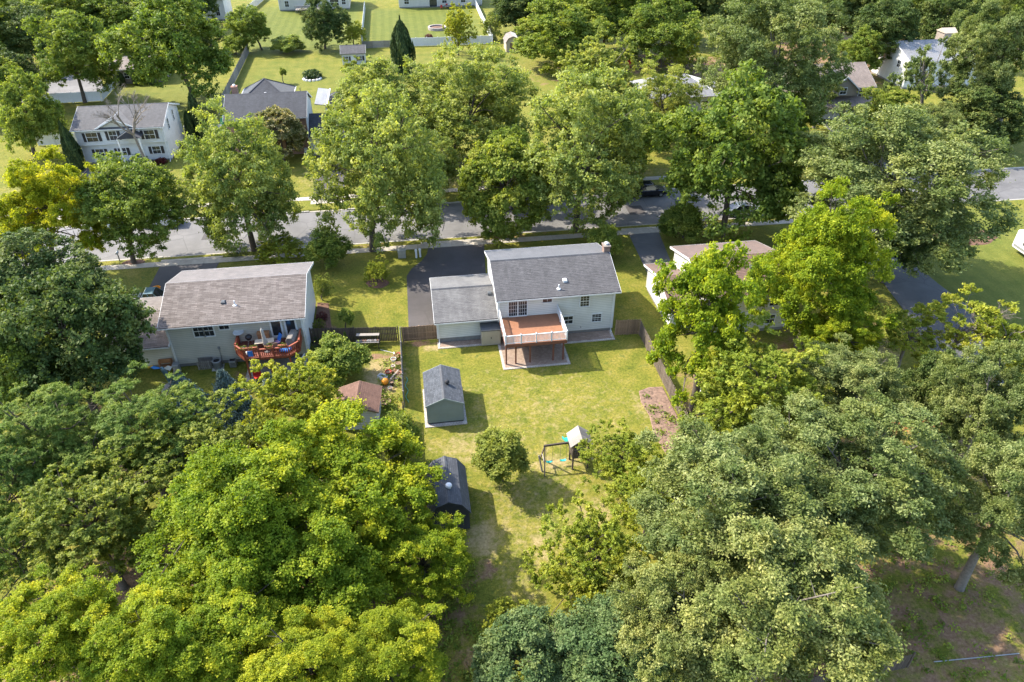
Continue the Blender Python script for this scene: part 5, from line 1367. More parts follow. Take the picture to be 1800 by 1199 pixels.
put('tub', MB().box(-0.45, 0.45, -0.25, -0.21, 0, 0.35).box(-0.45, 0.45, 0.21, 0.25, 0, 0.35).box(-0.45, -0.41, -0.21, 0.21, 0, 0.35).box(0.41, 0.45, -0.21, 0.21, 0, 0.35).box(-0.41, 0.41, -0.21, 0.21, 0, 0.05), 'white_vinyl', t)
tag(put('plank', MB().bar((0, 0, 0.3), (0.8, 1.2, 0.4), 0.12, 0.04), 'wood_grey', None, (-3.5, 53.1, 0)), 'loose grey plank lying across the garden pots', 'plank')
hp = [(-2.05 + 0.12 * math.sin(k * 1.1), 53.6 - k * 0.28, 0.03) for k in range(14)]
tag(put('garden_hose', MB().tube(hp, 0.025, 6), 'plastic_teal'), 'green garden hose along the foot of the board fence', 'hose')
for k, (x, y) in enumerate(((-9.2, 60.75), (-8.5, 61.0))):
    tag(put('edging_stone', MB().lathe([(0.28, 0), (0.28, 0.15), (0.2, 0.2)], 10), 'terracotta' if k else 'white_metal', None, (x, y, 0)), ('white' if k == 0 else 'terracotta') + ' stone at the mulch bed behind the dark fence', 'stone')
t = thing('lawn_table', 'white low table under the tall yard maple', 'table', (24.4, 47.5, 0), R(10))
put('top', MB().box(-0.8, 0.8, -0.4, 0.4, 0.4, 0.46), 'white_vinyl', t)
for a in (-0.7, 0.65):
    put('leg', MB().box(a, a + 0.06, -0.35, 0.35, 0, 0.4), 'white_vinyl', t)
tag(put('fallen_pole', MB().tube([(29.0, 20.95, 0.06), (34.5, 20.7, 0.07)], 0.035, 8), 'metal_grey'), 'long pale pipe lying on the shaded dirt in the bottom right corner', 'pipe')
t = thing('utility_box', 'grey green utility cabinet on the front lawn', 'utility box', (-1.9, 76.3, 0))
bevel(put('body', MB().box(-0.45, 0.45, -0.35, 0.35, 0, 0.85), 'metal_grey', t), 0.03); put('lid', MB().box(-0.48, 0.48, -0.38, 0.38, 0.852, 0.92), 'metal_grey', t)
for k, dx in enumerate((0, 0.45)):
    tag(put('utility_pedestal', MB().lathe([(0.12, 0), (0.12, 0.85), (0.15, 0.87), (0.15, 1.05), (0.05, 1.12)], 12), 'white_metal', None, (-0.25 + dx, 75.9 + 0.15 * k, 0)), ('left' if k == 0 else 'right') + ' one of two white utility posts beside the driveway', 'utility post', 'utility posts')
t = thing('mailbox', 'grey kerbside mailbox beside the forked street tree', 'mailbox', (-34.2, 80.0, 0))
put('post', MB().box(-0.05, 0.05, -0.05, 0.05, 0, 1.0), 'wood_grey', t); put('box', MB().extrude([(-0.12, 1.002), (0.12, 1.002), (0.12, 1.15), (0.0, 1.24), (-0.12, 1.15)], -0.25, 0.25, 'y'), 'metal_grey', t)
t = thing('mailbox', 'pale mailbox on a post near the yellow green shrub', 'mailbox', (-20.9, 80.0, 0))
put('post', MB().box(-0.05, 0.05, -0.05, 0.05, 0, 1.0), 'white_vinyl', t); put('box', MB().extrude([(-0.12, 1.002), (0.12, 1.002), (0.12, 1.15), (0.0, 1.24), (-0.12, 1.15)], -0.25, 0.25, 'y'), 'white_vinyl', t)
t = thing('chair', 'red brown lawn chair in the woodland clearing', 'chair', (45.3, 149.3, 0), R(200))
put('seat', MB().box(-0.6, 0.6, -0.5, 0.5, 0.4, 0.55), 'plastic_red', t); put('backrest', MB().box(-0.6, 0.6, 0.45, 0.6, 0.55, 1.6), 'plastic_red', t); put('leg', MB().box(-0.55, -0.45, -0.45, 0.45, 0, 0.4).box(0.45, 0.55, -0.45, 0.45, 0, 0.4), 'plastic_red', t)
tag(put('tarp_heap', MB().lathe([(1.5, 0), (1.2, 0.9), (0.7, 1.5), (0.05, 1.9)], 9), 'plastic_green', None, (-29.5, 126.5, 0)), 'dark green covered heap at the end of the grey board fence', 'tarp')
tag(put('kiddie_pool', MB().lathe([(0.9, 0), (1.0, 0.35), (0.92, 0.35), (0.85, 0.06), (0.05, 0.05)], 20), 'plastic_blue', None, (-30.2, 123.2, 0)), 'blue paddling pool behind the white vinyl fence', 'paddling pool')
t = thing('rock_ring', 'white stone ring with tall grass on the far lawn', 'flower bed', (-17.6, 149.8, 0))
for k in range(14):
    a = k * 2 * math.pi / 14
    put('stone', MB().lathe([(0.3, 0), (0.28, 0.25), (0.1, 0.32)], 7), 'white_metal', t, (1.6 * math.cos(a), 1.2 * math.sin(a), 0))
put('grass_clump', tuft(5, 500, 1.9, 1.8, 0.28), 'leaf_dark', t, (0, 1.2, 0)); put('flowers', tuft(6, 80, 1.2, 0.4, 0.12), 'leaf_red', t, (0, -0.2, 0))

# ------------------------------------------------------------------ cars
def wheel_mesh():
    ty = MB(); n = 20; vs = []; fs = []
    prof = [(0.2, -0.1), (0.31, -0.11), (0.34, -0.06), (0.34, 0.06), (0.31, 0.11), (0.2, 0.1)]
    for r, yy in prof:
        for k in range(n):
            a = 2 * math.pi * k / n
            vs.append((r * math.cos(a), yy, r * math.sin(a)))
    for i in range(len(prof) - 1):
        for k in range(n):
            fs.append((i * n + k, i * n + (k + 1) % n, (i + 1) * n + (k + 1) % n, (i + 1) * n + k))
    ty.add(vs, fs)
    rm = MB()
    for s in (-0.085, 0.085):
        ring = [(0.2 * math.cos(2 * math.pi * k / n), s, 0.2 * math.sin(2 * math.pi * k / n)) for k in range(n)]
        rm.add(ring, [tuple(range(n))])
    for k in range(5):
        a = k * 1.2566
        rm.bar((0, -0.09, 0), (0.19 * math.cos(a), -0.09, 0.19 * math.sin(a)), 0.05); rm.bar((0, 0.09, 0), (0.19 * math.cos(a), 0.09, 0.19 * math.sin(a)), 0.05)
    return ty.mesh('tyre', True), rm.mesh('rim')
TYRE, RIM = wheel_mesh()
def loft(secs):
    m = MB(); n = len(secs[0])
    vs = [p for s in secs for p in s]; fs = []
    for i in range(len(secs) - 1):
        for k in range(n):
            fs.append((i * n + k, i * n + (k + 1) % n, (i + 1) * n + (k + 1) % n, (i + 1) * n + k))
    fs += [tuple(range(n - 1, -1, -1)), tuple(range((len(secs) - 1) * n, len(secs) * n))]
    return m.add(vs, fs)
def car(name, label, loc, rz, mat, kind='sedan', group=None):
    t = thing(name, label, 'truck' if kind == 'pickup' else 'car', loc, rz, group)
    hw = 0.92
    belt = 0.95 if kind == 'sedan' else 1.08
    hood = [(-2.35, 0.45, 0.62, 0.75), (-2.25, 0.3, 0.8, 0.88), (-1.5, 0.26, belt, 1.0), (0.9, 0.26, belt, 1.0), (1.1, 0.26, belt - 0.02, 1.0), (2.1, 0.28, belt - 0.16, 0.95), (2.35, 0.35, belt - 0.28, 0.85), (2.42, 0.45, 0.6, 0.78)]
    secs = []
    for x, zb, zt, k in hood:
        w = hw * k; c = 0.1
        secs.append([(x, -w + c, zb), (x, w - c, zb), (x, w, zb + c), (x, w, zt - c), (x, w - c * 1.4, zt), (x, -w + c * 1.4, zt), (x, -w, zt - c), (x, -w, zb + c)])
    put('body', loft(secs), mat, t)
    if kind == 'pickup':
        cab = [(-0.55, 0.0), (-0.45, 0.72), (0.55, 0.72), (1.15, 0.0)]
        put('bed_cover', MB().box(-2.2, -0.62, -0.78, 0.78, belt + 0.004, belt + 0.06), 'metal_grey', t)
        for k in range(5):
            put('rack_bar', MB().box(-2.15 + k * 0.37, -2.1 + k * 0.37, -0.85, 0.85, belt + 0.062, belt + 0.12), 'black', t)
    elif kind == 'suv':
        cab = [(-2.2, 0.0), (-1.95, 0.68), (0.3, 0.72), (1.1, 0.0)]
    else:
        cab = [(-1.75, 0.0), (-1.0, 0.5), (0.2, 0.53), (1.15, 0.0)]
    (xa, _), (xb, hb), (xc, hc), (xd, _) = cab
    wb, wt = 0.86, 0.68
    put('roof', MB().add([(xb, -wt, belt + hb), (xb, wt, belt + hb), (xc, wt, belt + hc), (xc, -wt, belt + hc), (xb + 0.1, -wt + 0.12, belt + hb + 0.05), (xb + 0.1, wt - 0.12, belt + hb + 0.05), (xc - 0.1, wt - 0.12, belt + hc + 0.05), (xc - 0.1, -wt + 0.12, belt + hc + 0.05)],
                        [(4, 7, 6, 5), (0, 4, 5, 1), (1, 5, 6, 2), (2, 6, 7, 3), (3, 7, 4, 0), (0, 1, 2, 3)]), mat, t)
    z0 = belt - 0.02
    put('windscreen', MB().add([(xd, -wb, z0), (xd, wb, z0), (xc, wt, belt + hc - 0.005), (xc, -wt, belt + hc - 0.005)], [(0, 1, 2, 3)]), 'glass', t)
    put('rear_window', MB().add([(xa, -wb, z0), (xa, wb, z0), (xb, wt, belt + hb - 0.005), (xb, -wt, belt + hb - 0.005)], [(3, 2, 1, 0)]), 'glass', t)
    for s in (-1, 1):
        put('side_window', MB().add([(xa, s * wb, z0), (xd, s * wb, z0), (xc, s * wt, belt + hc - 0.005), (xb, s * wt, belt + hb - 0.005)], [(0, 1, 2, 3)]), 'glass', t)
        put('pillar', MB().bar((xa, s * wb, z0), (xb, s * wt, belt + hb), 0.07).bar((xd, s * wb, z0), (xc, s * wt, belt + hc), 0.06).bar(((xa + xd) / 2 - 0.1, s * (wb + 0.005), z0), ((xb + xc) / 2 - 0.1, s * wt, belt + (hb + hc) / 2), 0.07), mat, t)
        put('headlight', MB().box(2.28, 2.38, s * 0.62 - 0.14, s * 0.62 + 0.14, belt - 0.36, belt - 0.24), 'lamp_glass', t)
        put('tail_light', MB().box(-2.34, -2.24, s * 0.68 - 0.1, s * 0.68 + 0.1, 0.62, 0.8), 'plastic_red', t)
        put('mirror', MB().box(0.75, 0.9, s * 0.98 - 0.08, s * 0.98 + 0.08, belt, belt + 0.14), mat, t)
        for xx in (-1.42, 1.45):
            w = put('wheel', TYRE, 'rubber', t, (xx, s * 0.84, 0.34)); put('rim', RIM, 'metal_grey', w)
    return t
car('parked_car', 'black car parked at the far kerb between two street trees', (31.6, 89.0, -0.1), 0, 'car_black', 'suv')
car('parked_car', 'white car at the far kerb seen through the forked street tree, left one', (-37.6, 89.1, -0.1), R(180), 'car_white', 'sedan')
car('parked_car', 'white car at the far kerb seen through the forked street tree, right one', (-31.6, 89.1, -0.1), R(180), 'car_white', 'suv')
car('parked_car', 'silver car at the near kerb under the broad green street tree', (42.0, 81.6, -0.1), R(0), 'car_silver', 'sedan')
t = thing('camper_trailer', 'white camper trailer cut by the right edge beside the big lawn', 'camper', (69.2, 60.6, 0))
bevel(put('body', MB().box(0, 2.3, 0, 7.0, 0.55, 2.8), 'car_white', t), 0.22, 4)
put('stripe', MB().box(-0.012, -0.002, 0.3, 6.7, 0.85, 1.15), 'metal_grey', t)
for yy in (1.3, 4.2):
    put('window', MB().box(-0.02, -0.003, yy, yy + 1.3, 1.5, 2.2), 'glass', t)
put('roof_vent', MB().box(0.9, 1.5, 3.0, 3.6, 2.802, 2.95), 'white_metal', t)
for yy in (2.9, 3.7):
    for xx in (0.15, 2.15):
        w = put('wheel', TYRE, 'rubber', t, (xx, yy, 0.34), R(90)); put('rim', RIM, 'metal_grey', w)
put('tow_bar', MB().bar((1.15, 0, 0.55), (1.15, -1.2, 0.5), 0.1), 'metal_dark', t)
car('pickup_truck', 'pickup with slatted grey bed cover behind the tan garage roof', (-28.0, 69.6, 0.03), R(0), 'car_teal', 'pickup')
tag(put('yard_bin', MB().lathe([(0.28, 0), (0.42, 0.85), (0.44, 0.9), (0.4, 0.9), (0.26, 0.05)], 14), 'plastic_orange', None, (-28.0, 71.7, 0.03)), 'orange yellow tub beside the pickup', 'tub')
sack('bag', 'pale heap of bags left of the orange yellow tub', -30.3, 71.3, 0.0, 0.6, 0.6, 'white_vinyl', 5)

# ------------------------------------------------------------------ trees
def unit(v):
    return v / np.maximum(np.linalg.norm(v, axis=-1, keepdims=True), 1e-6)
def leaves(pos, nrm, L, Wd, rng, fold=0.25):
    """diamond leaves folded along the midrib"""
    n = len(pos)
    r = unit(rng.normal(size=(n, 3)))
    u = unit(np.cross(nrm, r)); w = np.cross(nrm, u)
    s = rng.uniform(0.7, 1.3, (n, 1))
    u = u * L * s; w = w * Wd * s
    b = nrm * (Wd * fold) * s
    co = np.stack([pos - u, pos + w + b, pos + u, pos - w + b], 1).reshape(-1, 3)
    return co
def finish(name, co, v):
    n = len(co) // 4
    me = fast_mesh(name, co, np.arange(n * 4).reshape(n, 4))
    a = me.attributes.new('v', 'FLOAT', 'FACE')
    a.data.foreach_set('value', np.ascontiguousarray(v, np.float32))
    return me
def crown_proto(name, seed, nl, lr, ncl, cr, nleaf, L, Wd, up=0.5, flat=0.8, bottom=-0.45, droop=0.0, cflat=0.6, rough=0.65, inner=0.2, wild=0.16, elong=0.0):
    """unit-radius crown: limbs' ends (lobes) > twig clumps > leaves"""
    rng = np.random.default_rng(seed)
    k = np.arange(nl * 2) + 0.5
    z = 1 - 2 * k / (nl * 2); ph = np.pi * (1 + 5 ** 0.5) * k
    d = np.stack([np.sqrt(1 - z * z) * np.cos(ph), np.sqrt(1 - z * z) * np.sin(ph), z], 1)
    d = unit(d + rng.normal(size=d.shape) * 0.18)
    d = d[d[:, 2] > bottom]
    d = d[rng.permutation(len(d))[:nl]]
    rad = (1 - lr * 0.85) * rng.uniform(1 - wild * 1.6, 1 + wild, (len(d), 1))
    for _ in range(9):           # uneven outline: a few limbs reach out, a few sides stay short
        ax = unit(rng.normal(size=3)); am = rng.uniform(-0.28, 0.22) * min(1.0, wild * 4)
        rad *= (1 + am * np.clip(d @ ax, 0, 1) ** 5)[:, None]
    inn = rng.random(len(d)) < inner
    rad[inn] *= rng.uniform(0.4, 0.7, (inn.sum(), 1))
    c = d * rad
    lob_r = lr * rng.uniform(0.7, 1.2, len(d))
    tip = rng.random(len(d)) < 0.22 * min(1.0, max(0.0, (wild - 0.12) * 6))      # leaders that stick out of the outline
    c[tip] *= rng.uniform(1.06, 1.26, (tip.sum(), 1)); lob_r[tip] *= 0.6
    P = []; N = []; V = []
    for ci, di, ri in zip(c, d, lob_r):
        m = int(ncl * (ri / lr) ** 2 * rng.uniform(0.8, 1.2)) + 2
        q = unit(rng.normal(size=(m * 3, 3)))
        q = q[(q @ unit(di * np.array([1, 1, 0.6]) + np.array([0, 0, 0.55]))) > -0.25][:m]
        m = len(q)
        pc = ci + q * ri * rng.uniform(0.62, 1.08, (m, 1)) * np.array([1, 1, flat])
        if droop:
            pc[:, 2] -= droop * (np.hypot(pc[:, 0], pc[:, 1]) ** 2)
        cv = rng.random(m) * 0.5 + rng.random() * 0.35
        g = rng.normal(size=(m, nleaf, 3)) * (cr * rng.uniform(0.6, 1.2, (m, 1, 1)) * 0.6)
        # shoots reach outwards and up
        out = unit(q * 0.8 + np.array([0, 0, 0.5]))
        if elong:
            t = rng.uniform(-1, 1, (m, nleaf, 1))
            g = g * 0.45 + out[:, None, :] * t * cr * elong
        g[..., 2] *= cflat
        pos = pc[:, None, :] + g
        nr = unit(out[:, None, :] * 0.55 + np.array([0, 0, up]) + rng.normal(size=g.shape) * rough)
        P.append(pos.reshape(-1, 3)); N.append(nr.reshape(-1, 3))
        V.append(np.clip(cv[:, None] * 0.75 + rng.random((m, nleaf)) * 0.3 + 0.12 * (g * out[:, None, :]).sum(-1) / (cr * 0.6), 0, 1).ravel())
    P = np.concatenate(P); N = np.concatenate(N); V = np.concatenate(V)
    sh = np.percentile(np.hypot(P[:, 0], P[:, 1]), 97.5); zt = np.percentile(P[:, 2], 99)
    k = np.array([1 / sh, 1 / sh, 1 / zt])
    return finish(name, leaves(P * k, N, L, Wd, rng), V), c * k
PROTO = {}
def protos():
    for i in range(2):
        PROTO['maple%d' % i] = crown_proto('crown', 10 + i, 98, 0.205, 22, 0.056, 72, 0.0148, 0.0105, up=0.42, wild=0.25, bottom=-0.6, rough=0.75)
    PROTO['thinmaple0'] = crown_proto('crown', 14, 58, 0.2, 17, 0.065, 50, 0.0205, 0.0145, up=0.42, wild=0.28, inner=0.35, bottom=-0.7, rough=0.75)
    for i in range(2):
        PROTO['oak%d' % i] = crown_proto('crown', 30 + i, 112, 0.178, 17, 0.056, 78, 0.0158, 0.0076, up=0.35, flat=0.8, rough=0.85, wild=0.22, inner=0.25, bottom=-0.6)
    PROTO['bigoak0'] = crown_proto('crown', 35, 130, 0.18, 17, 0.052, 58, 0.0155, 0.0078, up=0.35, flat=0.8, rough=0.85, wild=0.2, inner=0.25, bottom=-0.65)
    for i in range(2):
        PROTO['round%d' % i] = crown_proto('crown', 50 + i, 84, 0.24, 18, 0.064, 38, 0.0235, 0.0148, up=0.42, flat=0.85, wild=0.18, bottom=-0.75, rough=0.75)
    for i in range(2):
        PROTO['full%d' % i] = crown_proto('crown', 55 + i, 96, 0.235, 18, 0.06, 37, 0.0195, 0.0122, up=0.4, flat=0.9, wild=0.17, bottom=-0.85, rough=0.8)
    for i in range(1):
        PROTO['airy%d' % i] = crown_proto('crown', 60 + i, 76, 0.22, 15, 0.075, 46, 0.0215, 0.0128, up=0.35, flat=0.9, rough=0.8, wild=0.24, inner=0.3, elong=0.6, bottom=-0.8)
    PROTO['locust0'] = crown_proto('crown', 70, 84, 0.21, 15, 0.085, 52, 0.022, 0.0062, up=0.55, flat=0.5, cflat=0.35, rough=0.6, wild=0.26, bottom=-0.4, elong=0.5)
    PROTO['dome0'] = crown_proto('crown', 80, 120, 0.2, 13, 0.065, 34, 0.027, 0.02, up=0.4, bottom=-0.8, wild=0.05, inner=0.05)
    for i in range(2):
        PROTO['sparse%d' % i] = crown_proto('crown', 90 + i, 26, 0.22, 11, 0.11, 50, 0.026, 0.0145, up=0.35, rough=0.8, wild=0.32, inner=0.35, elong=0.6)
    for i in range(2):
        PROTO['bush%d' % i] = crown_proto('crown', 95 + i, 26, 0.33, 16, 0.15, 46, 0.046, 0.028, up=0.4, bottom=-0.7, wild=0.22)
protos()
SPEC = {'midlime': ('maple', 2, 'leaf_maple', 'bark'), 'bigoak': ('bigoak', 1, 'leaf_oak', 'bark_pale'), 'thinmaple': ('thinmaple', 1, 'leaf_maple', 'bark'), 'bush': ('bush', 2, 'leaf_olive', 'bark'),  # species: prototype family, leaf material, bark
    'maple': ('maple', 2, 'leaf_maple', 'bark'), 'gold': ('maple', 2, 'leaf_gold', 'bark'), 'midmaple': ('round', 2, 'leaf_green', 'bark'),
    'oak': ('oak', 2, 'leaf_oak', 'bark_pale'), 'dark': ('round', 2, 'leaf_dark', 'bark'), 'midgreen': ('round', 2, 'leaf_midgreen', 'bark'),
    'blue': ('round', 2, 'leaf_dark', 'bark'), 'olive': ('airy', 1, 'leaf_olive', 'bark'), 'locust': ('locust', 1, 'leaf_locust', 'bark'),
    'locust2': ('airy', 1, 'leaf_lime', 'bark'), 'lime': ('airy', 1, 'leaf_lime', 'bark'), 'lime2': ('maple', 2, 'leaf_gold', 'bark'),
    'pale': ('airy', 1, 'leaf_pale', 'bark_pale'), 'pale2': ('full', 2, 'leaf_pale', 'bark'), 'dome': ('dome', 1, 'leaf_green', 'bark'),
    'teal': ('round', 2, 'leaf_teal', 'bark'), 'sparse': ('sparse', 2, 'leaf_lime', 'bark_pale'), 'sparseoak': ('sparse', 2, 'leaf_oak', 'bark_pale'),
    'shrubtree': ('bush', 2, 'leaf_green', 'bark'), 'chestnut': ('dome', 1, 'leaf_cream', 'bark')}
def trunk_mesh(rnd, off, zc, rx, rz, cents, rot, nmax=26):
    """tapered trunk from the base into the crown, limbs out to the crown's lobes"""
    m = MB()
    r0 = max(0.05, 0.031 * (zc + rz) ** 0.85)
    fork = max(0.25, min(zc - 0.45 * rz, zc * 0.75))
    top = Vector((off[0] * 0.95, off[1] * 0.95, zc + 0.35 * rz))
    fk = Vector((off[0] * 0.45 + rnd.uniform(-0.1, 0.1), off[1] * 0.45, fork))
    mid = Vector((off[0] * 0.1 + rnd.uniform(-0.12, 0.12), rnd.uniform(-0.12, 0.12), fork * 0.5))
    m.tube([(0, 0, -0.15), (0, 0, 0.12), mid, fk, fk.lerp(top, 0.5) + Vector((rnd.uniform(-0.3, 0.3), rnd.uniform(-0.3, 0.3), 0)), top], [r0 * 1.55, r0 * 1.15, r0 * 0.95, r0 * 0.8, r0 * 0.45, r0 * 0.12], 9)
    c, s = math.cos(rot), math.sin(rot)
    idx = list(range(len(cents))); rnd.shuffle(idx)
    for i in idx[:nmax]:
        p = cents[i]
        e = Vector(((p[0] * c - p[1] * s) * rx + off[0], (p[0] * s + p[1] * c) * rx + off[1], p[2] * rz + zc))
        t = rnd.uniform(0.0, 0.75)
        a = fk.lerp(top, t)
        if e.z < a.z - 0.2 * rz:
            a = fk.copy()
        k = a.lerp(e, 0.5) + Vector((rnd.uniform(-0.1, 0.1) * rx, rnd.uniform(-0.1, 0.1) * rx, rnd.uniform(0.0, 0.12) * rz))
        lr = r0 * rnd.uniform(0.28, 0.45) * (1 - 0.5 * t)
        e2 = e + (e - k).normalized() * rx * 0.12
        m.tube([a, a.lerp(k, 0.5) + Vector((0, 0, 0.03 * rz)), k, e, e2], [lr, lr * 0.8, lr * 0.62, lr * 0.36, lr * 0.12], 6, False)
        for _ in range(2):
            b = k.lerp(e, rnd.uniform(0.1, 0.9))
            d = Vector((rnd.uniform(-1, 1), rnd.uniform(-1, 1), rnd.uniform(-0.2, 0.8))) * rx * 0.22
            m.tube([b, b + d * 0.6, b + d], [lr * 0.35, lr * 0.22, lr * 0.08], 4, False)
    return m
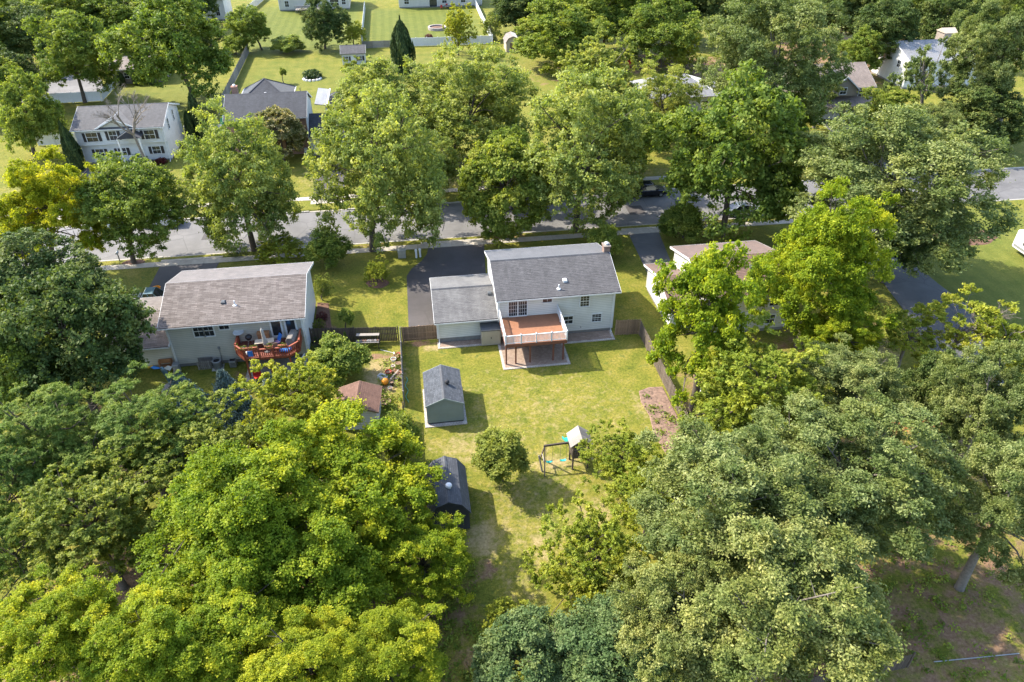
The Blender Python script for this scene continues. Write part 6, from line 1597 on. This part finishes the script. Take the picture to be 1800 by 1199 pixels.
TREES = [
    ('maple', -6.4, 35.4, 0.0, 0.0, 5.2, 6.48, 4.67, 'broad bright green maple left of the charcoal barn shed', None),
    ('maple', -12.3, 31.2, 0.0, 0.0, 7.5, 5.6, 4.08, 'lime green maple in the thick of the lower left tree belt', None),
    ('maple', -1.5, 30.5, 0.0, 0.0, 3.2, 3.46, 2.98, 'shaded green maple below the charcoal barn shed', None),
    ('maple', -8.4, 28.7, 0.0, 0.0, 5.5, 5.21, 3.75, 'lime maple in front of the broad bright maple', None),
    ('gold', -7.5, 22.0, 0.0, 0.0, 7.0, 3.03, 2.18, 'golden green maple at the bottom edge, left of its twin below the lime maples', None),
    ('gold', -3.6, 22.2, 0.0, 0.0, 6.0, 3.13, 2.25, 'golden green maple at the bottom edge, nearest the blue green thicket', None),
    ('midlime', -20.2, 25.0, 0.0, 0.0, 8.0, 3.35, 2.41, 'light green maple filling the bottom left corner', None),
    ('midlime', -15.4, 23.3, 0.0, 0.0, 7.5, 3.31, 2.38, 'light green maple at the bottom edge, second from the left corner', None),
    ('maple', -12.1, 24.8, 0.0, 0.0, 6.5, 3.95, 2.84, 'lime maple between the golden maples and the light green ones', None),
    ('olive', -21.3, 33.6, 0.0, 0.0, 6.5, 4.73, 3.41, 'olive green elm left of the lime maples', None),
    ('olive', -16.9, 39.4, 0.0, 0.0, 6.0, 4.52, 3.25, 'olive green elm under the feathery locust', None),
    ('locust', -20.2, 41.1, 0.0, 0.0, 6.5, 4.98, 3.59, 'feathery dark green locust in front of the tan house lawn', None),
    ('locust', -25.7, 41.1, 0.0, 0.0, 7.5, 4.47, 3.22, 'feathery dark green locust below the dark evergreen oak', None),
    ('locust', -23.2, 39.2, 0.0, 0.0, 5.5, 4.47, 3.22, 'feathery dark green locust between the olive elms and its taller neighbours', None),
    ('locust', -27.4, 37.8, 0.0, 0.0, 6.5, 4.08, 3.79, 'feathery dark green locust cut by the left edge, beside the olive elm', None),
    ('locust', -25.8, 32.6, 0.0, 0.0, 5.0, 3.3, 3.6, 'feathery dark green locust at the left edge, below its neighbour', None),
    ('dark', -28.5, 52.1, 0.0, 0.0, 7.0, 5.94, 6.25, 'tall dark green oak beside the tan house garage', None),
    ('dark', -32.5, 58.7, 0.0, 0.0, 9.5, 5.56, 4.0, 'dark green rounded tree top at the left edge above the yard', None),
    ('midmaple', -32.0, 52.0, 0.0, 0.0, 6.0, 4.35, 4.66, 'sunlit green maple at the left edge beside the dark oak', None),
    ('lime', -10.5, 45.6, 0.0, 0.0, 4.5, 4.22, 3.85, 'pale green loose birch behind the spruces and the brown roofed shed', None),
    ('shrubtree', -8.4, 54.4, 0.3, -0.0, 2.0, 2.56, 1.84, 'small dense green maple beside the red deck', None),
    ('shrubtree', -2.7, 42.3, 0.0, 0.0, 3.0, 1.75, 2.14, 'dark leafy sapling at the wooden fence beside the barn shed', None),
    ('bush', 4.9, 39.6, -0.1, 0.0, 2.8, 2.14, 1.79, 'round green bush alone on the back lawn', None),
    ('lime', 9.2, 28.3, 0.0, 0.0, 4.0, 3.83, 3.72, 'yellow green feathery tree on the lower back lawn', None),
    ('lime', 13.6, 37.3, 0.0, 0.0, 3.5, 2.93, 2.11, 'yellow green young tree behind the swing set', None),
    ('lime', 13.9, 31.7, 0.0, 0.0, 5.0, 3.21, 2.32, 'yellow green young tree in front of the big oaks', None),
    ('teal', 4.2, 22.1, 0.0, 0.0, 4.0, 3.45, 2.48, 'blue green thicket tree at the bottom edge, left one', None),
    ('teal', 8.5, 20.7, 0.0, 0.0, 5.0, 3.5, 2.52, 'blue green thicket tree at the bottom edge, right one', None),
    ('oak', 17.1, 27.1, 0.0, 0.0, 9.0, 5.84, 4.75, 'grey green oak, leftmost of the big oaks at the lower right', None),
    ('oak', 24.5, 28.4, 0.0, 0.0, 9.0, 5.92, 4.61, 'grey green oak over the brown woodland floor', None),
    ('oak', 16.7, 20.3, 0.0, 0.0, 9.0, 5.82, 4.19, 'grey green oak reaching the bottom edge', None),
    ('oak', 12.0, 21.6, 0.0, 0.0, 7.0, 3.95, 3.95, 'small leaved green oak beside the blue green thicket', None),
    ('locust2', 23.8, 37.9, 0.0, 0.0, 8.0, 5.14, 3.7, 'yellow green feathery locust right of the tall yard maple', None),
    ('oak', 30.4, 38.2, 0.0, 0.0, 7.0, 4.66, 3.36, 'grey green oak behind the yellow green locust', None),
    ('oak', 39.0, 34.4, 0.0, 0.0, 7.5, 3.85, 5.2, 'grey green oak at the right edge beside the red clay patch', None),
    ('oak', 33.9, 25.6, 0.0, 0.0, 8.0, 3.95, 4.77, 'grey green oak at the right edge over the shaded dirt', None),
    ('dark', 40.2, 40.4, 0.0, 0.0, 4.0, 2.76, 3.71, 'dark green tree beside the long driveway end', None),
    ('sparse', 46.9, 46.9, 0.0, 0.0, 5.0, 5.02, 3.61, 'thin yellow green tree below the long driveway', None),
    ('sparse', 49.7, 44.8, 0.0, 0.0, 5.0, 2.7, 2.7, 'thin yellow green tree at the right edge below the white camper', None),
    ('sparse', 43.0, 48.0, 0.0, 0.0, 4.0, 3.32, 2.39, 'low yellow green tree beside the driveway verge', None),
    ('thinmaple', 21.9, 44.5, -0.3, 0.0, 9.8, 4.75, 6.42, 'tall green maple with dark trunk behind the lattice fence', None),
    ('maple', 35.7, 53.0, 0.0, 0.0, 8.5, 5.65, 7.25, 'bright lime maple right of the maroon roofed house', None),
    ('maple', 36.5, 48.3, 0.0, 0.0, 4.5, 3.27, 2.92, 'low lime maple beside the long driveway', None),
    ('lime', 26.2, 47.6, 0.0, 0.0, 3.0, 2.73, 2.73, 'yellow green shrub tree hiding the maroon house wall', None),
    ('shrubtree', 24.3, 42.9, 0.0, 0.0, 2.0, 2.59, 1.86, 'dark shrub under the tall yard maple', None),
    ('lime', 3.5, 26.5, 0.0, 0.0, 1.6, 1.58, 1.14, 'low light green thicket at the end of the back lawn', None),
    ('lime2', -40.5, 78.2, 2.3, -0.3, 7.4, 5.46, 6.16, 'yellow green street tree at the left edge of the near verge', None),
    ('midmaple', -32.5, 79.4, 2.2, -0.3, 6.9, 5.77, 5.22, 'green street tree with forked trunk beside the kerb', None),
    ('pale2', -19.2, 80.5, -0.0, 0.0, 8.3, 6.84, 7.7, 'large pale green street tree in front of the brick house', None),
    ('pale2', -5.3, 78.4, 2.1, -0.3, 9.3, 7.42, 8.53, 'yellow tipped street tree left of the dense round maple', None),
    ('dome', 10.4, 79.4, 0.0, -0.0, 6.2, 5.33, 5.72, 'dense round dark maple on the verge in front of the grey house', None),
    ('pale2', 19.6, 80.0, 0.5, -0.1, 10.3, 7.92, 8.48, 'airy pale green street tree behind the grey house', None),
    ('midgreen', 36.9, 76.0, -0.2, 0.0, 9.8, 8.8, 9.14, 'broad green street tree behind the maroon roofed house', None),
    ('bigoak', 51.5, 65.1, -2.2, 0.3, 10.2, 10.43, 7.62, 'huge grey green oak leaning over the street corner', None),
    ('dark', 50.4, 63.0, 0.0, 0.0, 5.0, 3.63, 2.61, 'dark shaded tree at the head of the long driveway', None),
    ('lime', -16.0, 77.0, 0.3, -0.0, 1.6, 3.08, 1.52, 'yellow green shrub behind the tan house roof', None),
    ('shrubtree', -10.6, 75.4, 0.3, -0.0, 2.1, 2.4, 1.91, 'dark green shrub behind the tan house corner', None),
    ('shrubtree', 21.4, 72.5, -0.2, 0.0, 2.2, 1.95, 2.07, 'bright green shrub behind the brick chimney', None),
    ('shrubtree', 32.1, 76.2, -0.3, 0.0, 2.1, 3.08, 2.0, 'dark green shrub at the kerb beside the right driveway', None),
    ('pale', -10.5, 68.1, 0.2, -0.0, 1.5, 1.14, 1.38, 'slim pale shrub beside the tan house gable', None),
    ('lime', -4.7, 70.9, 0.1, -0.0, 1.4, 1.55, 1.21, 'small round shrub alone on the front lawn', None),
    ('shrubtree', -7.8, 61.6, 0.3, -0.0, 2.0, 0.78, 0.78, 'little round tree in a mulch ring by the grey fence', None),
    ('midgreen', 13.1, 90.1, 0.0, 0.0, 5.2, 4.81, 3.94, 'green tree hidden behind the dense round maple', None),
    ('midgreen', 27.7, 90.8, -1.2, 0.2, 5.7, 4.91, 4.47, 'green tree on the far verge behind the airy street tree', None),
    ('pale2', 1.3, 91.5, 0.3, -0.0, 5.0, 4.43, 4.0, 'light green tree on the far verge left of the mulch ring', None),
    ('pale2', 6.2, 103.0, 3.8, -0.5, 8.4, 8.2, 7.81, 'big pale green tree with a mulch ring across the street', None),
    ('pale2', -2.7, 105.4, 0.7, -0.1, 7.2, 7.71, 6.72, 'light green tree behind the yellow tipped street tree', None),
    ('chestnut', -18.5, 107.7, -0.0, 0.0, 4.3, 3.71, 3.48, 'flowering chestnut with cream spikes before the brick house', None),
    ('midmaple', -55.8, 114.9, 1.8, -0.3, 6.2, 4.76, 5.78, 'grey green tree at the left edge beside the colonial', None),
    ('midmaple', -56.8, 141.3, 0.7, -0.1, 7.9, 6.89, 6.89, 'green tree in front of the white vinyl fence corner', None),
    ('midgreen', -36.6, 135.9, -1.8, 0.3, 9.9, 10.07, 8.55, 'big spreading green tree on the lawn behind the colonial', None),
    ('dark', -74.1, 165.9, 0.0, 0.0, 6.0, 7.34, 5.58, 'dark green tree in the top left corner', None),
    ('midmaple', -70.4, 178.3, 0.0, 0.0, 7.0, 9.04, 6.51, 'green tree along the top left edge', None),
    ('midgreen', -59.4, 178.8, 0.0, 0.0, 6.0, 7.95, 5.7, 'green tree at the top edge left of the big lawn tree', None),
    ('dark', -66.5, 139.2, 0.0, 0.0, 5.0, 5.36, 4.65, 'dark green tree at the left edge by the grey court', None),
    ('midmaple', -30.2, 173.7, -1.5, 0.2, 4.5, 4.59, 4.15, 'small green tree at the corner of the far wooden fence', None),
    ('shrubtree', -24.5, 171.0, 0.3, -0.0, 1.6, 3.68, 1.52, 'low green shrub beside the far fence tree', None),
    ('shrubtree', -35.2, 171.1, 0.4, -0.1, 2.0, 2.73, 1.9, 'pale shrub at the corner of the far fence', None),
    ('blue', -16.5, 172.7, 0.6, -0.1, 5.4, 5.21, 5.02, 'round dark green tree on the far lawn boundary', None),
    ('lime', -10.3, 172.7, 0.4, -0.1, 2.9, 3.11, 2.66, 'light green shrub beside the round dark tree', None),
    ('shrubtree', -22.8, 147.8, 0.2, -0.0, 2.1, 0.76, 0.76, 'tiny sapling on the far lawn', None),
    ('sparse', -10.0, 146.7, 0.3, -0.0, 2.9, 2.43, 2.03, 'small spreading tree in front of the white garden shed', None),
    ('lime', 12.0, 163.3, 0.2, -0.0, 5.2, 3.47, 4.68, 'airy yellow green tree at the white vinyl fence', None),
    ('pale', 20.7, 174.3, -0.3, 0.0, 3.0, 2.69, 2.56, 'cream flowering bush at the end of the white vinyl fence', None),
    ('dark', 26.7, 179.7, 0.0, 0.0, 5.0, 5.9, 4.25, 'dark green tree behind the beige garden shed', None),
    ('midgreen', 31.5, 150.8, 0.0, 0.0, 6.5, 9.59, 6.18, 'big dark green tree right of the beige garden shed', None),
    ('midgreen', 42.9, 159.8, 0.0, 0.0, 8.0, 7.72, 6.48, 'tall green tree at the top edge above the light birch', None),
    ('midmaple', 52.0, 148.3, -0.2, 0.0, 6.9, 7.91, 6.43, 'green maple in the woodland clearing', None),
    ('lime', 55.2, 143.8, -0.5, 0.1, 3.6, 3.36, 3.06, 'yellow green sapling above the grey hip roof', None),
    ('pale', 31.7, 116.6, -1.0, 0.1, 8.3, 6.8, 5.82, 'light green many stemmed birch hiding a porch', None),
    ('pale2', 38.0, 104.1, -0.4, 0.1, 7.4, 5.04, 5.04, 'light green tree in front of the grey hip roof', None),
    ('midgreen', 31.6, 97.2, -0.5, 0.1, 5.1, 4.41, 4.41, 'dark green tree across the street behind the black car', None),
    ('bigoak', 56.8, 105.0, -3.5, 0.5, 12.9, 10.04, 9.15, 'giant grey green oak left of the tan gabled house', None),
    ('midmaple', 87.9, 134.4, -1.5, 0.2, 4.8, 4.61, 4.45, 'bright green tree between the tan and white houses', None),
    ('sparseoak', 66.1, 110.2, -0.5, 0.1, 6.0, 5.0, 5.6, 'thin half bare oak before the tan gabled house', None),
    ('sparseoak', 80.6, 104.1, -2.8, 0.4, 8.9, 4.79, 5.71, 'thin half bare oak before the white house', None),
    ('midmaple', 74.4, 103.7, -0.8, 0.1, 4.1, 4.87, 3.65, 'green maple beside the white garage door', None),
    ('oak', 93.1, 102.3, -5.5, 0.8, 12.3, 6.85, 9.24, 'grey green oak in the upper right corner', None),
    ('dark', 87.3, 97.7, -1.9, 0.3, 5.0, 6.41, 4.7, 'dark green tree on the verge beside the bending street', None),
    ('oak', 76.7, 96.0, 0.0, 0.0, 4.0, 5.04, 3.63, 'olive oak between the white house and the street', None),
    ('midgreen', 59.9, 106.3, 0.0, 0.0, 3.5, 4.01, 3.26, 'low green tree under the giant grey green oak', None),
    ('dark', 52.1, 168.1, 0.0, 0.0, 8.0, 6.49, 6.1, 'dark green woodland tree, second from the left in the woods along the top right edge', 'far woods at the top right'),
    ('blue', 61.3, 168.6, 0.0, 0.0, 8.0, 7.24, 6.19, 'blackish green woodland tree, first from the left in the woods along the top right edge', 'far woods at the top right'),
    ('dark', 68.5, 163.4, 0.0, 0.0, 8.0, 5.49, 5.87, 'dark green woodland tree, third from the left in the woods along the top right edge', 'far woods at the top right'),
    ('blue', 95.7, 157.7, 0.0, 0.0, 8.0, 7.34, 6.32, 'blackish green woodland tree, second from the left in the woods along the top right edge', 'far woods at the top right'),
    ('dark', 99.7, 153.2, 0.0, 0.0, 8.0, 5.93, 6.67, 'dark green woodland tree, fifth from the left in the woods along the top right edge', 'far woods at the top right'),
    ('midgreen', 109.5, 158.6, 0.0, 0.0, 8.0, 6.33, 7.41, 'green woodland tree, fourth from the left in the woods along the top right edge', 'far woods at the top right'),
    ('dark', 112.8, 152.4, 0.0, 0.0, 8.0, 5.48, 6.23, 'dark green woodland tree, sixth from the left in the woods along the top right edge', 'far woods at the top right'),
    ('dark', 122.2, 155.6, 0.0, 0.0, 8.0, 5.3, 7.14, 'dark green woodland tree, seventh from the left in the woods along the top right edge', 'far woods at the top right'),
    ('midgreen', 131.7, 158.4, 0.0, 0.0, 8.0, 6.42, 6.36, 'green woodland tree, sixth from the left in the woods along the top right edge', 'far woods at the top right'),
    ('dark', 92.9, 137.6, 0.0, 0.0, 8.0, 5.69, 5.69, 'dark green woodland tree, fourth from the left in the woods along the top right edge', 'far woods at the top right'),
    ('midgreen', 126.9, 144.9, 0.0, 0.0, 8.0, 5.27, 6.72, 'green woodland tree, fifth from the left in the woods along the top right edge', 'far woods at the top right'),
    ('midgreen', 40.2, 177.9, 0.0, 0.0, 8.0, 7.08, 7.21, 'green woodland tree, first from the left in the woods along the top right edge', 'far woods at the top right'),
    ('dark', 31.5, 181.1, 0.0, 0.0, 8.0, 6.29, 6.7, 'dark green woodland tree, first from the left in the woods along the top right edge', 'far woods at the top right'),
    ('blue', 108.1, 142.5, 0.0, 0.0, 8.0, 5.81, 5.52, 'blackish green woodland tree, third from the left in the woods along the top right edge', 'far woods at the top right'),
    ('midgreen', 78.7, 172.3, 0.0, 0.0, 8.0, 5.52, 6.79, 'green woodland tree, second from the left in the woods along the top right edge', 'far woods at the top right'),
    ('midgreen', 90.3, 170.6, 0.0, 0.0, 8.0, 7.6, 6.52, 'green woodland tree, third from the left in the woods along the top right edge', 'far woods at the top right'),
    ('midmaple', -84.6, 188.8, 0.0, 0.0, 7.0, 6.48, 6.51, 'light green woodland tree, first from the left in the woods along the top left edge', 'far woods at the top left'),
    ('midmaple', -81.1, 197.6, 0.0, 0.0, 7.0, 6.78, 6.51, 'light green woodland tree, second from the left in the woods along the top left edge', 'far woods at the top left'),
    ('dark', -69.7, 199.2, 0.0, 0.0, 7.0, 6.48, 6.28, 'dark green woodland tree, first from the left in the woods along the top left edge', 'far woods at the top left'),
    ('midmaple', -58.7, 201.0, 0.0, 0.0, 7.0, 7.87, 6.51, 'light green woodland tree, fourth from the left in the woods along the top left edge', 'far woods at the top left'),
    ('dark', -48.6, 196.2, 0.0, 0.0, 7.0, 6.15, 5.73, 'dark green woodland tree, second from the left in the woods along the top left edge', 'far woods at the top left'),
    ('midmaple', -79.6, 164.6, 0.0, 0.0, 7.0, 6.12, 5.13, 'light green woodland tree, third from the left in the woods along the top left edge', 'far woods at the top left'),
    ('midgreen', -67.5, 132.3, 0.0, 0.0, 7.0, 4.93, 4.84, 'green woodland tree, first from the left in the woods along the top left edge', 'far woods at the top left'),
]

rnd = random.Random(77)
seen = {}
for sp, bx, by, ox, oy, zc, rx, rz, lab, grp in TREES:
    fam, nv, leaf, bark = SPEC[sp]
    k = seen.get(fam, 0); seen[fam] = k + 1
    me, cents = PROTO['%s%d' % (fam, k % nv)]
    small = zc + rz < 4.5
    t = thing('shrub' if small else 'tree', lab, 'shrub' if small else 'tree', (bx, by, 0), 0, grp)
    rot = rnd.uniform(0, 6.28)
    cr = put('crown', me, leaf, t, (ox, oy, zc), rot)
    cr.scale = (rx, rx * rnd.uniform(0.92, 1.08), rz)
    put('trunk', trunk_mesh(rnd, (ox, oy), zc, rx, rz, cents, rot, 10 if small else 26 if by < 100 else 16), bark, t, smooth=True)

# conifers
def conifer_proto(name, seed, whorls, per, nl, L, Wd, droop, r0=1.0):
    """unit height, unit base radius; tiers of drooping needle sprays"""
    rng = np.random.default_rng(seed)
    P = []; N = []; V = []
    for i in range(whorls):
        h = 0.04 + 0.94 * i / whorls
        rr = (1 - h) ** 0.85
        for j in range(max(3, int(per * (0.4 + rr)))):
            a = rng.uniform(0, 6.283); ln = rr * rng.uniform(0.75, 1.1)
            t = rng.random(nl) ** 0.7
            d = np.array([math.cos(a), math.sin(a), 0.0]); sd = np.array([-math.sin(a), math.cos(a), 0])
            pos = d * (t * ln)[:, None] + sd * (rng.normal(size=nl) * 0.10 * (0.4 + rr))[:, None]
            pos[:, 2] = h + 0.05 * rng.normal(size=nl) * 0.6 - droop * t * t * rr * 0.25
            P.append(pos); N.append(unit(d * 0.3 + np.array([0, 0, 0.8]) + rng.normal(size=(nl, 3)) * 0.6)); V.append(np.clip(rng.random(nl) * 0.6 + 0.4 * rng.random(), 0, 1))
    P = np.concatenate(P); N = np.concatenate(N); V = np.concatenate(V)
    return finish(name, leaves(P, N, L, Wd, rng), V)
SPRUCE = conifer_proto('crown', 1, 22, 20, 46, 0.05, 0.02, 1.0)
def arbor_proto(name, seed, n=9000):
    rng = np.random.default_rng(seed)
    h = rng.random(n) ** 0.9; a = rng.uniform(0, 6.283, n)
    r = np.sin(np.clip(h * 0.95 + 0.12, 0, 1) * math.pi) ** 0.6 * (1 - h * 0.35) * (0.8 + 0.16 * np.sin(a * 5 + h * 9)) * rng.uniform(0.75, 1.05, n)
    P = np.stack([r * np.cos(a), r * np.sin(a), h], 1)
    N = unit(np.stack([np.cos(a), np.sin(a), 0.4 + 0 * a], 1) + rng.normal(size=(n, 3)) * 0.5)
    return finish(name, leaves(P, N, 0.045, 0.03, rng), np.clip(rng.random(n), 0, 1))
ARBOR = arbor_proto('crown', 3)
def conifer(name, label, me, x, y, h, r, mat, group=None):
    t = thing(name, label, 'tree', (x, y, 0), 0, group)
    o = put('crown', me, mat, t, (0, 0, h * 0.03), rnd.uniform(0, 6))
    o.scale = (r, r, h * 0.97)
    put('trunk', MB().tube([(0, 0, -0.1), (0, 0, h * 0.5), (0, 0, h * 0.92)], [0.035 * h ** 0.9, 0.022 * h ** 0.9, 0.004 * h], 8), 'bark', t)
conifer('spruce_tree', 'blue spruce near the bird sculpture, left one', SPRUCE, -20.6, 51.0, 4.6, 2.7, 'leaf_spruce')
conifer('spruce_tree', 'blue spruce in front of the red deck, middle one', SPRUCE, -16.9, 50.6, 4.8, 2.5, 'leaf_spruce')
conifer('spruce_tree', 'small blue spruce below the red deck', SPRUCE, -13.9, 53.0, 2.4, 1.3, 'leaf_spruce')
conifer('spruce_tree', 'little spruce beside the potting bench', SPRUCE, -7.6, 58.9, 2.0, 0.7, 'leaf_locust')
conifer('cedar_tree', 'dark cone shaped cedar on the far lawn', ARBOR, 0.2, 151.5, 10.5, 3.0, 'leaf_conifer')
for x, y, h, r, lab in ((-48.6, 110.3, 7.2, 1.0, 'slim arborvitae at the left corner of the colonial, left one'), (-47.7, 108.8, 6.8, 1.5, 'wide arborvitae at the left corner of the colonial, right one'),
                        (-33.8, 119.0, 5.0, 1.0, 'shorter arborvitae right of the colonial'), (-32.8, 120.0, 7.6, 1.3, 'tall arborvitae right of the colonial'), (-31.9, 119.2, 6.0, 1.3, 'broad arborvitae rightmost beside the colonial'),
                        (-53.0, 150.8, 2.9, 1.0, 'small arborvitae before the small grey house, left one'), (-50.2, 150.8, 2.9, 1.0, 'small arborvitae before the small grey house, middle one'), (-47.8, 150.8, 3.0, 1.2, 'small arborvitae before the small grey house, right one')):
    conifer('arborvitae', lab, ARBOR, x, y, h, r, 'leaf_conifer', 'arborvitae')

# bare trees
def bare(label, x, y, h, spread, seed, mat):
    r = random.Random(seed)
    t = thing('dead_tree', label, 'tree', (x, y, 0))
    m = MB()
    def grow(p, d, ln, rad, depth):
        q = p + d * ln
        k = p.lerp(q, 0.5) + Vector((r.uniform(-1, 1), r.uniform(-1, 1), 0)) * ln * 0.05
        m.tube([p, k, q], [rad, rad * 0.8, rad * 0.6], 7 if depth < 2 else 4, False)
        if depth < 6:
            for _ in range(3 if 0 < depth < 5 else 4 if depth == 0 else 2):
                nd = (d + Vector((r.uniform(-1, 1), r.uniform(-1, 1), r.uniform(-0.3, 0.5))) * spread).normalized()
                grow(p.lerp(q, r.uniform(0.6, 1.0)) if depth else q, nd, ln * r.uniform(0.55, 0.8) * (0.9 if depth else 0.75), rad * 0.58, depth + 1)
    grow(Vector((0, 0, -0.1)), Vector((-0.1, 0, 1)).normalized(), h * 0.4, 0.016 * h, 0)
    put('trunk', m, mat, t)
bare('bare dead tree in front of the white colonial', -37.3, 106.3, 14.5, 0.7, 5, 'bark_dead')
bare('bleached bare tree beside the white camper', 52.0, 50.0, 7.0, 0.8, 8, 'bark_pale')

# low planting
def clump(label, x, y, r, h, mat, seed, n=260, leaf=0.1):
    t = thing('shrub', label, 'shrub', (x, y, 0))
    put('foliage', tuft(seed, n, r, h, leaf), mat, t)
    put('stem', MB().tube([(0, 0, -0.05), (0, 0, h * 0.6)], 0.03, 5).tube([(0, 0, 0), (r * 0.4, 0, h * 0.6)], 0.02, 5).tube([(0, 0, 0), (-r * 0.3, r * 0.3, h * 0.6)], 0.02, 5), 'bark', t)
for k, (x, y, r, h, mat, lab) in enumerate([
        (64.0, 71.4, 1.0, 0.9, 'leaf_teal', 'grey green perennial in the right flower bed, left one'), (66.0, 72.2, 1.1, 1.0, 'leaf_teal', 'grey green perennial in the right flower bed, middle one'), (67.6, 71.4, 0.9, 0.8, 'leaf_teal', 'grey green perennial in the right flower bed, right one'), (65.3, 70.4, 0.8, 0.5, 'leaf_red', 'reddish perennial at the front of the right flower bed'),
        (-10.3, 60.8, 0.7, 1.2, 'leaf_green', 'leafy shrub in the gable bed, nearest the dark fence'), (-10.4, 62.6, 0.7, 1.5, 'leaf_olive', 'yellow green shrub in the gable bed, second from the fence'), (-10.3, 64.4, 0.6, 1.0, 'leaf_red', 'reddish shrub in the gable bed'), (-10.4, 59.4, 1.3, 1.2, 'leaf_dark', 'dark shrub at the corner of the tan house below the fence'),
        (-44.2, 108.4, 0.9, 0.9, 'leaf_red', 'reddish shrub before the colonial porch'), (-41.5, 109.0, 1.1, 1.2, 'leaf_locust', 'green shrub before the colonial porch'), (-39.2, 109.0, 1.4, 2.4, 'leaf_green', 'tall leafy shrub right of the colonial porch'), (-36.5, 110.0, 0.9, 0.9, 'leaf_red', 'red shrub at the right corner of the colonial'),
        (6.6, 179.5, 0.9, 1.0, 'leaf_red', 'red leaved shrub below the fire pit'), (-26.4, 133.5, 0.8, 1.2, 'leaf_red', 'purple red shrub beside the sunroom roof'), (-24.0, 208.0, 1.2, 2.2, 'leaf_cream', 'brownish shrub beside the far grey deck'), (-21.0, 80.0, 1.2, 0.7, 'leaf_dark', 'low dark shrub at the kerb below the large pale street tree'),
        (-19.0, 51.8, 1.0, 1.8, 'leaf_olive', 'olive shrub between the two blue spruces'), (-15.8, 53.6, 1.0, 0.9, 'leaf_dark', 'low dark planting under the red deck front'), (-11.9, 53.6, 1.1, 1.0, 'leaf_green', 'leafy planting under the right end of the red deck')]):
    clump(lab, x, y, r, h, mat, 100 + k, 320, 0.09 if y < 90 else 0.16)

# undergrowth on the woodland floor
def undergrowth():
    rng = np.random.default_rng(12)
    spots = [(-12, 24, 14, 8, 900), (0, 21, 5, 3, 250), (11, 21, 6, 5, 600), (22, 34, 6, 4, 200), (30, 33, 9, 7, 160), (31, 23, 5, 4, 70), (-26, 44, 7, 10, 500), (26, 42, 3, 6, 260), (36, 46, 5, 4, 260), (60, 146, 12, 10, 400), (100, 148, 24, 14, 700), (46, 55, 3, 4, 120), (-3.4, 52, 0.9, 5, 60), (19.4, 44, 0.9, 4.0, 22)]
    P = []; N = []; V = []
    for x, y, rx, ry, n in spots:
        c = np.stack([x + rx * rng.uniform(-1, 1, n), y + ry * rng.uniform(-1, 1, n), np.zeros(n)], 1)
        k = 22
        g = rng.normal(size=(n, k, 3)) * np.array([0.22, 0.22, 0.0]) * rng.uniform(0.5, 1.4, (n, 1, 1))
        g[..., 2] = rng.uniform(0.02, 0.45, (n, k)) * rng.uniform(0.3, 1.2, (n, 1))
        P.append((c[:, None, :] + g).reshape(-1, 3)); N.append(unit(np.array([0, 0, 0.7]) + rng.normal(size=(n * k, 3)) * 0.6)); V.append(np.clip(np.repeat(rng.random(n), k) * 0.7 + rng.random(n * k) * 0.3, 0, 1))
    P = np.concatenate(P); N = np.concatenate(N); V = np.concatenate(V)
    o = put('undergrowth', finish('undergrowth', leaves(P, N, 0.1, 0.06, rng), V), 'leaf_green', kind='stuff')
    o['label'] = 'low green undergrowth on the woodland floor'; o['category'] = 'undergrowth'
undergrowth()
